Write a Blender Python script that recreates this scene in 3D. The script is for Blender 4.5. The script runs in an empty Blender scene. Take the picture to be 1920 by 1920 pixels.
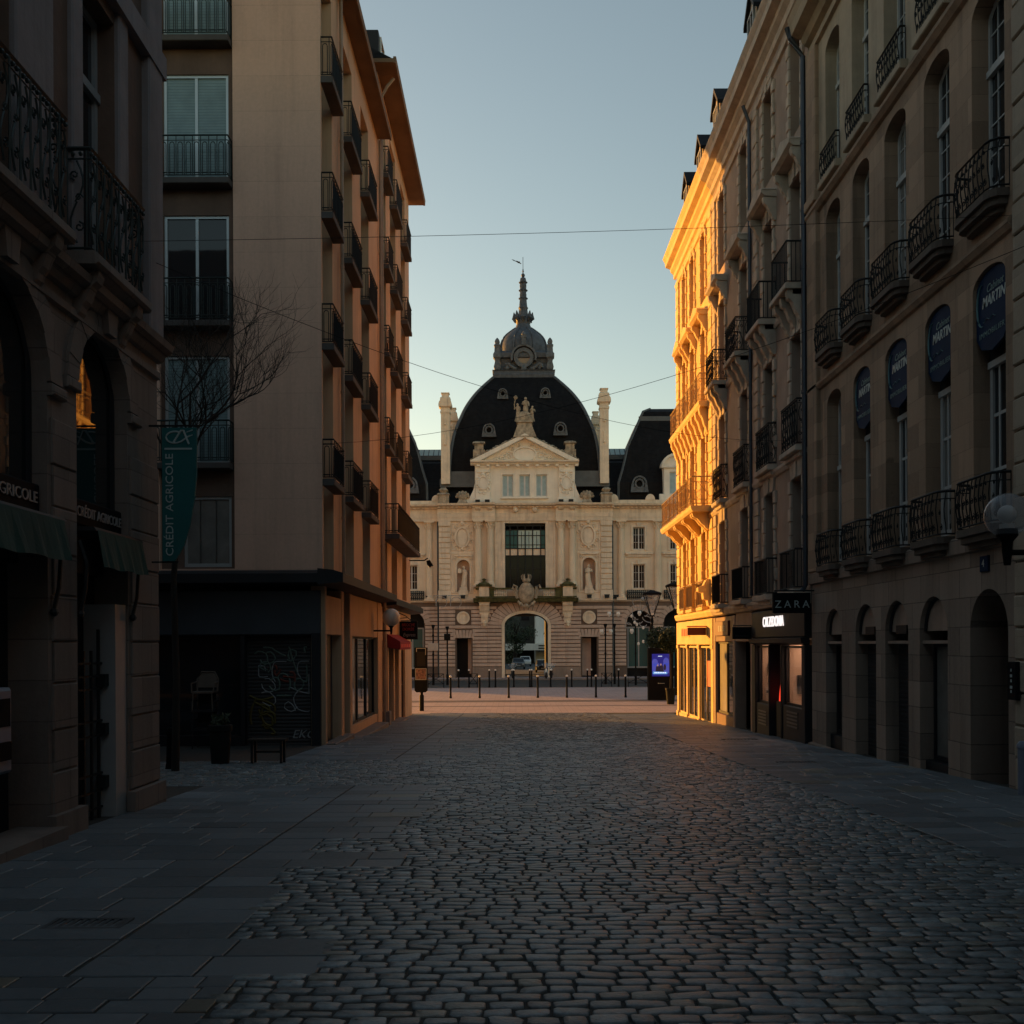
import bpy, bmesh, math, random
from mathutils import Vector, Matrix
random.seed(7)
R = math.radians
PI = math.pi
scene = bpy.context.scene
col = scene.collection

# ------------------------------------------------------------------ materials
def _nt(name):
    m = bpy.data.materials.new(name); m.use_nodes = True
    nt = m.node_tree; b = nt.nodes['Principled BSDF']
    return m, nt, b

def _math(nt, op, a, b=None, clamp=False):
    n = nt.nodes.new('ShaderNodeMath'); n.operation = op; n.use_clamp = clamp
    for i, v in enumerate((a, b)):
        if v is None: continue
        if isinstance(v, (int, float)): n.inputs[i].default_value = v
        else: nt.links.new(v, n.inputs[i])
    return n.outputs[0]

def _mix(nt, fac, a, b, blend='MIX'):
    n = nt.nodes.new('ShaderNodeMix'); n.data_type = 'RGBA'; n.blend_type = blend
    for sock, v in ((n.inputs[0], fac), (n.inputs[6], a), (n.inputs[7], b)):
        if isinstance(v, (int, float)): sock.default_value = v
        elif isinstance(v, tuple): sock.default_value = (*v[:3], 1)
        else: nt.links.new(v, sock)
    return n.outputs[2]

def _noise(nt, vec, scale, detail=4, rough=.55):
    n = nt.nodes.new('ShaderNodeTexNoise'); n.inputs['Scale'].default_value = scale
    n.inputs['Detail'].default_value = detail; n.inputs['Roughness'].default_value = rough
    nt.links.new(vec, n.inputs['Vector']); return n.outputs['Fac']

def _ramp(nt, fac, p0, p1):
    n = nt.nodes.new('ShaderNodeMapRange'); n.inputs[1].default_value = p0; n.inputs[2].default_value = p1
    nt.links.new(fac, n.inputs[0]); return n.outputs[0]

def _pos(nt):
    return nt.nodes.new('ShaderNodeNewGeometry').outputs['Position']

def _mul(nt, c, f):
    """scale a colour value by a tuple"""
    return tuple(min(1, x*f) for x in c)

def pm(name, c, rough=.85, var=.25, ns=1.3, bump=.25, bs=18, streak=.0, metal=0, spec=.4, dirt=(.05, .045, .04), coat=0):
    """mottled procedural surface: two noises, rain streaks (stains), fine bump"""
    m, nt, b = _nt(name)
    p = _pos(nt)
    n1 = _ramp(nt, _noise(nt, p, ns), .3, .7)
    n2 = _ramp(nt, _noise(nt, p, ns*9, 3), .3, .7)
    cc = _mix(nt, n1, _mul(nt, c, 1-var), _mul(nt, c, 1+var*.6))
    cc = _mix(nt, _math(nt, 'MULTIPLY', n2, .35*min(1, var*3)), cc, _mul(nt, c, .75))
    if streak:
        mp = nt.nodes.new('ShaderNodeMapping'); mp.inputs['Scale'].default_value = (1.9, 1.9, .12)
        nt.links.new(p, mp.inputs['Vector'])
        s = _ramp(nt, _noise(nt, mp.outputs[0], 1.6, 6, .65), .48, .78)
        cc = _mix(nt, _math(nt, 'MULTIPLY', s, streak), cc, dirt)
    nt.links.new(cc, b.inputs['Base Color'])
    b.inputs['Roughness'].default_value = rough; b.inputs['Metallic'].default_value = metal
    b.inputs['Specular IOR Level'].default_value = spec
    b.inputs['Coat Weight'].default_value = coat; b.inputs['Coat Roughness'].default_value = .03
    if bump:
        bp = nt.nodes.new('ShaderNodeBump'); bp.inputs['Strength'].default_value = bump; bp.inputs['Distance'].default_value = .02
        h = _math(nt, 'ADD', _noise(nt, p, bs, 5), _math(nt, 'MULTIPLY', n2, .4))
        nt.links.new(h, bp.inputs['Height']); nt.links.new(bp.outputs[0], b.inputs['Normal'])
    return m

def bm_(name, c, plane='YZ', w=.75, h=.36, var=.22, mort=.006, rough=.85, bump=.5, streak=.25, dirt=(.04, .035, .03), mortc=.55, spec=.35):
    """coursed block masonry in world coordinates"""
    m, nt, b = _nt(name)
    p = _pos(nt)
    sx = nt.nodes.new('ShaderNodeSeparateXYZ'); nt.links.new(p, sx.inputs[0])
    cx = nt.nodes.new('ShaderNodeCombineXYZ')
    if plane == 'YZ':
        nt.links.new(sx.outputs[1], cx.inputs[0]); nt.links.new(sx.outputs[2], cx.inputs[1])
    elif plane == 'XZ':
        nt.links.new(sx.outputs[0], cx.inputs[0]); nt.links.new(sx.outputs[2], cx.inputs[1])
    else:
        nt.links.new(sx.outputs[0], cx.inputs[0]); nt.links.new(sx.outputs[1], cx.inputs[1])
    wob = _noise(nt, p, 3, 3)
    va = nt.nodes.new('ShaderNodeVectorMath'); va.operation = 'MULTIPLY_ADD'
    nt.links.new(wob, va.inputs[0]); va.inputs[1].default_value = (.012, .012, 0); nt.links.new(cx.outputs[0], va.inputs[2])
    br = nt.nodes.new('ShaderNodeTexBrick')
    br.inputs['Scale'].default_value = 1; br.inputs['Brick Width'].default_value = w; br.inputs['Row Height'].default_value = h
    br.inputs['Mortar Size'].default_value = mort; br.inputs['Mortar Smooth'].default_value = .3
    br.inputs['Color1'].default_value = (*_mul(nt, c, 1-var), 1); br.inputs['Color2'].default_value = (*_mul(nt, c, 1+var), 1)
    br.inputs['Mortar'].default_value = (*_mul(nt, c, mortc), 1)
    br.inputs['Bias'].default_value = 0
    nt.links.new(va.outputs[0], br.inputs['Vector'])
    n1 = _ramp(nt, _noise(nt, p, 1.1, 6, .6), .3, .7); n2 = _ramp(nt, _noise(nt, p, 11, 5, .65), .3, .7)
    cc = _mix(nt, _math(nt, 'MULTIPLY', n1, .3), br.outputs['Color'], _mul(nt, c, .72))
    cc = _mix(nt, _math(nt, 'MULTIPLY', n2, .28), cc, _mul(nt, c, 1.3))
    if streak:
        mp = nt.nodes.new('ShaderNodeMapping'); mp.inputs['Scale'].default_value = (1.7, 1.7, .1)
        nt.links.new(p, mp.inputs['Vector'])
        s = _ramp(nt, _noise(nt, mp.outputs[0], 1.5, 6, .65), .48, .78)
        cc = _mix(nt, _math(nt, 'MULTIPLY', s, streak), cc, dirt)
    nt.links.new(cc, b.inputs['Base Color'])
    b.inputs['Roughness'].default_value = rough; b.inputs['Specular IOR Level'].default_value = spec
    bp = nt.nodes.new('ShaderNodeBump'); bp.inputs['Strength'].default_value = bump; bp.inputs['Distance'].default_value = .02
    hh = _math(nt, 'SUBTRACT', _math(nt, 'MULTIPLY', _noise(nt, p, 26, 6, .65), .6), br.outputs['Fac'])
    nt.links.new(hh, bp.inputs['Height']); nt.links.new(bp.outputs[0], b.inputs['Normal'])
    return m

def attr_mat(name, c, rough, bump=.5, bs=40, var=.3, spec=.5):
    """stones with a per-stone tint stored in the colour attribute 'tint'"""
    m, nt, b = _nt(name)
    p = _pos(nt)
    at = nt.nodes.new('ShaderNodeAttribute'); at.attribute_name = 'tint'
    n1 = _ramp(nt, _noise(nt, p, 16, 6, .65), .3, .7)
    n0 = _ramp(nt, _noise(nt, p, .55, 4), .35, .65)
    cc = _mix(nt, 1.0, at.outputs['Color'], _mix(nt, n1, _mul(nt, c, 1-var), _mul(nt, c, 1+var)), 'MULTIPLY')
    cc = _mix(nt, _math(nt, 'MULTIPLY', n0, .35), cc, _mul(nt, c, .6))
    nt.links.new(cc, b.inputs['Base Color'])
    rr = _math(nt, 'ADD', _math(nt, 'MULTIPLY', n1, .22), rough-.1)
    nt.links.new(rr, b.inputs['Roughness']); b.inputs['Specular IOR Level'].default_value = spec
    bp = nt.nodes.new('ShaderNodeBump'); bp.inputs['Strength'].default_value = bump; bp.inputs['Distance'].default_value = .008
    nt.links.new(_noise(nt, p, bs, 6, .65), bp.inputs['Height']); nt.links.new(bp.outputs[0], b.inputs['Normal'])
    return m

def glass_mat(name, c=(.016, .02, .024), rough=.03, spec=.6, wav=.02):
    m, nt, b = _nt(name)
    b.inputs['Base Color'].default_value = (*c, 1); b.inputs['Roughness'].default_value = rough
    b.inputs['Specular IOR Level'].default_value = spec
    if wav:
        bp = nt.nodes.new('ShaderNodeBump'); bp.inputs['Strength'].default_value = wav; bp.inputs['Distance'].default_value = .05
        nt.links.new(_noise(nt, _pos(nt), 1.2, 2), bp.inputs['Height']); nt.links.new(bp.outputs[0], b.inputs['Normal'])
    return m

def clear_mat(name, tint=(1, 1, 1), rough=.02):
    m, nt, b = _nt(name)
    b.inputs['Base Color'].default_value = (*tint, 1); b.inputs['Roughness'].default_value = rough
    b.inputs['Transmission Weight'].default_value = 1; b.inputs['IOR'].default_value = 1.45
    return m

def thin_glass(name, tr=.9, milk=0, ior=1.45):
    m = bpy.data.materials.new(name); m.use_nodes = True; nt = m.node_tree
    for n in list(nt.nodes): nt.nodes.remove(n)
    o = nt.nodes.new('ShaderNodeOutputMaterial'); mx = nt.nodes.new('ShaderNodeMixShader')
    t = nt.nodes.new('ShaderNodeBsdfTransparent'); t.inputs[0].default_value = (tr, tr, tr, 1)
    g = nt.nodes.new('ShaderNodeBsdfGlossy'); g.inputs['Roughness'].default_value = .03
    fr = nt.nodes.new('ShaderNodeFresnel'); ge = nt.nodes.new('ShaderNodeNewGeometry')
    nt.links.new(_math(nt, 'ADD', _math(nt, 'MULTIPLY', ge.outputs['Backfacing'], 1/ior-ior), ior), fr.inputs[0])
    nt.links.new(fr.outputs[0], mx.inputs[0]); nt.links.new(t.outputs[0], mx.inputs[1]); nt.links.new(g.outputs[0], mx.inputs[2])
    if milk:
        df = nt.nodes.new('ShaderNodeBsdfDiffuse'); df.inputs[0].default_value = (.75, .78, .82, 1)
        m2 = nt.nodes.new('ShaderNodeMixShader'); m2.inputs[0].default_value = milk
        nt.links.new(mx.outputs[0], m2.inputs[1]); nt.links.new(df.outputs[0], m2.inputs[2]); nt.links.new(m2.outputs[0], o.inputs[0])
    else: nt.links.new(mx.outputs[0], o.inputs[0])
    return m

def emit_mat(name, c, s):
    m, nt, b = _nt(name)
    b.inputs['Base Color'].default_value = (*_mul(nt, c, .3), 1)
    b.inputs['Emission Color'].default_value = (*c, 1); b.inputs['Emission Strength'].default_value = s
    return m

def stripes_mat(name, c, c2, scale, axis=2, rough=.5, coat=0., bump=.3):
    """slatted surface (roller shutter, venetian blind)"""
    m, nt, b = _nt(name)
    sx = nt.nodes.new('ShaderNodeSeparateXYZ'); p = _pos(nt); nt.links.new(p, sx.inputs[0])
    w = _math(nt, 'FRACT', _math(nt, 'MULTIPLY', sx.outputs[axis], scale))
    e = _ramp(nt, w, .72, .9)
    n1 = _ramp(nt, _noise(nt, p, 2.2), .3, .7)
    cc = _mix(nt, e, _mix(nt, n1, c, _mul(nt, c, .7)), c2)
    nt.links.new(cc, b.inputs['Base Color']); b.inputs['Roughness'].default_value = rough
    b.inputs['Coat Weight'].default_value = coat; b.inputs['Coat Roughness'].default_value = .03
    bp = nt.nodes.new('ShaderNodeBump'); bp.inputs['Strength'].default_value = bump; bp.inputs['Distance'].default_value = .015
    nt.links.new(_math(nt, 'SINE', _math(nt, 'MULTIPLY', w, PI)), bp.inputs['Height']); nt.links.new(bp.outputs[0], b.inputs['Normal'])
    return m

M = {}
M['stone_brown'] = bm_('brown_stone', (.36, .245, .165), 'YZ', .8, .42, .3, .005, streak=.6, mortc=.6, bump=.5)
M['base_stone'] = bm_('base_stone', (.31, .24, .19), 'YZ', .78, .46, .3, .010, streak=.45, mortc=.35)
M['cream_render'] = pm('cream_render', (.44, .35, .25), streak=.35, ns=.8)
M['near_stone'] = bm_('near_left_stone', (.20, .165, .145), 'YZ', .7, .42, .2, .008, streak=.4, mortc=.5)
M['grey_stone'] = pm('grey_dressed_stone', (.24, .215, .22), streak=.4, var=.2)
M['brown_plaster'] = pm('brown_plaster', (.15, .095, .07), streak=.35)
M['pale_stone'] = bm_('pale_stone', (.40, .33, .25), 'YZ', .8, .42, .12, .004, streak=.2, mortc=.7)
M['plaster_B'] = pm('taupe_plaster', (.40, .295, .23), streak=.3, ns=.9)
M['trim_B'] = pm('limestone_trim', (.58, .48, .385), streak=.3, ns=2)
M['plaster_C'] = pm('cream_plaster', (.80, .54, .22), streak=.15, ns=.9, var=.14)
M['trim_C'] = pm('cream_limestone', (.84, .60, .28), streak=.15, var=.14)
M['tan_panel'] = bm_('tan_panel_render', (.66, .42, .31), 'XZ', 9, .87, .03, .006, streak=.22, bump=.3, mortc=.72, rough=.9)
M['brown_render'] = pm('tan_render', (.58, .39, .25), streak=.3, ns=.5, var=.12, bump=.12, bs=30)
M['balcony_stone'] = pm('dark_balcony_stone', (.13, .10, .08), streak=.4)  # much darker than the house wall behind it
M['concrete'] = pm('balcony_concrete', (.085, .075, .07), streak=.3)
M['concrete_light'] = pm('faded_sign', (.40, .38, .35), var=.2)
M['soffit'] = pm('timber_soffit', (.19, .115, .065), streak=.0)
M['zinc'] = pm('zinc', (.10, .11, .12), rough=.5, metal=.3)
M['pipe'] = pm('painted_pipe', (.34, .24, .17), rough=.55, streak=.2)
M['pipe_dark'] = pm('dark_zinc_pipe', (.07, .08, .10), rough=.45, metal=.5)
M['slate'] = bm_('roof_slate', (.011, .011, .0125), 'XZ', .3, .16, .3, .008, rough=.55, streak=.25, dirt=(.04, .04, .038), bump=.5, spec=.08)
M['slate_side'] = bm_('roof_slate_side', (.014, .014, .016), 'YZ', .3, .16, .3, .008, rough=.55, streak=.2, bump=.5, spec=.1)
M['lead'] = pm('weathered_lead', (.085, .10, .125), rough=.6, streak=.55, dirt=(.03, .03, .032), var=.4, ns=3)
M['lead_light'] = pm('pale_lead', (.12, .135, .155), rough=.65, streak=.6, dirt=(.06, .06, .06), var=.4, ns=4)
M['pal_stone'] = pm('tuffeau_stone', (.82, .68, .51), streak=.22, dirt=(.16, .12, .09), ns=.7, var=.12)
M['pal_trim'] = pm('tuffeau_trim', (.82, .69, .53), streak=.4, dirt=(.10, .075, .055), ns=1.4, var=.16)
M['pal_attic'] = pm('white_attic_stone', (.86, .79, .68), streak=.22, dirt=(.2, .16, .12), ns=1.2, var=.1)
M['pal_dirty'] = pm('sooty_stone', (.44, .35, .25), streak=.95, dirt=(.035, .03, .024), ns=3, var=.5)
M['pal_joint'] = pm('dark_joint_stone', (.17, .125, .10), streak=.3, ns=1)  # darker than the raised courses, so the grooves between them stand out
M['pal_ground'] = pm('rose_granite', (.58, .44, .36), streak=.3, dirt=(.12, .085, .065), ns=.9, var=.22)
M['pal_plinth'] = pm('dark_granite_plinth', (.30, .225, .18), streak=.3, ns=1.2)
M['moss'] = pm('mossy_stone', (.075, .075, .022), streak=.5, dirt=(.28, .22, .13), ns=3, var=.6)
M['iron'] = pm('black_iron', (.018, .021, .023), rough=.6, var=.3, bump=.1, spec=.25)
M['iron_green'] = pm('dark_green_iron', (.03, .045, .045), rough=.45, var=.25, bump=.1, metal=.2)
M['iron_gold'] = pm('sandy_painted_iron', (.45, .33, .18), rough=.6, var=.15, bump=.05)
M['white_paint'] = pm('white_window_paint', (.62, .62, .60), rough=.45, var=.12, bump=.05, streak=.1)
M['grey_paint'] = pm('grey_window_paint', (.30, .32, .33), rough=.45, var=.15, bump=.05)
M['alu'] = pm('aluminium_frame', (.50, .55, .56), rough=.4, var=.1, bump=0, metal=.5)
M['dark_paint'] = pm('dark_shop_paint', (.025, .026, .03), rough=.55, var=.2, bump=.05, spec=.2)
M['blue_grey_paint'] = pm('blue_grey_fascia', (.05, .062, .075), rough=.5, var=.15, bump=.05)
M['teal'] = pm('teal_fabric', (.014, .13, .135), rough=.75, var=.15, bump=.15)
M['teal_awn'] = pm('teal_awning', (.012, .060, .052), rough=.8, var=.3, bump=.2, streak=.2, dirt=(.03, .09, .08))
M['glass'] = glass_mat('window_glass')
M['glass_mirror'] = glass_mat('bank_glass', (.012, .016, .018), .02, .9, .004)
M['glass_blind'] = stripes_mat('blind_behind_glass', (.20, .30, .31), (.10, .16, .17), 14, 2, .5, coat=.6)
M['glass_teal'] = glass_mat('teal_glass', (.03, .10, .105), .08, .15)
M['glass_dark'] = glass_mat('dark_glass', (.012, .013, .014), .08, .12)
M['glass_mint'] = pm('mint_sky_pane', (.42, .56, .53), rough=.3, var=.1, bump=0, spec=.5)  # pale mint base colour stands in for sky reflected in the panes
M['shutter_pane'] = stripes_mat('blue_louvre', (.40, .56, .60), (.24, .33, .36), 9, 2, .5)
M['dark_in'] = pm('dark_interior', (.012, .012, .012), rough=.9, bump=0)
M['roller'] = stripes_mat('roller_shutter', (.045, .045, .048), (.012, .012, .013), 11, 2, .45, bump=.8)
M['black'] = pm('black_enamel', (.012, .013, .015), rough=.6, var=.2, bump=.03, spec=.03)
M['white'] = pm('white_enamel', (.75, .75, .73), rough=.4, var=.05, bump=0)
M['letter_grey'] = pm('pale_lettering', (.42, .50, .50), rough=.5, var=.05, bump=0)
M['letter_dim'] = pm('dim_lettering', (.28, .28, .28), rough=.5, var=.05, bump=0)
M['letter_teal'] = pm('teal_lettering', (.09, .20, .22), rough=.5, var=.05, bump=0)
M['letter_red'] = pm('red_lettering', (.30, .035, .03), rough=.5, var=.05, bump=0)
M['navy'] = pm('navy_board', (.012, .030, .075), rough=.7, var=.2, bump=.03, spec=.08)
M['red_awn'] = pm('red_canvas', (.28, .02, .018), rough=.8, var=.15, bump=.1)
M['red_sign'] = pm('red_sign', (.70, .06, .03), rough=.5, var=.1, bump=0)
M['maroon'] = pm('maroon_sign', (.13, .03, .02), rough=.5, var=.2, bump=.03)
M['twig'] = pm('dry_twig', (.035, .030, .026), rough=.95, bump=0)
M['curtain'] = pm('curtain_behind_glass', (.20, .19, .17), rough=.6, var=.3, ns=3, bump=0, coat=.8)
M['bark'] = pm('grey_bark', (.035, .030, .026), rough=.95, var=.3, bump=.6, bs=30)
M['topiary'] = pm('dark_leaf', (.022, .040, .016), rough=.7, var=.5, ns=6, bump=0)
M['leaf'] = pm('laurel_leaf', (.035, .055, .022), rough=.6, var=.5, ns=6, bump=0)
M['cobble'] = attr_mat('sett_granite', (.165, .205, .215), .37, bump=1.0, bs=34, var=.55, spec=.75)
M['slab'] = attr_mat('paving_slab', (.15, .175, .19), .48, bump=.25, bs=60, var=.14, spec=.35)
M['joint'] = pm('joint_earth', (.050, .048, .044), rough=.95, var=.3, ns=8)
M['square_pave'] = bm_('pink_paving', (.44, .345, .335), 'XY', .62, .42, .14, .014, rough=.7, streak=0, bump=.3, mortc=.45)
M['square_sett'] = bm_('grey_sett_band', (.17, .14, .135), 'XY', .22, .15, .25, .016, rough=.65, streak=0, bump=.4, mortc=.45)
M['asphalt'] = pm('asphalt', (.050, .055, .060), rough=.8, ns=.6, bs=60)
M['ground'] = pm('town_ground', (.10, .095, .09), rough=.9, ns=.3)
M['kerb'] = pm('granite_kerb', (.20, .18, .17), rough=.75, ns=5)
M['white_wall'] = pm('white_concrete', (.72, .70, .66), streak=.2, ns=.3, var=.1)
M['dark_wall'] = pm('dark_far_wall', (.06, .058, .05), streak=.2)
M['tan_wall'] = pm('tan_town_wall', (.55, .45, .34), streak=.2, ns=.5, var=.15)
M['rubber'] = pm('rubber', (.012, .012, .012), rough=.8, bump=0)
M['chrome'] = pm('chrome', (.7, .7, .7), rough=.15, metal=1, bump=0, var=.05)
M['car_dark'] = pm('dark_car_paint', (.02, .022, .026), rough=.25, bump=0, var=.05, coat=.6)
M['car_grey'] = pm('grey_car_paint', (.13, .14, .15), rough=.3, bump=0, var=.05, coat=.6)
M['white_car'] = pm('white_car_paint', (.7, .7, .7), rough=.3, bump=0, var=.05, coat=.6)
M['lamp_glow'] = emit_mat('headlamp', (1, .95, .85), 1.2)
M['sign_glow'] = emit_mat('backlit_letters', (1, .90, .86), .62)
M['shop_glow'] = emit_mat('shop_ceiling_light', (1, .60, .40), 7)
M['shop_wall'] = pm('shop_inner_wall', (.55, .42, .32), var=.1, bump=0)
M['red_glow'] = emit_mat('red_display_reflection', (1, .05, .02), .62)
M['screen_blue'] = emit_mat('screen_blue', (.014, .022, .30), .3)
M['screen_violet'] = emit_mat('screen_violet', (.08, .10, .55), .33)
M['screen_cyan'] = emit_mat('screen_cyan', (.12, .34, .75), .45)
M['screen_dark'] = emit_mat('screen_dark', (.012, .010, .03), .5)
M['screen_skin'] = emit_mat('screen_face', (.35, .20, .16), .5)
M['screen_white'] = emit_mat('screen_text', (.7, .8, .95), .7)
M['globe'] = thin_glass('globe_glass', .84, .22)
M['opal'] = pm('opal_bulb', (.75, .74, .72), rough=.4, var=.03, bump=0)
M['opal_globe'] = pm('opal_globe', (.62, .55, .46), rough=.3, var=.06, bump=0, spec=.5)
M['poster'] = pm('poster_print', (.20, .11, .10), rough=.4, var=.9, ns=9, bump=0)
M['graf_green'] = pm('faded_green_spray', (.14, .20, .17), rough=.7, bump=0)
M['graf_yellow'] = pm('yellow_spray', (.13, .10, .02), rough=.7, bump=0)
M['graf_white'] = pm('white_spray', (.33, .35, .36), rough=.7, bump=0)
M['graf_red'] = pm('red_spray', (.22, .05, .03), rough=.7, bump=0)
M['planter'] = pm('black_planter', (.02, .022, .022), rough=.6, bump=.05, spec=.05)
M['atm'] = pm('grey_blue_panel', (.20, .23, .30), rough=.4, bump=0)
M['copper_oculus'] = glass_mat('golden_reflection_pane', (.26, .16, .06), .12, .6)
M['bird'] = pm('bird_feather', (.05, .05, .05), rough=.8, bump=0)

# ------------------------------------------------------------------ mesh building
def wloc(o):
    v = Vector((0, 0, 0))
    while o is not None:
        v += o.location; o = o.parent
    return v

class MB:
    """collects shapes given as (along, outward, up) and links them as ONE mesh object"""
    def __init__(s, T=None):
        s.v = []; s.f = []; s.g = []; s.T = T or (lambda a, n, z: (a, n, z))
    def add(s, pts, faces):
        b = len(s.v)
        s.v += [s.T(*p) for p in pts]
        s.g.append((b, len(s.v), len(s.f), len(s.f)+len(faces)))
        s.f += [[i+b for i in f] for f in faces]
    def box(s, a0, a1, n0, n1, z0, z1):
        s.add([(a0, n0, z0), (a1, n0, z0), (a1, n1, z0), (a0, n1, z0), (a0, n0, z1), (a1, n0, z1), (a1, n1, z1), (a0, n1, z1)],
              [(0, 3, 2, 1), (4, 5, 6, 7), (0, 1, 5, 4), (1, 2, 6, 5), (2, 3, 7, 6), (3, 0, 4, 7)])
        return s
    def bbox(s, a0, a1, n0, n1, z0, z1, c=.02):
        """box with chamfered front (n1) edges"""
        s.add([(a0, n0, z0), (a1, n0, z0), (a1, n0, z1), (a0, n0, z1),
               (a0, n1-c, z0), (a1, n1-c, z0), (a1, n1-c, z1), (a0, n1-c, z1),
               (a0+c, n1, z0+c), (a1-c, n1, z0+c), (a1-c, n1, z1-c), (a0+c, n1, z1-c)],
              [(0, 1, 2, 3), (0, 1, 5, 4), (1, 2, 6, 5), (2, 3, 7, 6), (3, 0, 4, 7),
               (4, 5, 9, 8), (5, 6, 10, 9), (6, 7, 11, 10), (7, 4, 8, 11), (8, 9, 10, 11)])
        return s
    def quad(s, a, b, c, d): s.add([a, b, c, d], [(0, 1, 2, 3)]); return s
    def prism(s, poly, n0, n1):
        """polygon in (along, up) extruded outward n0..n1"""
        k = len(poly)
        s.add([(a, n0, z) for a, z in poly] + [(a, n1, z) for a, z in poly],
              [list(range(k)), list(range(2*k-1, k-1, -1))] + [(i, (i+1) % k, (i+1) % k+k, i+k) for i in range(k)])
        return s
    def profile(s, prof, a0, a1):
        """section in (outward, up) extruded along a0..a1"""
        k = len(prof)
        s.add([(a0, n, z) for n, z in prof] + [(a1, n, z) for n, z in prof],
              [list(range(k)), list(range(2*k-1, k-1, -1))] + [(i, (i+1) % k, (i+1) % k+k, i+k) for i in range(k)])
        return s
    def slabp(s, plan, z0, z1):
        """plan polygon in (along, outward) extruded up"""
        k = len(plan)
        s.add([(a, n, z0) for a, n in plan] + [(a, n, z1) for a, n in plan],
              [list(range(k)), list(range(2*k-1, k-1, -1))] + [(i, (i+1) % k, (i+1) % k+k, i+k) for i in range(k)])
        return s
    def rings(s, rings, cap=True, closed=True):
        k = len(rings[0]); pts = [p for r in rings for p in r]; f = []
        for j in range(len(rings)-1):
            for i in range(k if closed else k-1):
                f.append((j*k+i, j*k+(i+1) % k, (j+1)*k+(i+1) % k, (j+1)*k+i))
        if cap:
            f.append(list(range(k))); f.append(list(range((len(rings)-1)*k, len(rings)*k)))
        s.add(pts, f); return s
    def lathe(s, a, n, prof, k=14, half=False):
        r = []
        for rad, z in prof:
            r.append([(a+rad*math.cos(2*PI*i/k), n+rad*math.sin(2*PI*i/k), z) for i in range(k)])
        return s.rings(r)
    def sqlathe(s, a, n, prof):
        return s.rings([[(a-r, n-r, z), (a+r, n-r, z), (a+r, n+r, z), (a-r, n+r, z)] for r, z in prof])
    def tube(s, pts, r, k=5, closed=False, cap=True):
        P = [Vector(p) for p in pts]; n = len(P); rg = []
        rad = r if isinstance(r, (list, tuple)) else [r]*n
        for i in range(n):
            if closed: t = P[(i+1) % n]-P[i-1]
            else: t = P[min(i+1, n-1)]-P[max(i-1, 0)]
            if t.length < 1e-9: t = Vector((0, 0, 1))
            t.normalize()
            up = Vector((0, 0, 1)) if abs(t.z) < .9 else Vector((1, 0, 0))
            x = t.cross(up).normalized(); y = t.cross(x)
            rg.append([tuple(P[i]+(x*math.cos(2*PI*j/k)+y*math.sin(2*PI*j/k))*rad[i]) for j in range(k)])
        if closed: rg.append(rg[0])
        return s.rings(rg, cap=cap and not closed)
    def ball(s, a, n, z, r, k=12, sq=(1, 1, 1)):
        rg = []
        m = max(5, k//2+1)
        for j in range(m):
            t = PI*(j/(m-1)); rr = max(1e-3, math.sin(t))*r
            rg.append([(a+rr*sq[0]*math.cos(2*PI*i/k), n+rr*sq[1]*math.sin(2*PI*i/k), z-math.cos(t)*r*sq[2]) for i in range(k)])
        return s.rings(rg)
    def pieces(s, tol=.12):
        """shapes that touch belong together; shapes standing apart become pieces of their own"""
        bx = []
        for v0, v1, _, _ in s.g:
            q = s.v[v0:v1]; bx.append([min(p[k] for p in q)-tol/2 for k in range(3)]+[max(p[k] for p in q)+tol/2 for k in range(3)])
        n = len(bx); up = list(range(n))
        def root(i):
            while up[i] != i: up[i] = up[up[i]]; i = up[i]
            return i
        for i in range(n):
            a = bx[i]
            for j in range(i):
                b = bx[j]
                if a[0] <= b[3] and b[0] <= a[3] and a[1] <= b[4] and b[1] <= a[4] and a[2] <= b[5] and b[2] <= a[5]: up[root(i)] = root(j)
        cl = {}
        for i in range(n): cl.setdefault(root(i), []).append(i)
        out = []
        for ids in cl.values():
            m = MB()
            for i in ids:
                v0, v1, f0, f1 = s.g[i]; b = len(m.v)
                m.v += s.v[v0:v1]; m.f += [[k-v0+b for k in f] for f in s.f[f0:f1]]
            out.append(m)
        return out
    def build(s, name, mat, parent=None, smooth=None, loc=None, normals=True, each=True):
        if each and parent is not None and normals and 1 < len(s.g) < 900:
            pc = s.pieces()
            if 1 < len(pc) <= 40:
                return [m.build(name, mat, parent, smooth, None, normals, False) for m in pc][0]
        me = bpy.data.meshes.new(name)
        off = Vector(loc) if loc is not None else (wloc(parent) if parent else Vector((0, 0, 0)))
        me.from_pydata([(p[0]-off.x, p[1]-off.y, p[2]-off.z) for p in s.v], [], s.f)
        if normals:
            b = bmesh.new(); b.from_mesh(me); bmesh.ops.recalc_face_normals(b, faces=b.faces); b.to_mesh(me); b.free()
        me.materials.append(M[mat] if isinstance(mat, str) else mat)
        if smooth:
            for p in me.polygons: p.use_smooth = True
            me.set_sharp_from_angle(angle=R(smooth))
        me.update()
        o = bpy.data.objects.new(name, me); col.objects.link(o)
        if parent: o.parent = parent
        elif loc is not None: o.location = off
        return o

def tag(o, label, cat=None, group=None, kind=None):
    if label: o['label'] = label
    if cat: o['category'] = cat
    if group: o['group'] = group
    if kind: o['kind'] = kind
    return o

def thing(name, label, cat, loc, group=None):
    o = bpy.data.objects.new(name, None); o.empty_display_size = .3
    o.location = loc; col.objects.link(o)
    return tag(o, label, cat, group)

def structure(o): o['kind'] = 'structure'; return o

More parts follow.
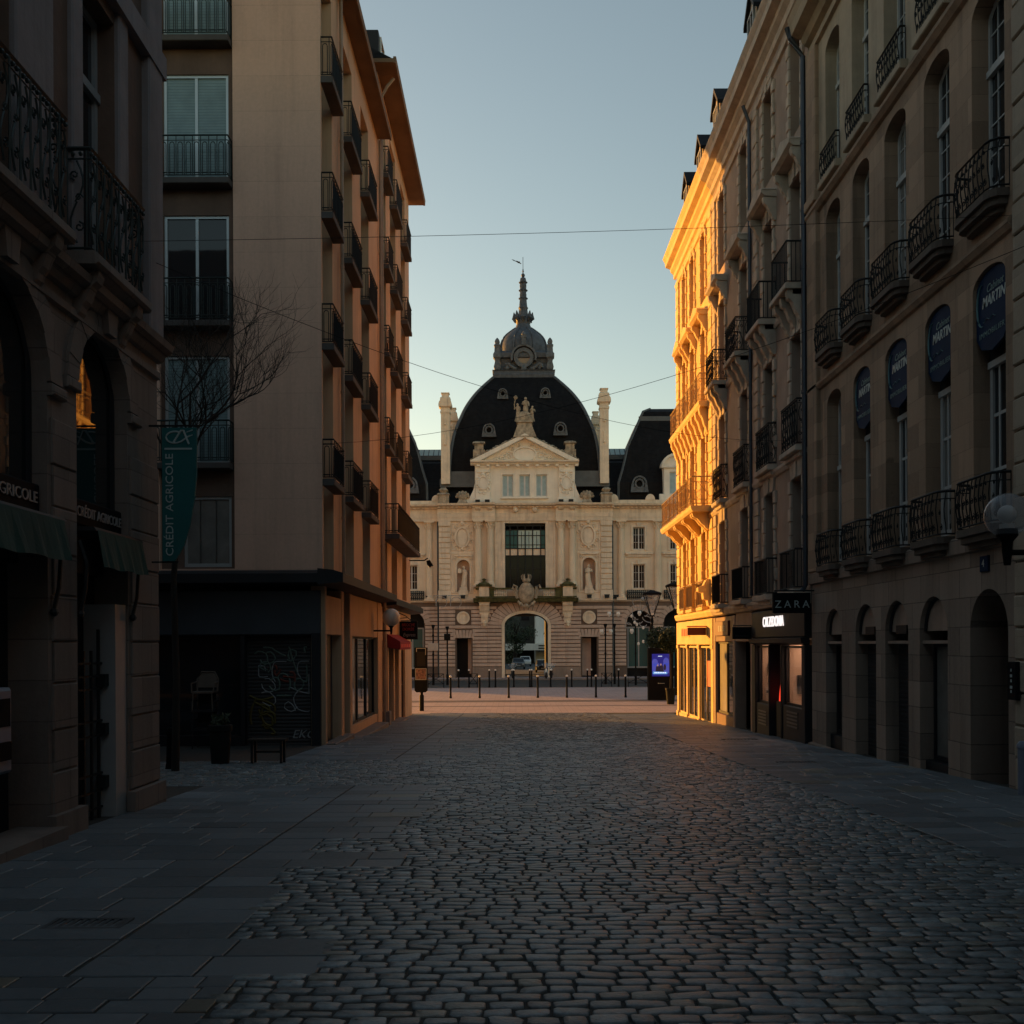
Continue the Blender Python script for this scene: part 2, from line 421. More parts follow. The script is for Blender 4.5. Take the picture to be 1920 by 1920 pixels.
def dup(root, loc, label, group=None, scale=None):
    r = root.copy(); col.objects.link(r); r.location = loc
    if scale: r.scale = (scale, scale, scale)
    r['label'] = label
    if group: r['group'] = group
    for ch in list(root.children):
        c = ch.copy(); col.objects.link(c); c.parent = r
        for g in list(ch.children):
            d = g.copy(); col.objects.link(d); d.parent = c
    return r

def text(name, body, size, T, mat, parent, depth=.01, width=None, shear=0, align='CENTER', space=1.0, bold=0):
    """lettering: T maps (x, depth, y) of the text plane into the world"""
    cu = bpy.data.curves.new(name, 'FONT'); cu.body = body; cu.size = size; cu.align_x = align; cu.align_y = 'CENTER'
    cu.extrude = depth/2; cu.shear = shear; cu.space_character = space; cu.offset = bold; cu.resolution_u = 3
    t = bpy.data.objects.new(name, cu); col.objects.link(t)
    dg = bpy.context.evaluated_depsgraph_get(); dg.update()
    me = bpy.data.meshes.new_from_object(t.evaluated_get(dg))
    vs = [v.co.copy() for v in me.vertices]; fs = [list(p.vertices) for p in me.polygons]
    bpy.data.objects.remove(t); bpy.data.meshes.remove(me); bpy.data.curves.remove(cu)
    if width and vs:
        w = max(v.x for v in vs)-min(v.x for v in vs); k = width/w if w > 0 else 1
        for v in vs: v.x *= k
    m = MB(T); m.add([(v.x, v.z, v.y) for v in vs], fs)
    return m.build(name, mat, parent, each=False)

# ------------------------------------------------------------------ frame of the place
WL, WR = 4.75, 7.1
SLOPE = .034
def gz(y): return -SLOPE*min(max(y, 0), 48.0)
ZS = gz(50)
EYE = 1.6
ROLL = .005
SKY_EL, SKY_STR, AIR, DUST, OZONE = 4.5, .15, 1.0, .65, .55
SUN_STR, SUN_COL, EXPO = 4.1, (1.0, .425, .07), 0.85
def TR(a, n, z): return (WR-n, a, z)          # right-hand street wall: along = y
def TL(a, n, z): return (-WL+n, a, z)         # left-hand street wall
def TF(y0):                                    # wall facing the camera
    return lambda a, n, z: (a, y0-n, z)
def W(px, py, d):
    """pixel of the 1920 photograph -> point at distance d (only used to place things)"""
    dx = px-967; dy = py-1208; c, s_ = math.cos(ROLL), math.sin(ROLL)
    x = dx*c - dy*s_; y = dx*s_ + dy*c
    return (x*d/1920, d, EYE-y*d/1920)
# ------------------------------------------------------------------ facade helpers
def arch_pts(a0, a1, zs, rise, n=10):
    c = (a0+a1)/2; h = (a1-a0)/2
    return [(c-h*math.cos(PI*i/n), zs+rise*math.sin(PI*i/n)) for i in range(n+1)]

def wall_holes(mb, a0, a1, z0, z1, ops, depth=.35, n=0.0, rec=None):
    """front sheet a0..a1 x z0..z1 at outward n, with reveals; ops = (a0,a1,z0,z1,rise[,depth])"""
    A = sorted({round(v, 4) for v in [a0, a1]+[x for o in ops for x in o[:2]] if a0-1e-6 <= v <= a1+1e-6})
    for i in range(len(A)-1):
        l, r = A[i], A[i+1]; mid = (l+r)/2
        hs = sorted([(o[2], o[3]) for o in ops if o[0] < mid < o[1]])
        z = z0
        for h0, h1 in hs:
            if h0 > z+1e-5: mb.quad((l, n, z), (r, n, z), (r, n, h0), (l, n, h0))
            z = max(z, h1)
        if z1 > z+1e-5: mb.quad((l, n, z), (r, n, z), (r, n, z1), (l, n, z1))
    for o in ops:
        b0, b1, h0, h1, rise = o[:5]; d = n-(o[5] if len(o) > 5 else depth); zs = h1-rise
        mb.quad((b0, n, h0), (b0, d, h0), (b0, d, zs), (b0, n, zs))
        mb.quad((b1, n, h0), (b1, d, h0), (b1, d, zs), (b1, n, zs))
        mb.quad((b0, n, h0), (b1, n, h0), (b1, d, h0), (b0, d, h0))
        if rise <= 0: mb.quad((b0, n, h1), (b1, n, h1), (b1, d, h1), (b0, d, h1))
        else:
            P = arch_pts(b0, b1, zs, rise, 14)
            for (x0, y0), (x1, y1) in zip(P, P[1:]):
                mb.quad((x0, n, y0), (x1, n, y1), (x1, n, h1), (x0, n, h1))
                mb.quad((x0, n, y0), (x1, n, y1), (x1, d, y1), (x0, d, y0))

PR = random.Random(17)
def window(T, parent, a0, a1, z0, z1, n, frame='white_paint', pane='glass', cols=2, rows=4, fw=.06, bar=.022, transom=None,
           rise=0, pane_label=None, mull=.05):
    """glazed unit standing in an opening: frame mesh with its pane as a sub-part"""
    m = MB(T); d = .06
    m.box(a0, a0+fw, n, n+d, z0, z1); m.box(a1-fw, a1, n, n+d, z0, z1)
    m.box(a0+fw, a1-fw, n, n+d, z0, z0+fw*1.3); m.box(a0+fw, a1-fw, n, n+d, z1-fw, z1)
    if cols > 1:
        for c in range(1, cols):
            x = a0+(a1-a0)*c/cols; w = mull if (cols == 2 or c*2 == cols) else bar
            m.box(x-w/2, x+w/2, n+.001, n+d-.006, z0+fw*1.3, z1-fw)
    for r in range(1, rows):
        z = z0+(z1-z0)*r/rows
        m.box(a0+fw, a1-fw, n+.002, n+d-.02, z-bar/2, z+bar/2)
    if bar and cols == 2 and rows > 2 and (a1-a0) > .9:
        for x in (a0+(a1-a0)*.25, a0+(a1-a0)*.75):
            m.box(x-bar/2, x+bar/2, n+.003, n+d-.021, z0+fw*1.3, z1-fw)
    if transom:
        m.box(a0+.002, a1-.002, n-.01, n+d+.035, transom-.05, transom+.05)
    if rise > 0:
        P = arch_pts(a0+.01, a1-.01, z1-rise, rise-.01, 10)
        m.tube([(a, n+.03, z) for a, z in P], fw*.6, 4)
    f = m.build('window', frame, parent, each=False)
    if pane == 'glass' and PR.random() < .22: pane = 'curtain'
    p = MB(T); p.box(a0+.01, a1-.01, n+.013, n+.021, z0+.01, z1-.005)
    pa = p.build('pane', pane, f)
    return f

def along(path, s):
    """point at length s on a plan polyline of (along, outward)"""
    for (a, b), (c, d) in zip(path, path[1:]):
        L = math.hypot(c-a, d-b)
        if s <= L+1e-9: t = s/L if L else 0; return (a+(c-a)*t, b+(d-b)*t)
        s -= L
    return path[-1]

def plen(path): return sum(math.hypot(c-a, d-b) for (a, b), (c, d) in zip(path, path[1:]))

def spiral(cx, cz, r, t0, turns, sgn=1, n=9):
    return [(cx+r*(1-.75*i/n)*math.cos(t0+sgn*turns*2*PI*i/n), cz+r*(1-.75*i/n)*math.sin(t0+sgn*turns*2*PI*i/n)) for i in range(n+1)]

def railing(T, parent, path, z0, z1, style='bars', mat='iron', name='railing', r=.011):
    m = MB(T); L = plen(path); H = z1-z0
    def C(pts, rr=r, k=4): m.tube([(*along(path, max(0, min(L, s))), z0+z) for s, z in pts], rr, k)
    def R_(z, w, h):
        inner = path
        for (a, b), (c, d) in zip(inner, inner[1:]):
            m.tube([(a, b, z), (c, d, z)], h, 4)
    if style == 'scroll':
        R_(z1, .03, .024); R_(z0+.04, .02, .015); R_(z1-.11, .02, .010)
        nt = max(2, round(L/.2)); w = L/nt
        for i in range(nt):
            s = i*w; c = s+w/2; hh = H-.15
            C([(s, .04), (s, H-.02)], r)
            C([(c+x, .06+z) for x, z in [(-.02, hh*.5)]+[(w*.33*math.sin(t*PI), hh*.5+hh*.46*t) for t in (.2, .4, .6, .8, 1)]], r*.9)
            C([(c-w*.33*math.sin(t*PI), .06+hh*.5-hh*.46*t) for t in (0, .2, .4, .6, .8, 1)], r*.9)
            C([(x, z) for x, z in spiral(c-w*.12, .06+hh*.80, w*.27, -PI/2, 1.2, -1)], r*.9)
            C([(x, z) for x, z in spiral(c+w*.12, .06+hh*.22, w*.27, PI/2, 1.2, -1)], r*.9)
            C([(x, z) for x, z in spiral(c+w*.1, .06+hh*.55, w*.22, 0, 1.1, 1, 7)], r*.8)
            for q in (.3, .7): m.ball(*along(path, s+w*q), z1-.055, .026, 5)
    elif style == 'belly':
        R_(z1, .03, .022); R_(z0+.03, .02, .014); R_(z1-.12, .02, .009)
        nt = max(3, round(L/.135)); w = L/nt
        for i in range(nt+1):
            s = i*w
            def bel(z): return .035*math.sin(PI*min(1, (1-z)*1.15))*(1 if 0 < i < nt else 0)
            a, n_ = along(path, s)
            m.tube([(a, n_+bel(t), z0+.03+(H-.05)*t) for t in (0, .2, .4, .6, .8, 1)], r, 4)
            if i < nt:
                a, n_ = along(path, s+w/2)
                sp = spiral(0, 0, w*.42, PI/2, 1.3, 1 if i % 2 else -1)
                for base, k in ((.19, 1), (.52, .8), (.80, .5)):
                    m.tube([(*along(path, max(0, min(L, s+w/2+x*k))), 0) for x, z in sp] and
                           [(along(path, max(0, min(L, s+w/2+x*k)))[0], n_+bel(base)+.005, z0+H*base+z*k) for x, z in sp], r*.85, 4)
    elif style == 'bars':
        R_(z1, .03, .022); R_(z1-.12, .02, .012); R_(z0+.03, .02, .013)
        nt = max(2, round(L/.2)); w = L/nt
        for i in range(nt+1):
            C([(i*w, .03), (i*w, H)], r if i not in (0, nt) else r*1.5)
            if i < nt:
                C([(i*w+w*.22, .03), (i*w+w*.22, H-.22)]+[(i*w+w*.5-w*.28*math.cos(t*PI), H-.22+w*.28*math.sin(t*PI)) for t in (.2, .4, .6, .8)]+[(i*w+w*.78, H-.22), (i*w+w*.78, .03)], r)
                C([(i*w+w*.1, .09), (i*w+w*.9, .09)], r*1.3)
    elif style == 'lattice':
        R_(z1, .03, .026); R_(z1-.2, .02, .013); R_(z0+.05, .02, .015); R_(z0+.2, .02, .011)
        nt = max(3, round(L/.20)); w = L/nt
        for i in range(nt+1): C([(i*w, .05), (i*w, H)], r*.7 if i % 5 else r*1.5)
        for i in range(0, nt, 5):
            C([(i*w, .2), (i*w+2.5*w, H-.2)], r*.6); C([(i*w+2.5*w, .2), (i*w+5*w, H-.2)], r*.6)
    elif style == 'plain':
        R_(z1, .03, .024); R_(z0+.04, .02, .014)
        nt = max(3, round(L/.11)); w = L/nt
        for i in range(nt+1): C([(i*w, .03), (i*w, H)], r)
    elif style == 'panel':
        R_(z1, .03, .03); R_(z0+.04, .02, .018)
        nt = max(2, round(L/.5)); w = L/nt
        for i in range(nt):
            s = i*w
            a, n_ = along(path, s+.05); c, d_ = along(path, s+w-.05)
            m.tube([(a, n_, z0+.08), (c, d_, z0+.08), (c, d_, z1-.08), (a, n_, z1-.08)], .02, 4, closed=True)
            for q in (.25, .5, .75): C([(s+w*q, .08), (s+w*q, H-.08)], .012)
    return m.build(name, mat, parent)

def console(mb, a, w, zt, proj, h):
    """scrolled stone bracket under a balcony: top at zt"""
    P = [(0, zt), (proj, zt), (proj, zt-.12*h), (proj*.92, zt-.26*h), (proj*.72, zt-.36*h), (proj*.62, zt-.48*h), (proj*.5, zt-.66*h),
         (proj*.34, zt-.78*h), (proj*.28, zt-.9*h), (proj*.14, zt-h), (0, zt-h)]
    mb.profile(P, a-w/2, a+w/2)

def quoin_band(mb, a, z0, z1, w, proj, h=.33, side=1, alt=.1):
    """dressed blocks up the side of an opening, long and short in turn; side = direction away from the opening"""
    k = max(1, round((z1-z0)/h)); h = (z1-z0)/k
    for i in range(k):
        ww = w+(alt if i % 2 else 0)
        b0, b1 = (a, a+ww) if side > 0 else (a-ww, a)
        mb.bbox(b0, b1, 0, proj+(.012 if i % 2 else 0), z0+i*h+.012, z0+(i+1)*h-.012, .018)
# ------------------------------------------------------------------ ground
def make_ground():
    def sheet(name, mat, xs, ys, dz, kind='structure', zf=gz):
        m = MB()
        for x0, x1 in zip(xs, xs[1:]):
            for y0, y1 in zip(ys, ys[1:]):
                m.quad((x0, y0, zf(y0)+dz), (x1, y0, zf(y0)+dz), (x1, y1, zf(y1)+dz), (x0, y1, zf(y1)+dz))
        o = m.build(name, mat); o['kind'] = kind; return o
    sheet('ground', 'ground', [-600, -60, 0, 60, 600], [-200, 0, 24, 48, 300, 1500], -.08)
    sheet('street_bed', 'joint', [-14, -4.75, 7.3], [-60]+[0+.5*i for i in range(97)], -.013, zf=gz)
    sheet('square_paving', 'square_pave', [-60, 60], [48, 53.6, 58.7, 76], .0)
    sheet('square_band', 'square_sett', [-60, 60], [53.2, 53.75], .004)
    sheet('square_band', 'square_sett', [-60, 60], [57.2, 59.1], .004)
    sheet('road', 'asphalt', [-70, 70], [76.15, 93], -.03)
    k = MB(); k.box(-60, 60, 75.98, 76.2, ZS-.2, ZS+.03); k.box(-60, 60, 93, 93.25, ZS-.2, ZS+.10)
    o = k.build('kerb', 'kerb'); structure(o)
    sheet('palace_pavement', 'square_pave', [-60, 60], [93.25, 101], .09)
    sheet('rear_street', 'asphalt', [-40, 40], [111, 190], .0)

def tinted(name, mat, V, Fc, tints):
    me = bpy.data.meshes.new(name); me.from_pydata(V, [], Fc)
    at = me.attributes.new('tint', 'FLOAT_COLOR', 'POINT')
    flat = [c for t in tints for c in (*t, 1.0)]
    at.data.foreach_set('color', flat)
    me.materials.append(M[mat]); me.update()
    o = bpy.data.objects.new(name, me); col.objects.link(o); structure(o); return o

rg = random.Random(11)
NEAR_EDGE = {}
def slab_edge(y):
    """ragged line where the left-hand slabs stop and the setts begin"""
    k = math.floor((y-5.55)/.8)
    if k not in NEAR_EDGE: NEAR_EDGE[k] = -1.0-random.Random(k*7+3).choice([0, .1, .3, .55, .8, .95])
    e = NEAR_EDGE[k]
    if y > 20: e += .25
    return e
def is_slab(x, y):
    if x < -4.75: return False
    if y < 5.55: return x < -1.5
    if x > 4.2: return True
    rc = 5.55+.4*math.floor((y-5.55)/.4)+.2
    if 15.4 < rc < 20.2: return False
    return x < slab_edge(rc)

def make_setts():
    V = []; Fc = []; TT = []
    y = 2.6; row = 0
    while y < 48.2:
        pitch = rg.uniform(.108, .130)
        x = -4.75 if not (15.55 < y < 20.3) else -13 if y > 8 else -4.7
        x += rg.random()*.2
        xe = 4.2 if y > 2 else 7
        sk = rg.uniform(-.004, .004)
        while x < xe:
            L = rg.uniform(.13, .23)
            cx, cy = x+L/2, y+pitch/2
            if is_slab(cx, cy) and not is_slab(x+L-.02, cy) and cx < 4:
                e = -1.5 if cy < 5.55 else slab_edge(5.55+.4*math.floor((cy-5.55)/.4)+.2)
                L = max(.07, x+L-e-.004); x = e+.004; cx = x+L/2
            if not is_slab(cx, cy) and abs(cx)/max(cy, 1) < .66:
                g = rg.uniform(.005, .010)*(1 if cy < 12 else .7)
                hx, hy = L/2-g, pitch/2-rg.uniform(.008, .013)
                ph = rg.uniform(0, 6.28); und = .003*math.sin(cx*2.1+cy*1.3)+.003*math.sin(cy*.9-cx*1.7)
                z = gz(cy)+und+rg.uniform(-.003, .004)
                tx, ty = rg.gauss(0, .03), rg.gauss(0, .045)
                br = rg.uniform(.5, 1.1)*(1.45 if rg.random() > .8 else 1)
                hue = rg.random()
                t = (br*(1.0+.25*(hue > .88)), br*(1.0+.02*(hue > .88)), br*(1.05-.2*(hue > .88)))
                b = len(V)
                oct_ = []
                rx, ry = min(hx*.3, rg.uniform(.010, .026)), hy*rg.uniform(.16, .38)
                base8 = [(-hx+rx, -hy), (hx-rx, -hy), (hx, -hy+ry), (hx, hy-ry), (hx-rx, hy), (-hx+rx, hy), (-hx, hy-ry), (-hx, -hy+ry)]
                jit = [(rg.uniform(-.006, .006), rg.uniform(-.004, .004)) for _ in range(8)]
                fine = cy < 26
                levels = ((1.0, -.03, 1.0), (1.0, -.008, 1.0), (.975, -.002, .93), (.92, .001, .80)) if fine else ((1.0, -.05, 1.0), (.99, -.008, .98), (.93, .001, .84))
                for sc, dz, sy in levels:
                    for (px, py), (jx, jy) in zip(base8, jit):
                        X = (px+jx)*sc; Y = (py+jy)*sy
                        V.append((cx+X, cy+Y+sk*X*10, z+dz+(tx*X+ty*Y if dz > -.04 else 0)-SLOPE*Y)); TT.append(t)
                V.append((cx+rg.uniform(-.02, .02), cy, z+rg.uniform(.001, .004))); TT.append(t)
                nl = len(levels)
                for l in range(nl-1):
                    for i in range(8):
                        j = (i+1) % 8
                        Fc.append((b+l*8+i, b+l*8+j, b+(l+1)*8+j, b+(l+1)*8+i))
                for i in range(8):
                    Fc.append((b+(nl-1)*8+i, b+(nl-1)*8+(i+1) % 8, b+nl*8))
            x += L
        y += pitch; row += 1
    o = tinted('cobbled_street', 'cobble', V, Fc, TT)
    for p in o.data.polygons: p.use_smooth = True
    o.data.set_sharp_from_angle(angle=R(38))

def make_slabs():
    V = []; Fc = []; TT = []
    def slab(x0, x1, y0, y1, z, t):
        b = len(V); c = .006
        zz = lambda y: gz(y)+z
        for (xa, xb, ya, yb, dz) in ((x0, x1, y0, y1, -.04), (x0, x1, y0, y1, -.005), (x0+c, x1-c, y0+c, y1-c, .0)):
            for X, Y in ((xa, ya), (xb, ya), (xb, yb), (xa, yb)):
                V.append((X, Y, zz(Y)+dz)); TT.append(t)
        for l in range(2):
            for i in range(4):
                j = (i+1) % 4; Fc.append((b+l*4+i, b+l*4+j, b+l*4+4+j, b+l*4+4+i))
        Fc.append((b+8, b+9, b+10, b+11))
    def run(x0, x1, y0, y1, fixed_end=True):
        x = x0
        while x < x1-.12:
            L = rg.uniform(.4, .85)
            xe = min(x+L, x1)
            if x1-xe < .25: xe = x1
            br = rg.uniform(.68, 1.25); warm = rg.random() > .97
            t = (br*(1.25 if warm else 1), br*(1.02 if warm else 1), br*(.8 if warm else 1.03))
            g = .006
            slab(x+g, xe-g, y0+g, y1-g, rg.uniform(-.003, .003), t)
            x = xe
    y = 5.55
    while y < 48:
        h = .4
        if not (15.4 < y+.2 < 20.2):
            run(-4.75, -2.46, y, y+h); run(-2.44, slab_edge(y+.2), y, y+h)
        y += h
    y = 2.55
    while y < 5.5:
        x = -4.75
        while x < -1.55:
            xe = min(x+rg.uniform(.26, .46), -1.5)
            br = rg.uniform(.62, 1.15); warm = rg.random() > .86
            slab(x+.006, xe-.006, y+.006, y+.194, rg.uniform(-.004, .004), (br*(1.3 if warm else 1), br, br*(.7 if warm else 1.03))); x = xe
        y += .2
    y = 1.2
    while y < 46:
        h = .42
        run(4.2, 7.1, y, y+h); y += h
    tinted('stone_pavement', 'slab', V, Fc, TT)
    # drain grate and covers let into the paving
    def cover(name, label, x, y, w, d, mat, bars):
        t = thing(name, label, 'drain cover', (x, y, gz(y)))
        m = MB(); z = gz(y)+.008
        for q in (x-w/2, x+w/2-.03): m.box(q, q+.03, y-d/2, y+d/2, z-.03, z)
        for q in (y-d/2, y+d/2-.03): m.box(x-w/2+.03, x+w/2-.03, q, q+.03, z-.03, z-.001)
        f = m.build('frame', mat, t)
        g = MB()
        for i in range(bars):
            q = x-w/2+.05+(w-.1)*i/(bars-1); g.box(q-.014, q+.014, y-d/2+.03, y+d/2-.03, z-.025, z-.003)
        g.build('grating', mat, t)
    cover('drain_grate', 'black iron drain grate let into the near left slabs', -2.83, 6.75, .52, .26, 'zinc', 9)
    cover('drain_cover', 'small dark metal cover in the right pavement before the arched doors', 5.3, 19.2, .75, .5, 'zinc', 12)
    cover('drain_cover', 'dark iron cover in the right pavement near the clothing shop corner', 5.8, 26.5, .9, .45, 'iron', 10)
make_ground(); make_setts(); make_slabs()
# ------------------------------------------------------------------ near left bank building
def bank():
    root = thing('bank_building', 'dark stone bank building with tall arches and ornate iron balconies, nearest on the left', 'building', (-WL, 10, 0))
    Y1 = 13.6; ZB = 5.5
    arches = [(11.1, 12.55, -.6, 5.2, .72), (8.55, 10.4, -.6, 5.2, .9), (5.6, 7.4, -.4, 5.2, .9)]
    m = MB(TL); wall_holes(m, -40, Y1, -.7, ZB, [(*a, .42) for a in arches], .42)
    m.quad((Y1, 0, -.7), (Y1, -40, -.7), (Y1, -40, ZB), (Y1, 0, ZB))
    m.build('ground_wall', 'near_stone', root)
    # arch surrounds: proud ring and impost blocks
    r = MB(TL)
    for a0, a1, z0, z1, rise in arches[:2]:
        zs = z1-rise
        inn = arch_pts(a0, a1, zs, rise, 12); out = arch_pts(a0-.28, a1+.28, zs, rise+.24, 12)
        for i in range(12):
            (x0, y0), (x1, y1) = inn[i], inn[i+1]; (u0, v0), (u1, v1) = out[i], out[i+1]
            g = .006
            r.prism([(x0, y0), (x1, y1), (u1, v1), (u0, v0)], -.02, .035+.008*(i % 2))
        for x0, x1 in ((a0-.34, a0-.0), (a1, a1+.34)):
            r.bbox(x0, x1, 0, .07, zs-.14, zs-.02, .02)
        k = (a0+a1)/2; r.prism([(k-.11, z1-.02), (k+.11, z1-.02), (k+.16, z1+.3), (k-.16, z1+.3)], -.01, .12)
    r.build('arch_surround', 'near_stone', root)
    # quoined piers
    q = MB(TL)
    for a0, a1 in ((10.46, 11.04), (12.61, 13.58)):
        z = -.6; i = 0
        while z < 3.9:
            h = .48 if i % 2 else .43
            q.bbox(a0+(.0 if i % 2 else .03), a1, 0, .022+.008*(i % 2), z+.008, z+h-.008, .012); z += h; i += 1
    q.build('pier_blocks', 'near_stone', root)
    q = MB(TL); q.box(10.35, 11.12, 0, .10, -.7, -.12); q.box(12.5, 13.6, 0, .10, -.7, -.18); q.box(8.4, 10.35, -.3, .22, -.7, -.22)
    q.build('plinth', 'near_stone', root)
    c = MB(TL)
    c.profile([(0, 5.35), (.06, 5.37), (.1, 5.44), (.2, 5.5), (.22, 5.58), (0, 5.62)], -40, Y1+.05)
    c.profile([(0, 5.12), (.05, 5.14), (.05, 5.22), (0, 5.24)], -40, Y1)
    c.build('cornice', 'near_stone', root)
    # upper storeys
    # (the flank along the side street is plain)
    wins = []
    for z0, z1 in ((5.8, 9.0), (9.7, 12.4), (13, 15)):
        wins += [(11.2, 12.2, z0, z1, 0), (8.35, 9.65, z0, z1, 0), (5.5, 6.8, z0, z1, 0)]
    m = MB(TL); wall_holes(m, -40, Y1, ZB, 16, wins, .3)
    m.quad((Y1, 0, ZB), (Y1, -40, ZB), (Y1, -40, 16), (Y1, 0, 16)); m.quad((-40, 0, 16), (Y1, 0, 16), (Y1, -40, 16), (-40, -40, 16))
    m.build('upper_wall', 'brown_plaster', root)
    s = MB(TL)
    for a0, a1, n in ((10.92, 11.19, .06), (12.21, 12.5, .06), (13.1, 13.6, .10), (9.66, 10.45, .07), (7.9, 8.34, .07), (6.82, 7.2, .06)):
        s.bbox(a0, a1, 0, n, ZB+.12, 15.6, .02)
    s.box(-40, Y1+.1, .0, .12, 9.15, 9.45); s.box(-40, Y1+.1, 0, .3, 15.6, 15.98)
    s.build('stone_strips', 'grey_stone', root)
    for a0, a1, z0, z1, _ in wins[:6]:
        window(TL, root, a0, a1, z0, z1, -.26, 'grey_paint', 'glass', 2, 1, .08, 0, transom=z0+(z1-z0)*.72)
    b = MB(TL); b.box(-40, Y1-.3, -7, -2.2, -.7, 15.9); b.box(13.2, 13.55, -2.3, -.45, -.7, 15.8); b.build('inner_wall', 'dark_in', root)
    # balconies
    for a0, a1 in ((10.9, 12.45), (7.6, 10.3)):
        m = MB(TL); m.bbox(a0-.05, a1+.05, 0, .34, 5.66, 5.80, .03); m.profile([(0, 5.52), (.18, 5.6), (.28, 5.66), (0, 5.66)], a0+.1, a1-.1)
        for x in (a0+.2, a1-.2): console(m, x, .16, 5.66, .28, .5)
        o = m.build('balcony', 'near_stone', root)
        railing(TL, o, [(a0, 0), (a0, .25), (a1, .25), (a1, 0)], 5.8, 6.9, 'scroll', 'iron_green', r=.012)
    # glazing and doors in the arches
    for i, (a0, a1, z0, z1, rise) in enumerate(arches):
        w = window(TL, root, a0, a1, 3.2, z1, -.215, 'dark_paint', 'glass_mirror', 1, 1, .05, 0, rise=rise)
        d = MB(TL); d.box(a0, a1, -.42, -.3, 2.45, 2.9); d.build('door_lintel', 'dark_paint', root)
        sh = MB(TL)
        k = MB(TL); k.profile([(-.28, 2.92), (.18, 2.90), (.2, 2.86), (-.28, 2.86)], a0+.02, a1-.02)
        bx = k.build('awning', 'dark_paint', root)
        v = MB(TL); nseg = 14; top = []; bot = []
        for j in range(nseg+1):
            a = a0+.06+(a1-a0-.12)*j/nseg; wv = .012*math.sin(j*2.3)
            top.append((a, .2, 2.87)); bot.append((a, .27+wv, 2.46+.01*math.sin(j)))
        for j in range(nseg): v.quad(top[j], top[j+1], bot[j+1], bot[j])
        v.build('valance', 'teal_awn', bx)
        ar = MB(TL)
        for a in (a0-.03, a1+.03):
            ar.tube([(a, .04, 2.75), (a, .12, 2.5), (a, .10, 2.2), (a, .05, 1.98)], .022, 5)
            ar.ball(a, .05, 1.95, .045, 6)
        ar.build('awning_arm', 'iron', bx)
    # entrance behind the second arch: pale jamb and iron gate
    p = MB(TL); p.box(11.1, 12.55, -.44, -.41, -.6, 2.45); p.build('door', 'dark_paint', root)
    p = MB(TL); p.box(12.2, 12.53, -.40, -.02, -.58, 2.1); p.build('door_jamb', 'grey_paint', root)
    g = MB(TL)
    for a in (11.45, 11.68, 11.9, 12.1): g.box(a-.014, a+.014, -.2, -.17, -.45, 1.55+.25*(a > 12))
    for z in (-.3, -.1, .1, .55, .72, 1.1, 1.25, 1.4):
        g.box(11.3, 12.2, -.195, -.175, z-.012, z+.012)
    for z in (0, .62, 1.2): g.box(12.09, 12.26, -.21, -.1, z-.07, z+.07)
    g.build('gate', 'iron', root)
    p = MB(TL); p.box(8.55, 10.4, -.44, -.41, -.6, 2.45); p.build('door', 'dark_paint', root)
    p = MB(TL); p.bbox(9.22, 9.62, -.40, .02, .42, 1.22, .03); a = p.build('cash_machine', 'atm', root)
    p = MB(TL); p.box(9.28, 9.56, .02, .03, .86, 1.12); p.box(9.3, 9.54, .02, .05, .55, .72); p.build('screen', 'black', a)
    # lettered boards
    for i, (a0, a1, z0, z1, rise) in enumerate(arches[:2]):
        lab = ['black fascia board with pale bank lettering over the gated arch', 'black fascia board with pale bank lettering over the leftmost arch'][i]
        t = thing('sign', lab, 'sign', (-WL-.2, (a0+a1)/2, 3.05), 'bank fascia boards')
        b = MB(TL); b.bbox(a0+.03, a1-.03, -.3, -.06, 2.94, 3.24, .02); b.build('board', 'black', t)
        c = (a0+a1)/2
        text('lettering', 'CRÉDIT AGRICOLE', .16, lambda x, d, y, c=c: (-WL-.05+d, c+.02+x, 3.09+y), 'letter_dim', t, .012, width=(a1-a0)*.86)
    # hanging banner on the corner
    t = thing('banner', 'teal tapering banner with pale bank logo hanging from the near left corner', 'banner', (-4.45, 13.3, 3.6))
    y0 = 13.3; T = TF(y0)
    xl, xr = -4.575, -4.125; zt, zb = 4.43, 2.70
    def pz(f): return zt-(zt-zb)*f
    poly = [(xl, zt), (xr, zt), (xr-.005, pz(.35)), (xr-.03, pz(.52)), (xr-.09, pz(.72)), (xr-.17, pz(.88)), (xl+.16, zb), (xl, zb)]
    b = MB(T); b.prism(poly, -.02, .02); b.build('cloth', 'teal', t)
    text('lettering', 'CRÉDIT AGRICOLE', .155, lambda x, d, y: (xl+.10-y*.9, y0-.025-d, 3.43+x), 'letter_grey', t, .008, width=1.32)
    L = MB(T)
    cx, cz = xl+.15, zt-.125
    arc = [(cx+.115*math.cos(t_)+.02, cz+.075*math.sin(t_)) for t_ in [R(d) for d in range(60, 300, 20)]]
    L.tube([(x, .024, z) for x, z in arc]+[(cx+.10, .024, cz-.055), (cx+.19, .024, cz+.01), (cx+.25, .024, cz+.03)], [.012]*12+[.014, .012, .006], 5)
    L.tube([(cx+.0, .026, cz-.085+.02), (cx+.10, .026, cz+.09), (cx+.13, .026, cz+.09), (cx+.20, .026, cz-.09)], .014, 5)
    L.tube([(cx+.17, .025, cz+.065), (cx+.25, .025, cz+.095)], [.006, .012], 5)
    L.box(xl+.035, xl+.39, .021, .028, zt-.285, zt-.262)
    L.build('logo', 'letter_grey', t)
    p = MB(T); p.tube([(xl-.18, 0, zt+.03), (xr+.03, 0, zt+.03)], .014, 6); p.tube([(xl-.18, 0, zb-.01), (xl+.2, 0, zb-.01)], .012, 6)
    p.build('bracket', 'iron', t)
bank()

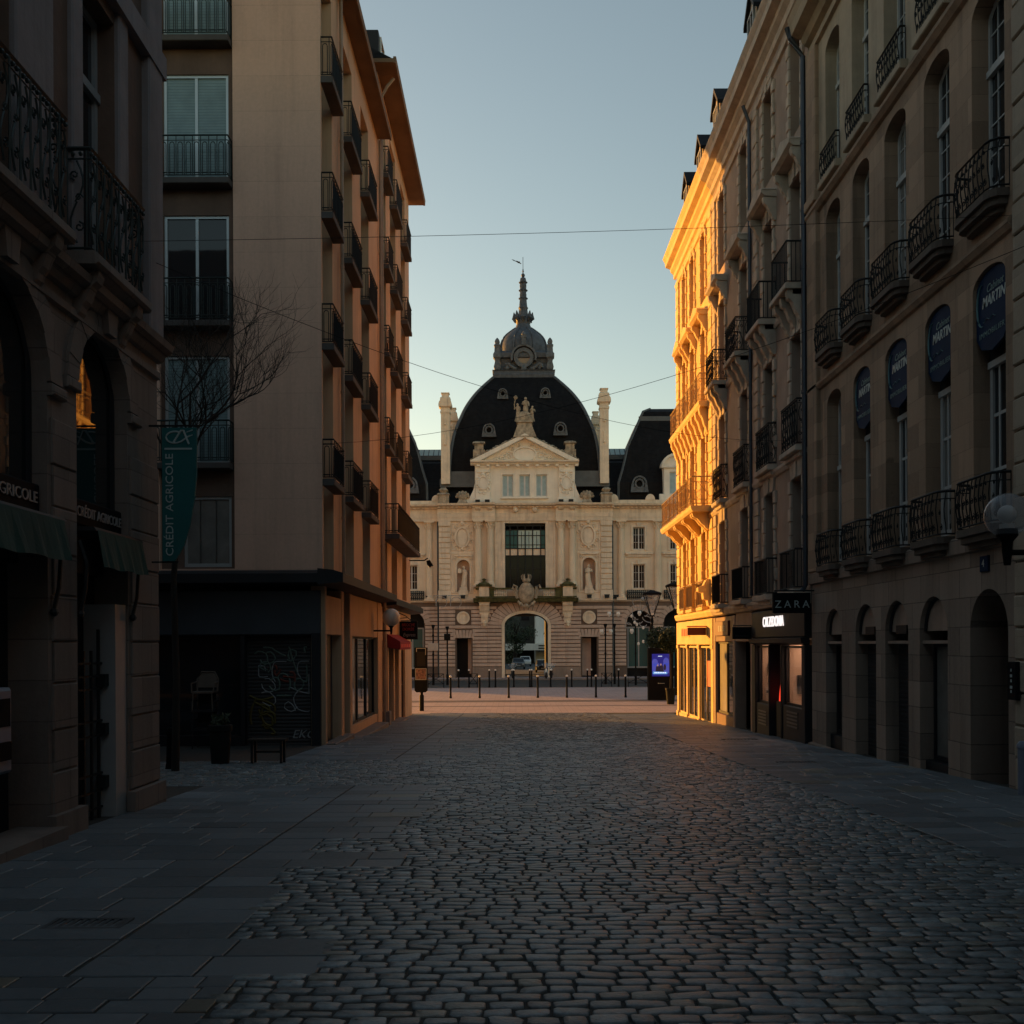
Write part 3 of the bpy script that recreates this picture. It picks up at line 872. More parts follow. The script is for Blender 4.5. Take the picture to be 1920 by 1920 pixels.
# ------------------------------------------------------------------ tan apartment buildings on the left
def strips(root, cols, ops, z0, z1):
    """spandrel panels between the windows of each recessed strip"""
    m = MB(TL)
    for a0, a1 in cols:
        zz = z0
        for h0, h1 in sorted((o[2], o[3]) for o in ops if o[0] == a0):
            if h0 > zz+.02: m.box(a0, a1, -.50, -.40, zz, h0)
            zz = h1
        if z1 > zz+.02: m.box(a0, a1, -.50, -.40, zz, z1)
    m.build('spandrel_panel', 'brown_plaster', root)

def apartments():
    D1 = 25.26; Y2 = 35.9; Y3 = 46.3
    root = thing('apartment_building', 'tan rendered apartment building with iron balconies on its end wall facing the viewer', 'building', (-WL, D1, gz(D1)))
    T = TF(D1)
    ZT = 19.3
    bay = (-8.75, -6.92)
    # end wall with a recessed window strip
    m = MB(T); wall_holes(m, -44, -WL, 3.4, ZT, [(bay[0], bay[1], 3.5, ZT-.3, 0, .10)], .1)
    rows = [5.93, 9.41, 12.9, 16.38]
    whs = [(-8.66, -7.05, r+.15, r+2.85, 0) for r in rows[:3]]+[(-8.66, -7.05, 16.53, 18.9, 0), (-8.2, -7.02, 3.55, 5.3, 0)]
    m.build('end_wall', 'tan_panel', root)
    m = MB(T); wall_holes(m, bay[0], bay[1], 3.5, ZT-.3, whs, .12, n=-.10)
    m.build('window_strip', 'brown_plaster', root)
    for i, (a0, a1, z0, z1, _) in enumerate(whs):
        pane = ['glass_blind', 'glass', 'glass_blind', 'glass_blind', 'glass'][i]
        window(T, root, a0, a1, z0, z1, -.20, 'alu', pane, 2 if i < 4 else 3, 1, .07, 0, mull=.07)
    for r in rows:
        b = MB(T); b.bbox(-8.95, -6.95, -.1, .28, r, r+.15, .015); o = b.build('balcony', 'concrete', root)
        railing(T, o, [(-8.9, -.1), (-8.9, .24), (-6.98, .24), (-6.98, -.1)], r+.18, r+1.18, 'bars', 'iron_green', r=.012)
    # street front
    srow = [5.55, 8.9, 12.15, 15.5]
    cols = [(25.4, 26.8), (28.4, 30.15), (31.85, 33.5)]
    ops = []
    for r in srow[:3]: ops += [(a0, a1, r+.15, r+2.75, 0) for a0, a1 in cols]
    ops += [(a0, a1, srow[3]+.15, srow[3]+2.6, 0) for a0, a1 in cols]
    ops += [(a0, a1, 3.5, 5.25, 0) for a0, a1 in cols]
    strips(root, cols, ops, 3.5, 18.4)
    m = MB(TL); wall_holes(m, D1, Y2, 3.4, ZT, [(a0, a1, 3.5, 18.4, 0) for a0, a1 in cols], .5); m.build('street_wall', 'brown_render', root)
    for a0, a1, z0, z1, _ in ops:
        window(TL, root, a0, a1, z0, z1, -.46, 'grey_paint', 'glass', 2, 1, .06, 0)
    for r in srow:
        for a0, a1 in cols:
            b = MB(TL); b.bbox(a0-.12, a1+.12, 0, .30, r, r+.16, .015); o = b.build('balcony', 'concrete', root)
            railing(TL, o, [(a0-.08, 0), (a0-.08, .27), (a1+.08, .27), (a1+.08, 0)], r+.18, r+1.14, 'bars', 'iron', r=.011)
    # roof overhang and set-back attic
    e = MB(TL); e.box(D1-.5, Y2+.0, -40, .42, 19.32, 19.40); e.profile([(.42, 19.28), (.48, 19.28), (.5, 19.46), (.42, 19.46)], D1-.5, Y2); e.build('roof_overhang', 'soffit', root)
    e = MB(TL); e.box(D1+.3, Y2, -9, -1.6, 19.42, 22.2); e.box(D1, Y2, -9, -1.0, 22.2, 22.4); e.build('attic', 'brown_plaster', root)
    for k in range(2):
        a0 = 28.5+3.6*k
        window(TL, root, a0, a0+1.1, 19.6, 21.7, -1.6, 'white_paint', 'glass', 2, 1, .07, 0)
    b = MB(TL); b.bbox(D1-.3, Y2-.3, -.5, .25, 19.43, 19.5, .01); o = b.build('terrace_edge', 'concrete', root)
    railing(TL, o, [(D1, -.2), (D1, .2), (Y2-.4, .2)], 19.5, 20.5, 'bars', 'iron', r=.014)
    d = MB(TL)
    for y in (27.75, 35.75):
        d.tube([(y, .1, 19.2), (y, .1, 3.5)], .05, 7)
        for z in (5, 8.4, 11.8, 15.2): d.tube([(y, .1, z), (y, .1, z+.08)], .062, 7)
    d.build('downpipe', 'pipe', root)
    # canopy over the shops
    c = MB(TL); c.profile([(-.02, 3.46), (.35, 3.42), (.6, 3.34), (.6, 3.12), (.3, 3.10), (-.02, 3.06)], D1-.6, Y2-.02); c.build('canopy', 'dark_paint', root)
    c = MB(T); c.profile([(-.0, 3.46), (.35, 3.42), (.58, 3.34), (.58, 3.12), (.3, 3.10), (-.0, 3.06)], -44, -WL-.01); c.build('canopy', 'dark_paint', root)
    # shop front, end wall
    g0 = gz(D1)-.3
    s = MB(T); s.bbox(-44, -WL-.05, -.2, .10, 1.86, 2.95, .02); s.box(-44, -WL-2.3, -.3, -.22, 2.9, 3.6); s.build('fascia', 'blue_grey_paint', root)
    s = MB(T); s.box(-44, -6.75, -.4, -.3, g0, 1.86); s.build('shop_window', 'glass', root)
    s = MB(T); s.box(-6.7, -5.0, -.26, -.22, g0, 1.86); sh = s.build('roller_shutter', 'roller', root)
    s = MB(T); s.box(-6.78, -6.68, -.3, .06, g0, 1.86); s.box(-5.02, -4.8, -.3, .12, g0, 1.9); s.box(-16, -6.78, -.32, .04, g0, -.62); s.build('shop_frame', 'dark_paint', root)
    gr = random.Random(5)
    def scribble(mat, n, x0, x1, z0, z1, r, k):
        mm = MB(T)
        for _ in range(n):
            x, z = gr.uniform(x0, x1), gr.uniform(z0, z1); th = gr.uniform(0, 6.28); P = []
            cv = gr.uniform(-1.1, 1.1)
            for i in range(k):
                P.append((min(max(x, x0), x1), -.212, min(max(z, z0), z1))); th += cv*gr.uniform(.2, 1.2); x += .10*math.cos(th); z += .10*math.sin(th)
            mm.tube(P, r, 4)
        return mm
    scribble('x', 12, -6.5, -5.2, .35, 1.55, .022, 9).build('graffiti', 'graf_green', sh)
    scribble('x', 9, -6.62, -6.0, -.6, .35, .03, 8).build('graffiti', 'graf_yellow', sh)
    scribble('x', 5, -6.0, -5.5, .7, 1.1, .028, 5).build('graffiti', 'graf_red', sh)
    scribble('x', 9, -6.4, -5.15, -.1, 1.2, .014, 10).build('graffiti', 'graf_white', sh)
    text('graffiti', 'EKC', .3, lambda x, d, y: (-5.3+x, D1+.21-d, -.62+y), 'graf_white', sh, .01, shear=.3)
    # shop front along the street
    f = MB(TL); f.box(25.4, Y2, -.35, -.3, g0-.3, 3.1); f.build('shop_back', 'dark_in', root)
    f = MB(TL); f.bbox(25.3, 27.6, -.3, .05, 1.86, 2.85, .02); f.build('sign_panel', 'brown_render', root)
    f = MB(TL)
    for a0, a1 in ((25.26, 25.45), (27.6, 28.0), (29.0, 29.4), (34.9, 35.88)): f.bbox(a0, a1, -.3, .06, g0-.4, 3.06, .02)
    f.bbox(29.4, 34.9, -.3, .03, 1.85, 3.06, .02); f.box(29.4, 34.9, -.3, .02, g0-.4, -.75)
    f.build('shop_pier', 'brown_render', root)
    f = MB(TL); f.box(28.0, 29.0, -.22, -.16, g0-.4, 3.0); f.box(25.45, 27.6, -.25, -.2, g0-.4, 1.86); f.build('shop_door', 'blue_grey_paint', root)
    for k in range(3):
        window(TL, root, 29.4+1.84*k, 29.4+1.84*k+1.78, -.75, 1.85, -.14, 'dark_paint', 'glass', 1, 1, .06, 0)
    st = MB(TL); st.bbox(28.2, 34.6, 0, .45, -1.35, -1.0, .02); st.bbox(25.3, 28.2, 0, .3, -1.2, -.83, .02); st.build('doorstep', 'kerb', root)
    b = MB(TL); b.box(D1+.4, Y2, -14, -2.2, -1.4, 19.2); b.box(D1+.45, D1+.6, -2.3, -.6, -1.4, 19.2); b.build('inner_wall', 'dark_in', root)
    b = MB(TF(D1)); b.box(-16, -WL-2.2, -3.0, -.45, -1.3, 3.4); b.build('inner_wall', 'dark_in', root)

    # ---- second building
    root = thing('apartment_building', 'taller orange-lit apartment building with deep timber eaves at the far left end of the street', 'building', (-WL, Y2, gz(Y2)))
    srow = [5.4, 8.6, 11.9, 15.05, 18.3]
    cols = [(36.65, 38.0), (39.3, 41.1), (43.0, 44.6)]
    ops = []
    for r in srow[1:]: ops += [(a0, a1, r+.15, r+2.55, 0) for a0, a1 in cols]
    ops += [(a0, a1, 5.55, 8.1, 0) for a0, a1 in cols]+[(a0, a1, 3.6, 5.1, 0) for a0, a1 in cols[:3]]
    strips(root, cols, ops, 3.5, 21.0)
    m = MB(TL); wall_holes(m, Y2, Y3, 3.3, 21.7, [(a0, a1, 3.5, 21.0, 0) for a0, a1 in cols], .5); m.quad((Y2, 0, 19.3), (Y2, -9, 19.3), (Y2, -9, 21.7), (Y2, 0, 21.7)); m.build('street_wall', 'brown_render', root)
    for a0, a1, z0, z1, _ in ops:
        window(TL, root, a0, a1, z0, z1, -.46, 'grey_paint', 'glass', 2, 1, .06, 0)
    for r in srow[1:]:
        for a0, a1 in cols:
            b = MB(TL); b.bbox(a0-.1, a1+.1, 0, .30, r, r+.16, .015); o = b.build('balcony', 'concrete', root)
            railing(TL, o, [(a0-.06, 0), (a0-.06, .27), (a1+.06, .27), (a1+.06, 0)], r+.18, r+1.12, 'bars', 'iron', r=.012)
    b = MB(TL); b.bbox(36.6, 44.6, 0, .62, 5.4, 5.58, .02); o = b.build('balcony', 'concrete', root)
    railing(TL, o, [(36.65, 0), (36.65, .58), (44.55, .58), (44.55, 0)], 5.6, 6.65, 'bars', 'iron', r=.012)
    e = MB(TL); e.box(Y2-.55, Y3+.6, -9, .62, 21.72, 21.86); e.profile([(.62, 21.70), (.7, 21.70), (.72, 21.92), (.62, 21.92)], Y2-.55, Y3+.6); e.build('roof_overhang', 'soffit', root)
    e = MB(TL); e.profile([(.55, 21.9), (-4, 24.2), (-9, 21.9)], Y2-.5, Y3+.5); e.build('roof', 'slate_side', root)
    b = MB(TL); b.bbox(Y2-.45, Y2+1.2, -.5, .1, 21.95, 22.9, .02); o = b.build('dormer', 'dark_paint', root)
    window(TL, o, Y2-.2, Y2+.7, 22.0, 22.8, .11, 'white_paint', 'glass', 1, 1, .07, 0)
    d = MB(TL); d.tube([(36.15, .55, 21.6), (36.15, .3, 21.3), (36.15, .1, 20.9), (36.15, .1, 3.3)], .055, 7)
    d.tube([(36.15, .12, 3.3), (36.15, .12, gz(36)+.02)], .07, 8); d.build('downpipe', 'pipe', root)
    c = MB(TL); c.profile([(-.02, 3.36), (.35, 3.30), (.55, 3.24), (.55, 3.02), (.3, 3.0), (-.02, 2.96)], Y2+.3, Y3+.3); c.build('canopy', 'dark_paint', root)
    g0 = gz(47)-.3
    s = MB(TL); s.bbox(Y2, Y3, -.3, .0, 1.75, 2.98, .02)
    for a0, a1 in ((Y2, 36.6), (37.7, 38.0), (39.6, 39.9), (41.3, 42.1), (43.6, Y3)): s.bbox(a0, a1, -.3, .04, g0, 1.75, .02)
    s.build('shop_pier', 'brown_render', root)
    s = MB(TL); s.box(36.6, 37.7, -.25, -.2, g0, 1.75); s.box(38.0, 39.6, -.16, -.12, g0, 1.75); s.box(39.9, 41.3, -.2, -.16, g0, 1.75); s.build('shop_door', 'dark_paint', root)
    window(TL, root, 42.1, 43.6, g0, 1.75, -.1, 'brown_plaster', 'glass', 2, 2, .07, .02)
    st = MB(TL); st.bbox(38.0, 41.4, 0, .4, -1.75, -1.32, .02); st.bbox(36.1, 36.6, 0, .3, -1.6, -.75, .02); st.build('doorstep', 'kerb', root)
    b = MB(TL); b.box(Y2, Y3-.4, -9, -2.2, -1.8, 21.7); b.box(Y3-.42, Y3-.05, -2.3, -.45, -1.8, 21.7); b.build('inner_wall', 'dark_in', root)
    # the face towards the square
    b = MB(); b.box(-42, -WL-.02, Y3-.04, Y3, -1.8, 21.7); b.build('square_wall', 'tan_wall', root)
    aw = MB(TL)
    v = [(37.7, .02, 2.0), (41.4, .02, 2.0), (41.4, .5, 1.72), (37.7, .5, 1.72)]
    aw.add(v, [(0, 1, 2, 3)]); aw.add([(37.7, .5, 1.72), (41.4, .5, 1.72), (41.4, .505, 1.42), (37.7, .505, 1.42)], [(0, 1, 2, 3)])
    aw.add([(37.7, .02, 2.0), (37.7, .5, 1.72), (37.7, .505, 1.42), (37.7, .02, 1.5)], [(0, 1, 2, 3)])
    o = aw.build('awning', 'red_awn', root)
    q = MB(TL)
    for k in range(5):
        q.box(37.95+.68*k, 38.35+.68*k, .507, .515, 1.50, 1.63)
    q.build('awning_pattern', 'red_sign', o)
apartments()
# ------------------------------------------------------------------ right-hand side of the street
def TRt(yc, zc, n):      # lettering on the right wall: reads towards the viewer's right (falling y)
    return lambda x, d, y: (WR-n-d, yc-x, zc+y)

def right_near():
    root = thing('stone_building', 'pale stone building at the right edge beside the wall lamp', 'building', (WR, 8, 0))
    m = MB(TR); wall_holes(m, -40, 14.5, -.6, 16, [(11.4, 12.6, 3.4, 6.6, .2), (11.4, 12.6, 8, 11, .2), (11.2, 12.8, -.5, 2.4, .5)], .35)
    m.quad((14.5, 0, -.6), (14.5, -9, -.6), (14.5, -9, 16), (14.5, 0, 16)); m.quad((-40, 0, 16), (14.5, 0, 16), (14.5, -9, 16), (-40, -9, 16))
    m.build('wall', 'pale_stone', root)
    s = MB(TR)
    z = -.5; i = 0
    while z < 15.5:
        s.bbox(13.75-(.18 if i % 2 else 0), 14.48, 0, .05+.012*(i % 2), z+.012, z+.46-.012, .02); z += .46; i += 1
    s.build('corner_blocks', 'pale_stone', root)
    for a in ((11.4, 12.6, 3.4, 6.6), (11.4, 12.6, 8, 11), (11.2, 12.8, -.5, 2.4)): window(TR, root, *a, -.3, 'white_paint', 'glass', 2, 4, rise=.2)
    b = MB(TR); b.box(-40, 14.2, -8, -2.2, -.6, 15.9); b.build('inner_wall', 'dark_in', root)
    t = thing('door_intercom', 'black door intercom panel with small pale keys beside the dark arched doorway', 'intercom', (WR-.06, 14.42, 1.1))
    b = MB(TR); b.bbox(14.3, 14.55, .06, .12, .78, 1.32, .012); b.build('panel', 'black', t)
    b = MB(TR)
    for k, (q, w) in enumerate(((1.2, .03), (1.12, .05), (1.05, .03), (.96, .06), (.9, .03))): b.box(14.43-w/2, 14.43+w/2, .118, .126, q-.02, q+.02)
    b.build('key', 'letter_grey', t)
    t = thing('bollard', 'short pale bollard by the wall at the right edge', 'bollard', (6.88, 13.9, gz(13.9)))
    b = MB(); g = gz(13.9); b.lathe(6.88, 13.9, [(.07, g), (.07, g+.62), (.085, g+.63), (.085, g+.67), (.05, g+.72), (.0, g+.73)], 10); b.build('post', 'atm', t, 40)
right_near()

def stone_house():
    Y0, Y1 = 14.52, 24.55
    root = thing('stone_townhouse', 'dark brown stone townhouse with arched windows and agency boards on the right', 'building', (WR, 19.5, gz(19.5)))
    cx = [(14.79, 15.85), (16.66, 17.70), (18.52, 19.6), (20.44, 21.45), (22.27, 23.27)]
    gx = [(14.76, 16.0), (16.83, 18.0), (18.52, 19.68), (20.18, 21.4), (22.3, 23.45)]
    gcr = [2.40, 2.38, 2.38, 2.38, 2.36]
    ops = [(a0, a1, -1.2, c, (a1-a0)/2, .42) for (a0, a1), c in zip(gx, gcr)]
    ops[0] = (*gx[0], -1.2, 2.40, .64, 1.5)
    m = MB(TR); wall_holes(m, Y0, Y1, -1.3, 3.1, ops); m.build('ground_wall', 'base_stone', root)
    up = [(a0, a1, 3.35, 7.22, .24) for a0, a1 in cx]+[(a0, a1, 8.1, 11.42, .26) for a0, a1 in cx]
    m = MB(TR); wall_holes(m, Y0, Y1, 3.1, 11.7, up, .34); m.build('wall', 'stone_brown', root)
    top = [(a0, a1, 12.1, 15.2, .24) for a0, a1 in cx]
    m = MB(TR); wall_holes(m, Y0, Y1, 11.7, 16.0, top, .34); m.quad((Y0, 0, 11.7), (Y0, -9, 11.7), (Y0, -9, 16), (Y0, 0, 16)); m.build('top_wall', 'cream_render', root)
    s = MB(TR)
    s.profile([(0, 2.98), (.07, 3.0), (.09, 3.22), (.05, 3.26), (0, 3.27)], Y0, Y1); s.build('string_course', 'base_stone', root)
    s = MB(TR); s.profile([(0, 7.46), (.05, 7.48), (.10, 7.56), (.10, 7.62), (0, 7.68)], Y0, Y1)
    s.profile([(0, 11.6), (.06, 11.63), (.13, 11.72), (.13, 11.79), (0, 11.86)], Y0, Y1); s.build('string_course', 'stone_brown', root)
    s = MB(TR)
    s.profile([(0, 15.5), (.08, 15.52), (.1, 15.62), (.0, 15.64)], Y0, Y1)
    s.profile([(0, 15.85), (.12, 15.9), (.2, 16.05), (.42, 16.14), (.46, 16.34), (.52, 16.5), (0, 16.56)], Y0, Y1); s.build('cornice', 'cream_render', root)
    s = MB(TR); s.bbox(23.78, 24.5, 0, .10, 3.27, 15.5, .02); s.bbox(23.7, 24.54, .0, .15, 11.86, 12.1, .02); s.build('pilaster', 'stone_brown', root)
    r = MB(TR); r.profile([(.4, 16.5), (-2.2, 20), (-9, 20), (-9, 16.5)], Y0, Y1); r.build('roof', 'slate_side', root)
    b = MB(TR); b.box(Y0+.2, Y1-.2, -9, -2.2, -1.2, 16.4); b.box(Y0+.02, Y0+.3, -2.3, -.5, 3.2, 16.4); b.build('inner_wall', 'dark_in', root)
    # windows
    for i, (a0, a1) in enumerate(cx):
        if i == 4: window(TR, root, a0, a1, 3.4, 7.2, -.32, 'white_paint', 'glass', 2, 5, .06, .02, transom=5.55, rise=.24)
        else:
            window(TR, root, a0, a1, 3.4, 5.92, -.32, 'white_paint', 'glass', 2, 3, .09, .05, transom=5.86)
            k = MB(TR); P = arch_pts(a0, a1, 6.98, .24, 10)
            k.prism([(a0, 5.9)]+P+[(a1, 5.9)], -.33, -.26); k.build('blind_panel', 'dark_paint', root)
        window(TR, root, a0, a1, 8.15, 11.4, -.32, 'white_paint', 'glass', 2, 7, .055, .02, transom=10.35, rise=.26)
        window(TR, root, a0, a1, 12.15, 15.18, -.32, 'white_paint', 'glass', 2, 7, .055, .02, transom=14.2, rise=.24)
        # first and second floor balconies with bowed iron fronts
        for z, h in ((3.22, .72), (8.02, .70)):
            e0, e1 = a0-.14, a1+.14; n1 = .26
            plan = [(e0, 0), (e0+.02, .15), (e0+.10, n1-.03), (e0+.20, n1), (e1-.20, n1), (e1-.10, n1-.03), (e1-.02, .15), (e1, 0)]
            b = MB(TR); b.slabp([(a, n+.03 if n else n) for a, n in plan], z-.02, z+.09)
            c = (e0+e1)/2
            b.slabp([(c+(a-c)*.93, n*.9) for a, n in plan], z-.12, z-.02)
            b.slabp([(c+(a-c)*.78, n*.55) for a, n in plan], z-.20, z-.12)
            o = b.build('balcony', 'balcony_stone', root)
            railing(TR, o, plan, z+.10, z+.10+h, 'belly', 'iron', r=.010)
        b = MB(TR); b.bbox(a0-.14, a1+.14, 0, .16, 11.92, 12.08, .02); o = b.build('balcony', 'cream_render', root)
        railing(TR, o, [(a0-.05, .02), (a0-.05, .11), (a1+.05, .11), (a1+.05, .02)], 12.08, 12.72, 'belly', 'iron', r=.010)
    # shop doorways
    for i, ((a0, a1), cr) in enumerate(zip(gx, gcr)):
        h = (a1-a0)/2
        if i == 0:
            d = MB(TR); d.box(a0, a1, -1.5, -1.45, -1, 1.76); P = arch_pts(a0, a1, 1.76, .64, 10); d.prism(P, -1.5, -1.45); d.build('door', 'dark_paint', root)
            continue
        d = MB(TR); P = arch_pts(a0, a1, cr-h, h, 14); d.prism(P, -.16, -.12); d.box(a0, a1, -.16, -.05, 1.575, 1.63)
        o = d.build('arch_panel', 'plaster_B', root)
        d = MB(TR); d.tube([(a, -.10, z) for a, z in arch_pts(a0+.03, a1-.03, cr-h, h-.03, 14)], .03, 4); d.build('arch_frame', 'dark_paint', o)
        if i in (2, 3):
            d = MB(TR); d.box(a0, a1, -.30, -.26, -1.2, 1.58); d.build('roller_shutter', 'roller', root)
            d = MB(TR); d.box((a0+a1)/2-.26, (a0+a1)/2+.26, -.12, -.09, 1.76, 1.92); d.build('name_plate', 'dark_paint', root)
        else:
            window(TR, root, a0, a1, gz(a0)+.12 if i == 1 else gz(a0)+.3, 1.58, -.30, 'dark_paint', 'glass', 1 if i == 1 else 2, 1, .06, 0)
            d = MB(TR); d.box(a0, a1, -.34, -.1, gz(a1)-.1, gz(a0)+.11 if i == 1 else gz(a0)+.28); d.build('door_sill', 'dark_paint', root)
    st = MB(TR)
    st.profile([(0, -1.3), (.10, -1.3), (.10, gz(24)+.02), (0, gz(24)+.05)], 22, Y1); st.build('plinth', 'base_stone', root)
    # hanging agency boards
    for i, (a0, a1) in enumerate(cx[:4]):
        y = (a0+a1)/2
        t = thing('agency_board', ['largest navy agency board, nearest the right edge of the photo', 'navy agency board second from the right edge', 'navy agency board second from the drainpipe end', 'smallest navy agency board, nearest the drainpipe'][i], 'sign', (WR, y, 6.6), 'navy agency boards in the arched window heads')
        P = arch_pts(a0+.02, a1-.02, 6.96, .24, 12); low = [(a1-.02, 6.25), (a1-.18, 6.06), (y, 5.97), (a0+.18, 6.06), (a0+.02, 6.25)]
        b = MB(TR); b.prism(P+low, -.10, -.05); b.build('board', 'navy', t)
        text('lettering', 'Cabinet', .17, TRt(y-.10, 6.92, -.045), 'letter_teal', t, .006, shear=.3)
        text('lettering', 'MARTIN', .225, TRt(y-.06, 6.74, -.045), 'letter_grey', t, .006, width=.74, shear=.2, bold=.004)
        text('lettering', 'IMMOBILIER', .12, TRt(y, 6.26, -.045), 'letter_teal', t, .006, width=.80, space=1.2)
        L = MB(TR); L.tube([(y+.30+.16*math.cos(R(d)), -.04, 6.72+.32*math.sin(R(d))) for d in range(-100, 101, 16)], [.005+.016*math.sin(PI*i/12) for i in range(13)], 5)
        L.tube([(y+.2-.03*k, -.04, 6.47+.02*math.sin(k)) for k in range(-2, 12)], .006, 4)
        L.build('emblem', 'letter_teal', t)
    # ad screen behind the far shop window
    t = thing('advert_screen', 'lit blue and pink advert screen in the arched shop nearest the drainpipe', 'screen', (WR-.12, 22.5, .6))
    b = MB(TR); b.box(22.33, 22.68, -.26, -.21, .05, 1.36); b.build('case', 'black', t)
    b = MB(TR); b.box(22.36, 22.65, -.209, -.205, .80, 1.28); b.build('panel', 'screen_cyan', t)
    b = MB(TR); b.box(22.36, 22.65, -.209, -.205, .44, .79); b.build('panel', 'screen_dark', t)
    b = MB(TR); b.box(22.38, 22.63, -.204, -.202, .52, .56); b.build('panel', 'red_glow', t)
    b = MB(TR); b.ball(22.5, -.2, .98, .06, 8); b.box(22.42, 22.58, -.204, -.2, .74, .93); b.build('figure', 'screen_dark', t)
    # house number plaque
    t = thing('house_plaque', 'small dark square plaque high above the dark arched doorway', 'plaque', (WR, 15.4, 2.8))
    p = MB(TR); p.bbox(15.32, 15.58, 0, .04, 2.66, 2.9, .01); p.build('plate', 'navy', t)
    text('lettering', '4', .16, TRt(15.45, 2.78, .045), 'letter_grey', t, .004)
stone_house()

def hood(mb, a, w, zb, zt, pr):
    """shallow pediment on two consoles above a window"""
    mb.profile([(0, zb), (pr*.75, zb+.02), (pr, zb+.1), (pr, zb+.18), (0, zb+.2)], a-w/2, a+w/2)
    mb.prism([(a-w/2-.02, zb+.18), (a+w/2+.02, zb+.18), (a+w/2-.06, zb+.24), (a, zt), (a-w/2+.06, zb+.24)], 0, pr*.96)
    for s in (-1, 1): console(mb, a+s*(w/2-.12), .16, zb, pr*.85, .62)

def classical(root, Y0, Y1, cols, pl, tr, lit, lv3):
    Z0 = -1.8
    lv = [(2.95, 5.75), (6.55, 9.35), (10.5, 13.25), (14.42, 16.9)]
    ops = [(a0, a1, z0, z1, 0) for z0, z1 in lv for a0, a1 in cols]
    m = MB(TR); wall_holes(m, Y0, Y1, 2.6, 17.6, ops, .32); m.build('wall', pl, root)
    q = MB(TR)
    for a0, a1 in cols:
        for z0, z1 in lv:
            quoin_band(q, a0, z0, z1, .16, .05, side=-1); quoin_band(q, a1, z0, z1, .16, .05, side=1)
            c = (a0+a1)/2; w = a1-a0
            for k in range(-2, 3):                                   # flat arch of wedge stones
                x0, x1 = c+(k-.5)*w/5, c+(k+.5)*w/5
                q.prism([(x0+.008, z1+.004), (x1-.008, z1+.004), (x1+.05*k-.008+.02, z1+.42), (x0+.05*k+.008-.02, z1+.42)], 0, .055+(.03 if k == 0 else 0))
    q.build('window_surrounds', tr, root)
    h = MB(TR)
    for a0, a1 in cols: hood(h, (a0+a1)/2, a1-a0+.75, 13.66, 14.16, .42)
    h.build('window_hoods', tr, root)
    s = MB(TR)
    s.profile([(0, 2.55), (.10, 2.58), (.16, 2.72), (.16, 2.80), (0, 2.86)], Y0, Y1)
    s.profile([(0, 6.1), (.05, 6.12), (.1, 6.22), (.1, 6.3), (0, 6.36)], Y0, Y1)
    s.profile([(0, 10.1), (.04, 10.12), (.07, 10.2), (.07, 10.3), (0, 10.32)], Y0, Y1)
    s.profile([(0, 17.05), (.07, 17.08), (.09, 17.2), (0, 17.24)], Y0, Y1)
    s.build('string_course', tr, root)
    c = MB(TR)
    e = .3 if lit else 0
    c.profile([(0, 17.55), (.08, 17.6), (.10, 17.78), (.22, 17.9), (.24, 18.02), (.44, 18.1), (.46, 18.28), (.54, 18.42), (.56, 18.48), (0, 18.52)], Y0, Y1+e)
    c.build('cornice', tr, root)
    for a0, a1 in cols:
        for k, (z0, z1) in enumerate(lv): window(TR, root, a0, a1, z0+.02, z1, -.28, 'grey_paint' if not lit else 'brown_plaster', 'shutter_lit' if lit else 'glass', 2, 1, .06, 0)
    r = MB(TR); r.profile([(.3, 18.5), (-1.3, 21.8), (-3.4, 22.7), (-9, 22.7), (-9, 18.5)], Y0, Y1); r.build('roof', 'slate_side', root)
    b = MB(TR); b.box(Y0+.05, Y1-.06, -9, -2.6, Z0, 18.4); b.build('inner_wall', 'dark_in', root)

def dormer(root, y, wall, hh=0):
    d = MB(TR); d.prism([(y-.52, 18.45), (y+.52, 18.45), (y+.52, 20.35), (y, 20.95), (y-.52, 20.35)], -1.6, -.06); o = d.build('dormer', wall, root)
    d = MB(TR)
    for s in (-1, 1):
        d.prism([(y, 20.93), (y, 21.08), (y+s*.66, 20.36), (y+s*.66, 20.22)], -2.3, .06)
    d.build('dormer_roof', 'slate_side', o)
    window(TR, o, y-.38, y+.38, 18.9, 20.4, -.05, 'grey_paint', 'glass', 2, 2, .06, .02)

M['shutter_lit'] = stripes_mat('painted_shutter', (.50, .33, .17), (.30, .18, .09), 11, 2, .7, bump=.4)

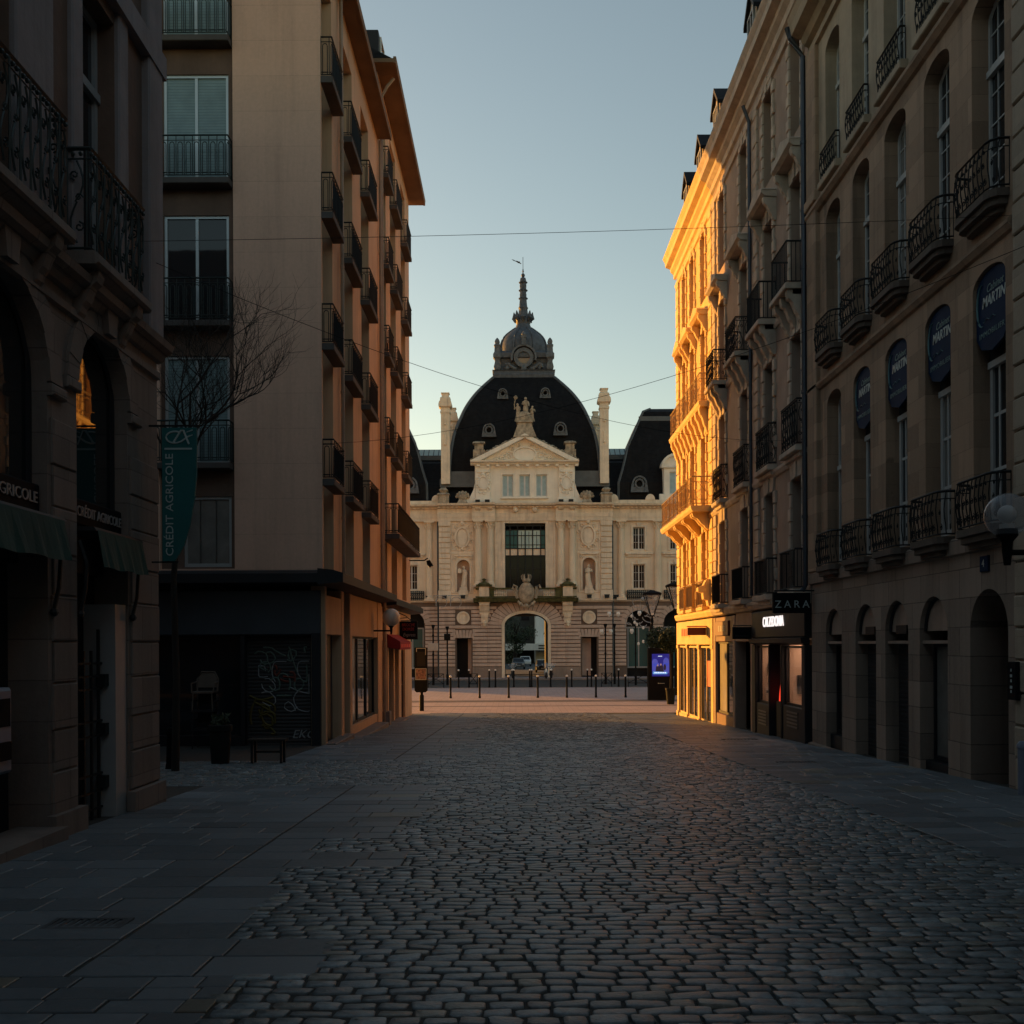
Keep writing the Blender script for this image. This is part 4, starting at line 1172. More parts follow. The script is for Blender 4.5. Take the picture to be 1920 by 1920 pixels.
def shop_house():
    Y0, Y1 = 24.6, 36.5
    root = thing('shop_house', 'taupe townhouse with lit clothing shop and dark shopfronts below', 'building', (WR, 30, gz(30)))
    cols = [(25.2, 26.2), (28.0, 29.0), (31.0, 32.05), (34.4, 35.35)]
    classical(root, Y0, Y1, cols, 'plaster_B', 'trim_B', False, True)
    s = MB(TR)
    for a in (36.18, 29.95):
        z = 2.9; i = 0
        while z < 17:
            s.bbox(a-.28, a+.28-(.08 if i % 2 else 0), 0, .06+.01*(i % 2), z+.012, z+.4-.012, .018); z += .4; i += 1
    s.build('pilaster', 'trim_B', root)
    for i, (a0, a1) in enumerate(cols):
        for z, h, pr, st in ((2.9, 1.0, .28, 'plain'), (6.42, 1.15, .22, 'scroll'), (10.36, 1.05, .45, 'plain' if i < 2 else 'scroll')):
            b = MB(TR); b.bbox(a0-.28, a1+.28, 0, pr+.06, z-.12, z+.02, .02); b.bbox(a0-.2, a1+.2, 0, pr*.7, z-.24, z-.12, .02)
            if z > 9:
                for q in (a0-.1, (a0+a1)/2, a1+.1): console(b, q, .2, z-.12, pr*.95, .8)
            o = b.build('balcony', 'trim_B', root)
            railing(TR, o, [(a0-.22, 0), (a0-.22, pr), (a1+.22, pr), (a1+.22, 0)], z+.03, z+h, st, 'iron', r=.012)
    d = MB(TR)
    d.tube([(24.65, .5, 16.4), (24.65, .42, 16.15), (24.65, .12, 15.7), (24.65, .12, 3.0), (24.65, .2, 2.85)], .065, 8)
    for z in (4.6, 7.6, 10.6, 13.6): d.tube([(24.65, .12, z), (24.65, .12, z+.08)], .08, 8)
    d.build('downpipe', 'pipe_dark', root)
    d = MB(TR); d.tube([(30.3, .3, 17.5), (30.3, .12, 17.0), (30.3, .12, 3.0)], .055, 8); d.build('downpipe', 'pipe_dark', root)
    dormer(root, 30.6, 'trim_B'); dormer(root, 35.95, 'trim_B')
    g = gz(30)
    # clothing shop with lit windows
    s = MB(TR)
    s.bbox(24.75, 30.3, -.1, .12, 1.75, 2.5, .02); s.profile([(0, 1.55), (.2, 1.6), (.22, 1.72), (0, 1.75)], 24.75, 30.3)
    for a0, a1 in ((24.75, 25.05), (26.95, 27.05), (28.25, 28.35), (29.9, 30.3)): s.bbox(a0, a1, -.35, .12, g-.2, 1.55, .02)
    s.bbox(25.05, 26.95, -.2, .08, g-.2, -.02, .02); s.bbox(28.35, 29.9, -.2, .08, g-.3, -.12, .02)
    s.build('shopfront', 'dark_paint', root)
    s = MB(TR)
    for k in range(5):
        s.box(25.5, 26.5, .075, .1, -.55+.09*k, -.51+.09*k); s.box(28.7, 29.6, .075, .1, -.72+.09*k, -.68+.09*k)
    s.build('vent_grille', 'zinc', root)
    s = MB(TR); s.box(27.05, 28.25, -.9, -.85, g-.2, 1.55); s.build('shop_door', 'dark_paint', root)
    for a0, a1, z0 in ((25.05, 26.95, -.02), (28.35, 29.9, -.12)):
        w = window(TR, root, a0, a1, z0, 1.52, -.06, 'dark_paint', 'shop_glass', 1, 1, .05, 0)
    s = MB(TR); s.box(24.9, 30.2, -2.5, -2.45, g-.2, 1.7); s.box(24.9, 30.2, -2.5, -.3, g-.3, -.2); s.box(24.85, 24.9, -2.5, -.3, g, 1.7); s.box(30.2, 30.25, -2.5, -.3, g, 1.7); s.build('shop_room', 'shop_wall', root)
    s = MB(TR)
    for a0, a1, z0 in ((25.05, 26.95, -.02), (28.35, 29.9, -.12)):
        s.box(a0, a1, -.9, -.86, z0, 1.55); s.box(a1-.03, a1, -.86, -.1, z0, 1.55); s.box(a0, a0+.03, -.86, -.1, z0, 1.55); s.box(a0, a1, -.86, -.1, z0-.04, z0)
    s.build('display_case', 'shop_wall', root)
    for a0, a1 in ((25.2, 26.8), (28.5, 29.75)):
        s = MB(TR); s.box(a0, a1, -.6, -.4, 1.46, 1.5); s.build('ceiling_light', 'shop_glow', root)
    s = MB(TR); s.box(24.9, 30.2, -2.5, -.25, 1.70, 1.74); s.build('shop_ceiling', 'dark_in', root)
    s = MB(TR)
    s.box(26.85, 26.91, -.6, -.3, .25, .75); s.box(29.78, 29.86, -.7, -.25, .8, 1.0); s.box(29.78, 29.86, -.5, -.2, .15, .22); s.build('display_board', 'dark_in', root)
    t = thing('display_glow', 'glowing red shape standing in for a display reflection in the clothing shop doorway', 'display', (WR+.7, 27.6, -.4))
    q = MB(TR); q.rings([[(27.8+r*math.cos(2*PI*i/10)*(1+.15*(i % 2)), -.16+r*.5*math.sin(2*PI*i/10), z) for i in range(10)] for r, z in ((.22, .02), (.2, .2), (.15, .45), (.08, .68), (.03, .8))]); q.build('cloth', 'red_glow', t, 60)  # emissive shape standing in for the red display reflected in the doorway
    q = MB(TR); q.box(27.6, 28.0, -.3, -.02, gz(28)-.05, .018); q.build('stand', 'dark_paint', t)
    t = thing('shop_sign', 'glowing white shop name on the dark fascia of the lit clothing shop', 'sign', (WR, 28.0, 2.1))
    text('lettering', 'CALZEDONIA', .40, TRt(27.75, 2.17, .125), 'sign_glow', t, .04, width=2.2)
    t = thing('hanging_sign', 'black projecting sign with widely spaced pale letters above the clothing shop', 'sign', (WR-.5, 24.35, 2.5))
    b = MB(TF(24.35)); b.bbox(WR-.98, WR-.10, -.06, .06, 2.31, 2.79, .012); b.build('board', 'black', t)
    text('lettering', 'ZARA', .25, lambda x, d, y: (WR-.54+x, 24.285-d, 2.51+y), 'letter_grey', t, .006, width=.82, space=1.5)
    b = MB(TF(24.35)); b.tube([(WR-.95, 0, 2.84), (WR, 0, 2.84)], .02, 5); b.build('bracket', 'iron', t)
    # the darker shopfronts beyond
    s = MB(TR)
    for a0, a1 in ((30.3, 30.75), (32.9, 33.25), (36.1, 36.5)): s.bbox(a0, a1, -.3, .06, g-.5, 2.5, .02)
    s.bbox(30.75, 32.9, -.2, .03, 1.65, 2.55, .02); s.build('shop_pier', 'plaster_B', root)
    s = MB(TR); s.box(30.75, 32.9, -.8, -.75, g-.5, 1.65); s.build('shop_door', 'dark_paint', root)
    s = MB(TR); s.bbox(33.25, 36.1, -.2, .05, 1.65, 2.5, .02); s.bbox(33.25, 36.1, -.2, .03, g-.4, g+.2, .02); s.build('shopfront', 'maroon', root)
    for k in range(2): window(TR, root, 33.25+1.42*k, 33.25+1.42*k+1.42, g+.2, 1.65, -.1, 'dark_paint', 'glass', 1, 1, .06, 0)
    t = thing('hanging_sign', 'small dark projecting sign over the shop entrance left of the lit shop', 'sign', (WR-.3, 30.5, 2.0))
    b = MB(TF(30.6)); b.bbox(WR-.62, WR-.05, -.05, .05, 1.72, 2.08, .01); b.build('board', 'black', t)
    b = MB(TF(30.6)); b.box(WR-.55, WR-.15, .05, .056, 1.80, 1.83); b.tube([(WR-.6, 0, 2.12), (WR, 0, 2.12)], .016, 5); b.build('bracket', 'iron', t)
    t = thing('shop_sign', 'dark maroon fascia sign with pale letters beside the sunlit corner house', 'sign', (WR, 34.8, 2.1))
    b = MB(TR); b.bbox(33.7, 35.9, .055, .12, 1.85, 2.35, .015); b.build('board', 'maroon', t)
    b = MB(TR)
    for k in range(4): b.box(34.2+.3*k, 34.38+.3*k, .12, .126, 2.0, 2.2)
    b.build('lettering', 'letter_dim', t)
    bb = MB(TR); bb.box(30.4, Y1-.1, -2.3, -1.2, -1.7, 2.7); bb.build('inner_wall', 'dark_in', root)
M['shop_glass'] = thin_glass('shop_glass', .9, 0, 1.12)
shop_house()

def corner_house():
    Y0, Y1 = 36.5, 44.7
    root = thing('corner_house', 'sunlit golden corner house with long iron balcony, last on the right', 'building', (WR, 40.5, gz(40)))
    cols = [(37.9, 38.75), (40.2, 41.15), (42.2, 43.0)]
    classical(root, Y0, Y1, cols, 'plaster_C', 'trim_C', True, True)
    s = MB(TR)
    for a, w in ((36.9, .34), (44.3, .38)):
        z = 2.9; i = 0
        while z < 17:
            s.bbox(a-w, a+w-(.1 if i % 2 else 0), 0, .06+.012*(i % 2), z+.012, z+.4-.012, .018); z += .4; i += 1
    s.build('pilaster', 'trim_C', root)
    # long balcony
    b = MB(TR); b.profile([(0, 6.36), (.70, 6.36), (.76, 6.44), (.78, 6.56), (0, 6.58)], 36.85, 44.6)
    for a in (37.3, 37.65, 39.3, 39.65, 41.35, 41.7, 43.4, 43.75): console(b, a, .2, 6.36, .66, .62)
    o = b.build('balcony', 'trim_C', root)
    railing(TR, o, [(36.9, 0), (36.9, .72), (44.5, .72), (44.5, 0)], 6.6, 7.62, 'lattice', 'iron_gold', r=.014)
    b = MB(TR); b.profile([(0, 10.22), (.34, 10.22), (.40, 10.3), (.42, 10.42), (0, 10.44)], 37.2, 44.4)
    for k in range(9): console(b, 37.5+.83*k, .26, 10.22, .36, .95)
    o = b.build('balcony', 'trim_C', root)
    railing(TR, o, [(37.3, 0), (37.3, .36), (44.3, .36), (44.3, 0)], 10.45, 11.45, 'lattice', 'iron_gold', r=.014)
    for a0, a1 in cols:
        b = MB(TR); b.bbox(a0-.25, a1+.25, 0, .24, 2.82, 2.95, .02); o = b.build('balcony', 'trim_C', root)
        railing(TR, o, [(a0-.2, 0), (a0-.2, .2), (a1+.2, .2), (a1+.2, 0)], 2.97, 3.9, 'panel', 'iron_gold', r=.012)
    dormer(root, 39.2, 'trim_C'); dormer(root, 42.3, 'trim_C')
    g = gz(44)-.15
    s = MB(TR)
    s.bbox(36.55, Y1, -.15, .08, 1.55, 2.5, .02)
    for a0, a1 in ((36.55, 37.0), (39.3, 39.7), (42.0, 42.3), (44.3, Y1)):
        s.bbox(a0, a1, -.3, .06, g, 1.5, .02); s.bbox(a0-.02, a1+.02, -.1, .10, g, g+.35, .02); s.bbox(a0-.02, a1+.02, -.1, .09, 1.38, 1.55, .02)
    for a0, a1 in ((37.0, 39.3), (39.7, 42.0), (42.3, 44.3)): s.bbox(a0, a1, -.2, .05, g, g+.28, .02)
    s.build('shopfront', 'trim_C', root)
    for a0, a1 in ((37.0, 39.3), (39.7, 42.0), (42.3, 44.3)):
        window(TR, root, a0, a1, g+.28, 1.5, -.06, 'trim_C', 'glass', 2, 1, .07, 0, mull=.08)
    p = MB(TR); p.box(37.3, 38.1, -.036, -.03, .0, .95); p.build('poster', 'red_sign', root)
    bb = MB(TR); bb.box(36.55, Y1-.05, -2.4, -.5, -1.8, 2.7); bb.build('inner_wall', 'dark_in', root)
    w = MB(); w.box(WR, WR+34, Y1-.06, Y1, -1.8, 17.6); w.build('square_wall', 'tan_wall', root)
    t = thing('shop_sign', 'red shop lettering on the cream fascia of the sunlit corner house', 'sign', (WR, 42.5, 2.1))
    b = MB(TR); b.box(41.3, 43.4, .082, .10, 1.85, 2.25); b.build('board', 'plaster_C', t)
    b = MB(TR)
    for k in range(4): b.box(41.55+.44*k, 41.88+.44*k, .10, .115, 1.9, 2.2)
    b.build('lettering', 'red_sign', t)
    t = thing('hanging_sign', 'maroon projecting sign on two arms in front of the sunlit house', 'sign', (WR-.5, 37.7, 2.0))
    b = MB(TF(37.7)); b.bbox(WR-.78, WR-.10, -.06, .06, 1.90, 2.18, .012); b.build('board', 'maroon', t)
    b = MB(TF(37.7)); b.box(WR-.80, WR, -.08, .08, 2.2, 2.24); b.build('bracket', 'red_sign', t)
    # carved corner bracket with figurehead that casts a shadow beside the first floor
    t = thing('wall_ornament', 'small stepped ornament projecting under the first-floor windows of the sunlit house', 'ornament', (WR-.3, 38.9, 3.4))
    b = MB(TR); b.profile([(0, 2.95), (.12, 2.95), (.16, 3.15), (.3, 3.2), (.32, 3.42), (.5, 3.48), (.5, 3.62), (.3, 3.7), (.2, 3.9), (0, 3.95)], 37.0, 37.4); b.build('block', 'trim_C', t)
corner_house()
# ------------------------------------------------------------------ the palace across the square
DP = 97.0
XP = .95
def TP(u, n, v): return (XP+u, DP-n, ZS+v)
def U(px, n=0): return (px-986)*(DP-n)/1920
def V(py, n=0): return EYE+(1208-py)*(DP-n)/1920-ZS

def oval(cx, cz, rx, rz, k=20): return [(cx+rx*math.cos(2*PI*i/k), cz+rz*math.sin(2*PI*i/k)) for i in range(k)]
def oval_ring(mb, cx, cz, rx, rz, w, n0, n1, k=20):
    a = oval(cx, cz, rx, rz, k); b = oval(cx, cz, rx+w, rz+w, k)
    for i in range(k):
        j = (i+1) % k; mb.prism([a[i], a[j], b[j], b[i]], n0, n1)

def column(mb, u, n, z0, z1, r, cap=.75):
    mb.box(u-r*1.4, u+r*1.4, n-r*1.4, n+r*1.4, z0, z0+.25)
    mb.lathe(u, n, [(r*1.3, z0+.25), (r*1.35, z0+.33), (r*1.2, z0+.42), (r*1.22, z0+.5), (r, z0+.56), (r, z0+(z1-z0)*.35), (r*.86, z1-cap), (r*.95, z1-cap+.03), (r*.86, z1-cap+.07)], 14)
    for k in range(8):
        t = 2*PI*k/8+.2
        for q, rr in ((0, 1.0), (.26, 1.18)):
            x, y = u+r*rr*math.cos(t+q), n+r*rr*math.sin(t+q)
            mb.tube([(x, y, z1-cap+.08+q), (x+.05*math.cos(t), y+.05*math.sin(t), z1-cap+.3+q), (x+.13*math.cos(t), y+.13*math.sin(t), z1-cap+.32+q)], [.07, .06, .03], 4)
    mb.lathe(u, n, [(r*.86, z1-cap+.05), (r*.95, z1-cap+.5), (r*1.25, z1-.12)], 12)
    mb.box(u-r*1.45, u+r*1.45, n-r*1.45, n+r*1.45, z1-.12, z1)

def statue_mesh(mb, u, n, z, h, turn=0, lean=0, arms=((.2, .05, .55), (-.18, .1, .62))):
    """draped standing figure: one continuous body of rings from hem to crown, arms let into the shoulders"""
    k = 14; rg_ = []
    prof = [(.00, .145, .12), (.06, .15, .125), (.2, .135, .115), (.36, .125, .105), (.48, .125, .10), (.56, .105, .085), (.63, .10, .08), (.70, .125, .085),
            (.77, .135, .08), (.815, .10, .065), (.84, .042, .042), (.865, .045, .05), (.90, .062, .070), (.94, .066, .074), (.975, .05, .056), (1.0, .012, .014)]
    for t, rx, ry in prof:
        r = []
        for i in range(k):
            a = 2*PI*i/k
            fold = 1+(.10*math.cos(a*5+t*3) if t < .6 else 0)
            r.append((u+lean*h*math.sin(t*PI)*.05+h*rx*fold*math.cos(a+turn), n+h*ry*fold*math.sin(a+turn), z+h*t))
        rg_.append(r)
    mb.rings(rg_)
    for sx, fw, hz in arms:
        s = 1 if sx > 0 else -1
        P = [(u+s*.105*h, n, z+.775*h), (u+s*.155*h, n+.03*h, z+.66*h), (u+sx*h*.5, n+fw*h+.07*h, z+hz*h)]
        mb.tube(P, [.042*h, .036*h, .026*h], 7); mb.ball(*P[-1], .03*h, 6)

def palace():
    root = thing('palace', 'grand stone palace with black slate dome, pediment and clock lantern across the square', 'palace', (XP, DP, ZS))
    vs = V(1128); ve = V(977); vc = V(944)
    hw = 8.2
    WN = -.8                                # the wings stand back
    # ---------------- ground storey
    ad = (U(946.5), U(1027.5), 0, V(1150), 1.12)
    doors = [(U(856), U(884), 0, V(1196), 0), (U(1091), U(1120), 0, V(1195), 0)]
    ops = [(*ad, 3.0)]+[(*d, 1.2) for d in doors]
    m = MB(TP); wall_holes(m, -hw, hw, 0, vs, ops); m.quad((-hw, 0, 0), (-hw, WN-.5, 0), (-hw, WN-.5, vs), (-hw, 0, vs)); m.quad((hw, 0, 0), (hw, WN-.5, 0), (hw, WN-.5, vs), (hw, 0, vs))
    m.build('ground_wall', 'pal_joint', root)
    # rusticated courses
    q = MB(TP); zb = V(1250); h = .36; nz = int((vs-.35-zb)/h)
    xc = (ad[0]+ad[1])/2; rxo, rzo = (ad[1]-ad[0])/2+.28, ad[4]+.28; zs = ad[3]-ad[4]
    vo = 1.15
    def half(z, extra=0):
        if z < zs: return rxo+extra*0
        t = (z-zs)/(rzo+extra)
        return (rxo+extra)*math.sqrt(max(0, 1-t*t)) if t < 1 else 0
    for i in range(nz):
        z0, z1 = zb+i*h+.035, zb+(i+1)*h-.035
        zm = (z0+z1)/2
        iv = [(-hw, hw)]
        cuts = []
        ha = half(z0, vo) if z0 > zs+.3 else rxo
        hb = half(z1, vo) if z0 > zs+.3 else rxo
        if zm < zs+rzo+vo: cuts.append((xc-max(ha, hb), xc+max(ha, hb)))
        for d in doors:
            if z0 < d[3]+.55: cuts.append((d[0]-.12, d[1]+.12))
        for mc in (U(869), U(1105)):
            if abs(zm-V(1158)) < .72: cuts.append((mc-.75, mc+.75))
        for c0, c1 in cuts:
            nv = []
            for a, b in iv:
                if c1 <= a or c0 >= b: nv.append((a, b)); continue
                if c0 > a: nv.append((a, c0))
                if c1 < b: nv.append((c1, b))
            iv = nv
        for a, b in iv:
            x = a
            L = 1.7
            n_ = max(1, round((b-a)/L)); w = (b-a)/n_
            for j in range(n_): q.bbox(a+j*w+.006, a+(j+1)*w-.006, 0, .13, z0, z1, .03)
    # wedge stones of the great arch
    nw = 19
    for i in range(nw):
        t0, t1 = PI*(i+.07)/nw, PI*(i+.93)/nw
        def pt(t, e): return (xc-(rxo+e)*math.cos(t), zs+.02+(rzo+e)*math.sin(t))
        q.prism([pt(t0, 0), pt(t1, 0), pt(t1, vo), pt(t0, vo)], 0, .17)
    for d in doors:                          # flat arches over the side doors
        c = (d[0]+d[1])/2; w = d[1]-d[0]+.5
        for k in range(-3, 4):
            x0, x1 = c+(k-.47)*w/7, c+(k+.47)*w/7
            q.prism([(x0, d[3]+.02), (x1, d[3]+.02), (x1+.07*k, d[3]+.75), (x0+.07*k, d[3]+.75)], 0, .11)
    q.build('rusticated_courses', 'pal_ground', root, each=False)
    r = MB(TP); P = arch_pts(ad[0], ad[1], zs, ad[4], 18); O = arch_pts(xc-rxo, xc+rxo, zs, rzo, 18)
    for i in range(18): r.prism([P[i], P[i+1], O[i+1], O[i]], -.3, .17)
    r.box(xc-rxo, ad[0], -.3, .17, 0, zs); r.box(ad[1], xc+rxo, -.3, .17, 0, zs); r.build('arch_moulding', 'pal_trim', root)
    p = MB(TP)
    for a, b in ((-hw, doors[0][0]-.1), (doors[0][1]+.1, xc-rxo-.01), (xc+rxo+.01, doors[1][0]-.1), (doors[1][1]+.1, hw)): p.bbox(a, b, 0, .16, 0, zb-.02, .03)
    p.build('plinth', 'pal_plinth', root)
    o_ = MB(TP)
    for mc in (U(869), U(1105)):
        o_.prism(oval(mc, V(1158), .62, .62), 0, .10); oval_ring(o_, mc, V(1158), .46, .46, .16, .09, .20)
    o_.build('medallion', 'pal_trim', root)
    # wings
    wx = [215, 285, 355, 425, 495, 565, 635]
    colx = [181, 250, 320, 390, 460, 530, 600, 668]
    wl = 33.5
    for s in (-1, 1):
        aops = []; wops = []
        for k in wx:
            c = s*k*DP/1920
            aops.append((c-1.18, c+1.18, 0, V(1145), 1.15, 1.0)); wops += [(c-.56, c+.56, V(1030), V(988), 0, .3), (c-.56, c+.56, V(1104), V(1058), 0, .3)]
        a0, a1 = sorted((s*hw, s*wl))
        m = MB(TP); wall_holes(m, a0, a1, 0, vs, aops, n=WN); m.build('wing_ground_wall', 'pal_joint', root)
        m = MB(TP); wall_holes(m, a0, a1, vs, vc-.3, wops, n=WN); m.build('wing_wall', 'pal_stone', root)
        q = MB(TP)
        for i in range(nz):
            z0, z1 = zb+i*h+.035, zb+(i+1)*h-.035
            iv = [(a0, a1)]
            for (b0, b1, _, t, rise, _) in aops:
                z = z0; ex = .42
                e = 0 if z0 < t-rise else max(0, 1-((z0-(t-rise))/(rise+ex))**2)
                hwid = 1.28 if z0 < t-rise else (1.18+ex)*math.sqrt(e)
                if hwid <= 0: continue
                c = (b0+b1)/2; nv = []
                for a, b in iv:
                    if c+hwid <= a or c-hwid >= b: nv.append((a, b)); continue
                    if c-hwid > a: nv.append((a, c-hwid))
                    if c+hwid < b: nv.append((c+hwid, b))
                iv = nv
            for a, b in iv: q.bbox(a, b, WN, WN+.12, z0, z1, .03)
        for (b0, b1, _, t, rise, _) in aops:
            c = (b0+b1)/2
            for i in range(11):
                t0, t1 = PI*(i+.05)/11, PI*(i+.95)/11
                f = lambda tt, e: (c-(1.2+e)*math.cos(tt), t-rise+(rise+e)*math.sin(tt))
                q.prism([f(t0, .02), f(t1, .02), f(t1, .55), f(t0, .55)], WN, WN+.15)
        q.build('wing_courses', 'pal_ground', root, each=False)
        q = MB(TP)
        for k in colx: 
            c = s*k*DP/1920
            column(q, c, WN+.12, vs+.1, V(976), .33)
        q.build('wing_columns', 'pal_stone', root)
        q = MB(TP)
        for (b0, b1, z0, z1, _, _) in wops:
            w = .2
            q.bbox(b0-w, b0, WN, WN+.1, z0-.1, z1+w, .02); q.bbox(b1, b1+w, WN, WN+.1, z0-.1, z1+w, .02); q.bbox(b0, b1, WN, WN+.098, z1, z1+w, .02)
            c = (b0+b1)/2
            if z0 > V(1050):
                q.bbox(b0-.75, b1+.75, WN, WN+.28, z0-.5, z0-.3, .03); q.bbox(b0-.55, b1+.55, WN, WN+.16, z0-.72, z0-.5, .03)
            q.prism([(c-.14, z1), (c+.14, z1), (c+.2, z1+.42), (c-.2, z1+.42)], WN, WN+.2)
        q.build('window_surrounds', 'pal_trim', root)
        for (b0, b1, z0, z1, _, _) in wops:
            if abs((b0+b1)/2) < 20: window(TP, root, b0, b1, z0, z1, WN-.27, 'white_paint', 'glass_dark', 2, 3, .07, .03, mull=.11)
            if z0 < V(1050) and abs((b0+b1)/2) < 20:
                railing(TP, root, [(b0-.6, WN), (b0-.6, WN+.4), (b1+.6, WN+.4), (b1+.6, WN)], vs+.15, vs+1.05, 'scroll', 'iron', 'balcony_rail', r=.03)
        g = MB(TP)
        for (b0, b1, _, t, rise, _) in aops: g.box(b0, b1, WN-1.0, WN-.96, 0, t)
        g.build('arcade_back', 'dark_in', root)
        for (b0, b1, _, t, rise, _) in aops[:2]: window(TP, root, b0+.1, b1-.1, .9, t-rise-.4, WN-.7, 'grey_paint', 'glass_teal', 2, 1, .12, 0, mull=.12)
        # wing entablature and parapet
        c = MB(TP)
        c.profile([(WN, V(976)), (WN+.34, V(976)), (WN+.34, V(970)), (WN+.38, V(970)), (WN+.38, V(962)), (WN+.30, V(962)), (WN+.30, V(953)), (WN+.45, V(952)), (WN+.5, V(950)), (WN+1.0, V(948.5)), (WN+1.08, V(945)), (WN, V(943.5))], a0, a1)
        c.profile([(WN-.3, V(944)), (WN+.35, V(944)), (WN+.35, V(937)), (WN-.3, V(936.5))], a0, a1)
        for k in colx:
            uu = s*(k-14)*DP/1920
            c.prism(arch_pts(uu-.45, uu+.45, V(937), .55, 8), WN-.1, WN+.42)
        c.build('wing_entablature', 'pal_trim', root)
        d = MB(TP)
        x = a0+.2
        while x < a1: d.box(x, x+.2, WN+.3, WN+.62, V(953), V(950.5)); x += .42
        d.build('dentil_course', 'pal_trim', root, each=False)
        c = MB(TP); c.profile([(WN, vs-.05), (WN+.2, vs), (WN+.3, vs+.12), (WN+.3, vs+.22), (WN, vs+.28)], a0, a1); c.build('string_course', 'pal_trim', root)
    # ---------------- middle storey of the centre bay
    cw = (U(948), U(1024), V(1103), V(981), 0, .5)
    niches = [(U(857.5), U(881.5), V(1109), V(1049), .6, .75), (U(1093), U(1117.5), V(1107), V(1046), .6, .75)]
    m = MB(TP); wall_holes(m, -hw, hw, vs, vc, [cw]+niches)
    for s in (-hw, hw): m.quad((s, 0, vs), (s, WN-.6, vs), (s, WN-.6, vc), (s, 0, vc))
    m.build('wall', 'pal_stone', root)
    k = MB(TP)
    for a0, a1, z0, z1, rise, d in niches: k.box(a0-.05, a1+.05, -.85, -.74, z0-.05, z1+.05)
    k.build('niche_back', 'pal_ground', root)  # darker stone colour stands in for the shade inside the niches
    q = MB(TP)
    for a0, a1 in ((U(824), U(845.5)), (U(1127.5), U(1148.5))):
        z = vs+1.1
        while z < V(987):
            q.bbox(a0, a1, 0, .14, z+.02, z+.46, .03); z += .5
        q.bbox(a0-.06, a1+.06, 0, .2, vs+.2, vs+1.08, .03); q.bbox(a0-.04, a1+.04, 0, .2, V(986), V(977), .03)
    # panels around niches and medallions
    for a0, a1 in ((U(847), U(889)), (U(1085), U(1126))):
        for z0, z1 in ((V(1032), V(981)), (V(1112), V(1036))):
            for b in ((a0, a0+.12, z0, z1), (a1-.12, a1, z0, z1)): q.bbox(b[0], b[1], 0, .06, b[2], b[3], .02)
            q.bbox(a0+.12, a1-.12, 0, .058, z1-.12, z1, .02); q.bbox(a0+.12, a1-.12, 0, .058, z0, z0+.1, .02)
    for a0, a1, z0, z1, rise, d in niches:
        Pi = arch_pts(a0, a1, z1-rise, rise, 12); Po = arch_pts(a0-.17, a1+.17, z1-rise, rise+.17, 12)
        for i in range(12): q.prism([Pi[i], Pi[i+1], Po[i+1], Po[i]], -.02, .13)
        q.bbox(a0-.17, a0, 0, .1, z0, z1-rise, .02); q.bbox(a1, a1+.17, 0, .1, z0, z1-rise, .02)
        c = (a0+a1)/2
        q.bbox(c-.85, c+.85, 0, .16, z1+.28, z1+.42, .03)
        for sx in (-1, 1): q.tube([(c+sx*(.75+.1*math.cos(t)), .12, z1+.1+.1*math.sin(t)) for t in [R(d_) for d_ in range(0, 360, 40)]], .05, 4, closed=True)
        q.bbox(c-.45, c+.45, -.4, .12, z0-.35, z0+.12, .03)
    for mc, mz in ((U(868), V(1007)), (U(1104), V(1005))):
        oval_ring(q, mc, mz, .56, .84, .17, 0, .2); q.prism(oval(mc, mz, .5, .78), 0, .08)
        for i in range(10):                              # carved leaf frame round the medallion
            t = 2*PI*i/10+.3
            x, z = mc+.95*math.cos(t), mz+1.2*math.sin(t)
            q.tube([(x+.13*math.cos(w), .08, z+.15*math.sin(w)) for w in [t+R(d_) for d_ in range(0, 320, 50)]], .05, 4)
        q.ball(mc, .14, mz+1.32, .22, 7, (1, .6, 1)); q.ball(mc, .1, mz-1.1, .14, 6)
    # frame of the great window
    a0, a1, z0, z1 = cw[:4]
    for w0, w1, nn in ((.0, .28, .10), (.28, .75, .05), (.75, .95, .11)):
        q.bbox(a0-w1, a0-w0, 0, nn, z0-.1, z1+w1, .02); q.bbox(a1+w0, a1+w1, 0, nn, z0-.1, z1+w1, .02); q.bbox(a0-w0, a1+w0, 0, nn-.002, z1+w0, z1+w1, .02)
    q.build('wall_carving', 'pal_trim', root)
    q = MB(TP)
    for px in (898, 920.5, 1052.5, 1074): column(q, U(px), .32, V(1101), V(977), .31, .8)
    q.build('columns', 'pal_stone', root)
    # great window: iron grid, pale panes above, dark below
    g = MB(TP); xs = [948, 957.5, 972, 986, 1000, 1015, 1024]
    for x in xs: g.box(U(x)-.05, U(x)+.05, -.42, -.3, z0, z1)
    for py, w in ((981, .5), (993, .07), (1003.5, .07), (1021, .05), (1028, .08), (1041.5, .1), (1066, .06)): g.box(a0, a1, -.419, -.31, V(py)-w/2, V(py)+w/2)
    for x in (964.5, 979, 993, 1007.5): g.box(U(x)-.025, U(x)+.025, -.41, -.35, V(1028), V(996))
    g.tube([(U(986), .1, V(1085)), (U(986), .1, V(1000))], .05, 6)
    f = g.build('window', 'iron', root)
    g = MB(TP)
    for k, (x0, x1) in enumerate(zip(xs, xs[1:])):
        if k in (2, 3, 4): g.box(U(x0), U(x1), -.4, -.38, V(1028), V(993))
    g.build('pane', 'glass_mint', f)
    g = MB(TP)
    for k, (x0, x1) in enumerate(zip(xs, xs[1:])):
        if k not in (2, 3, 4): g.box(U(x0), U(x1), -.4, -.38, V(1028), V(993))
    g.build('pane', 'glass_teal', f)
    g = MB(TP); g.box(a0, a1, -.4, -.385, V(1041), V(1028)); g.build('spandrel_band', 'pal_stone', f)
    g = MB(TP); g.box(a0, a1, -.402, -.386, z0, V(1041)); g.build('pane', 'glass_dark', f)
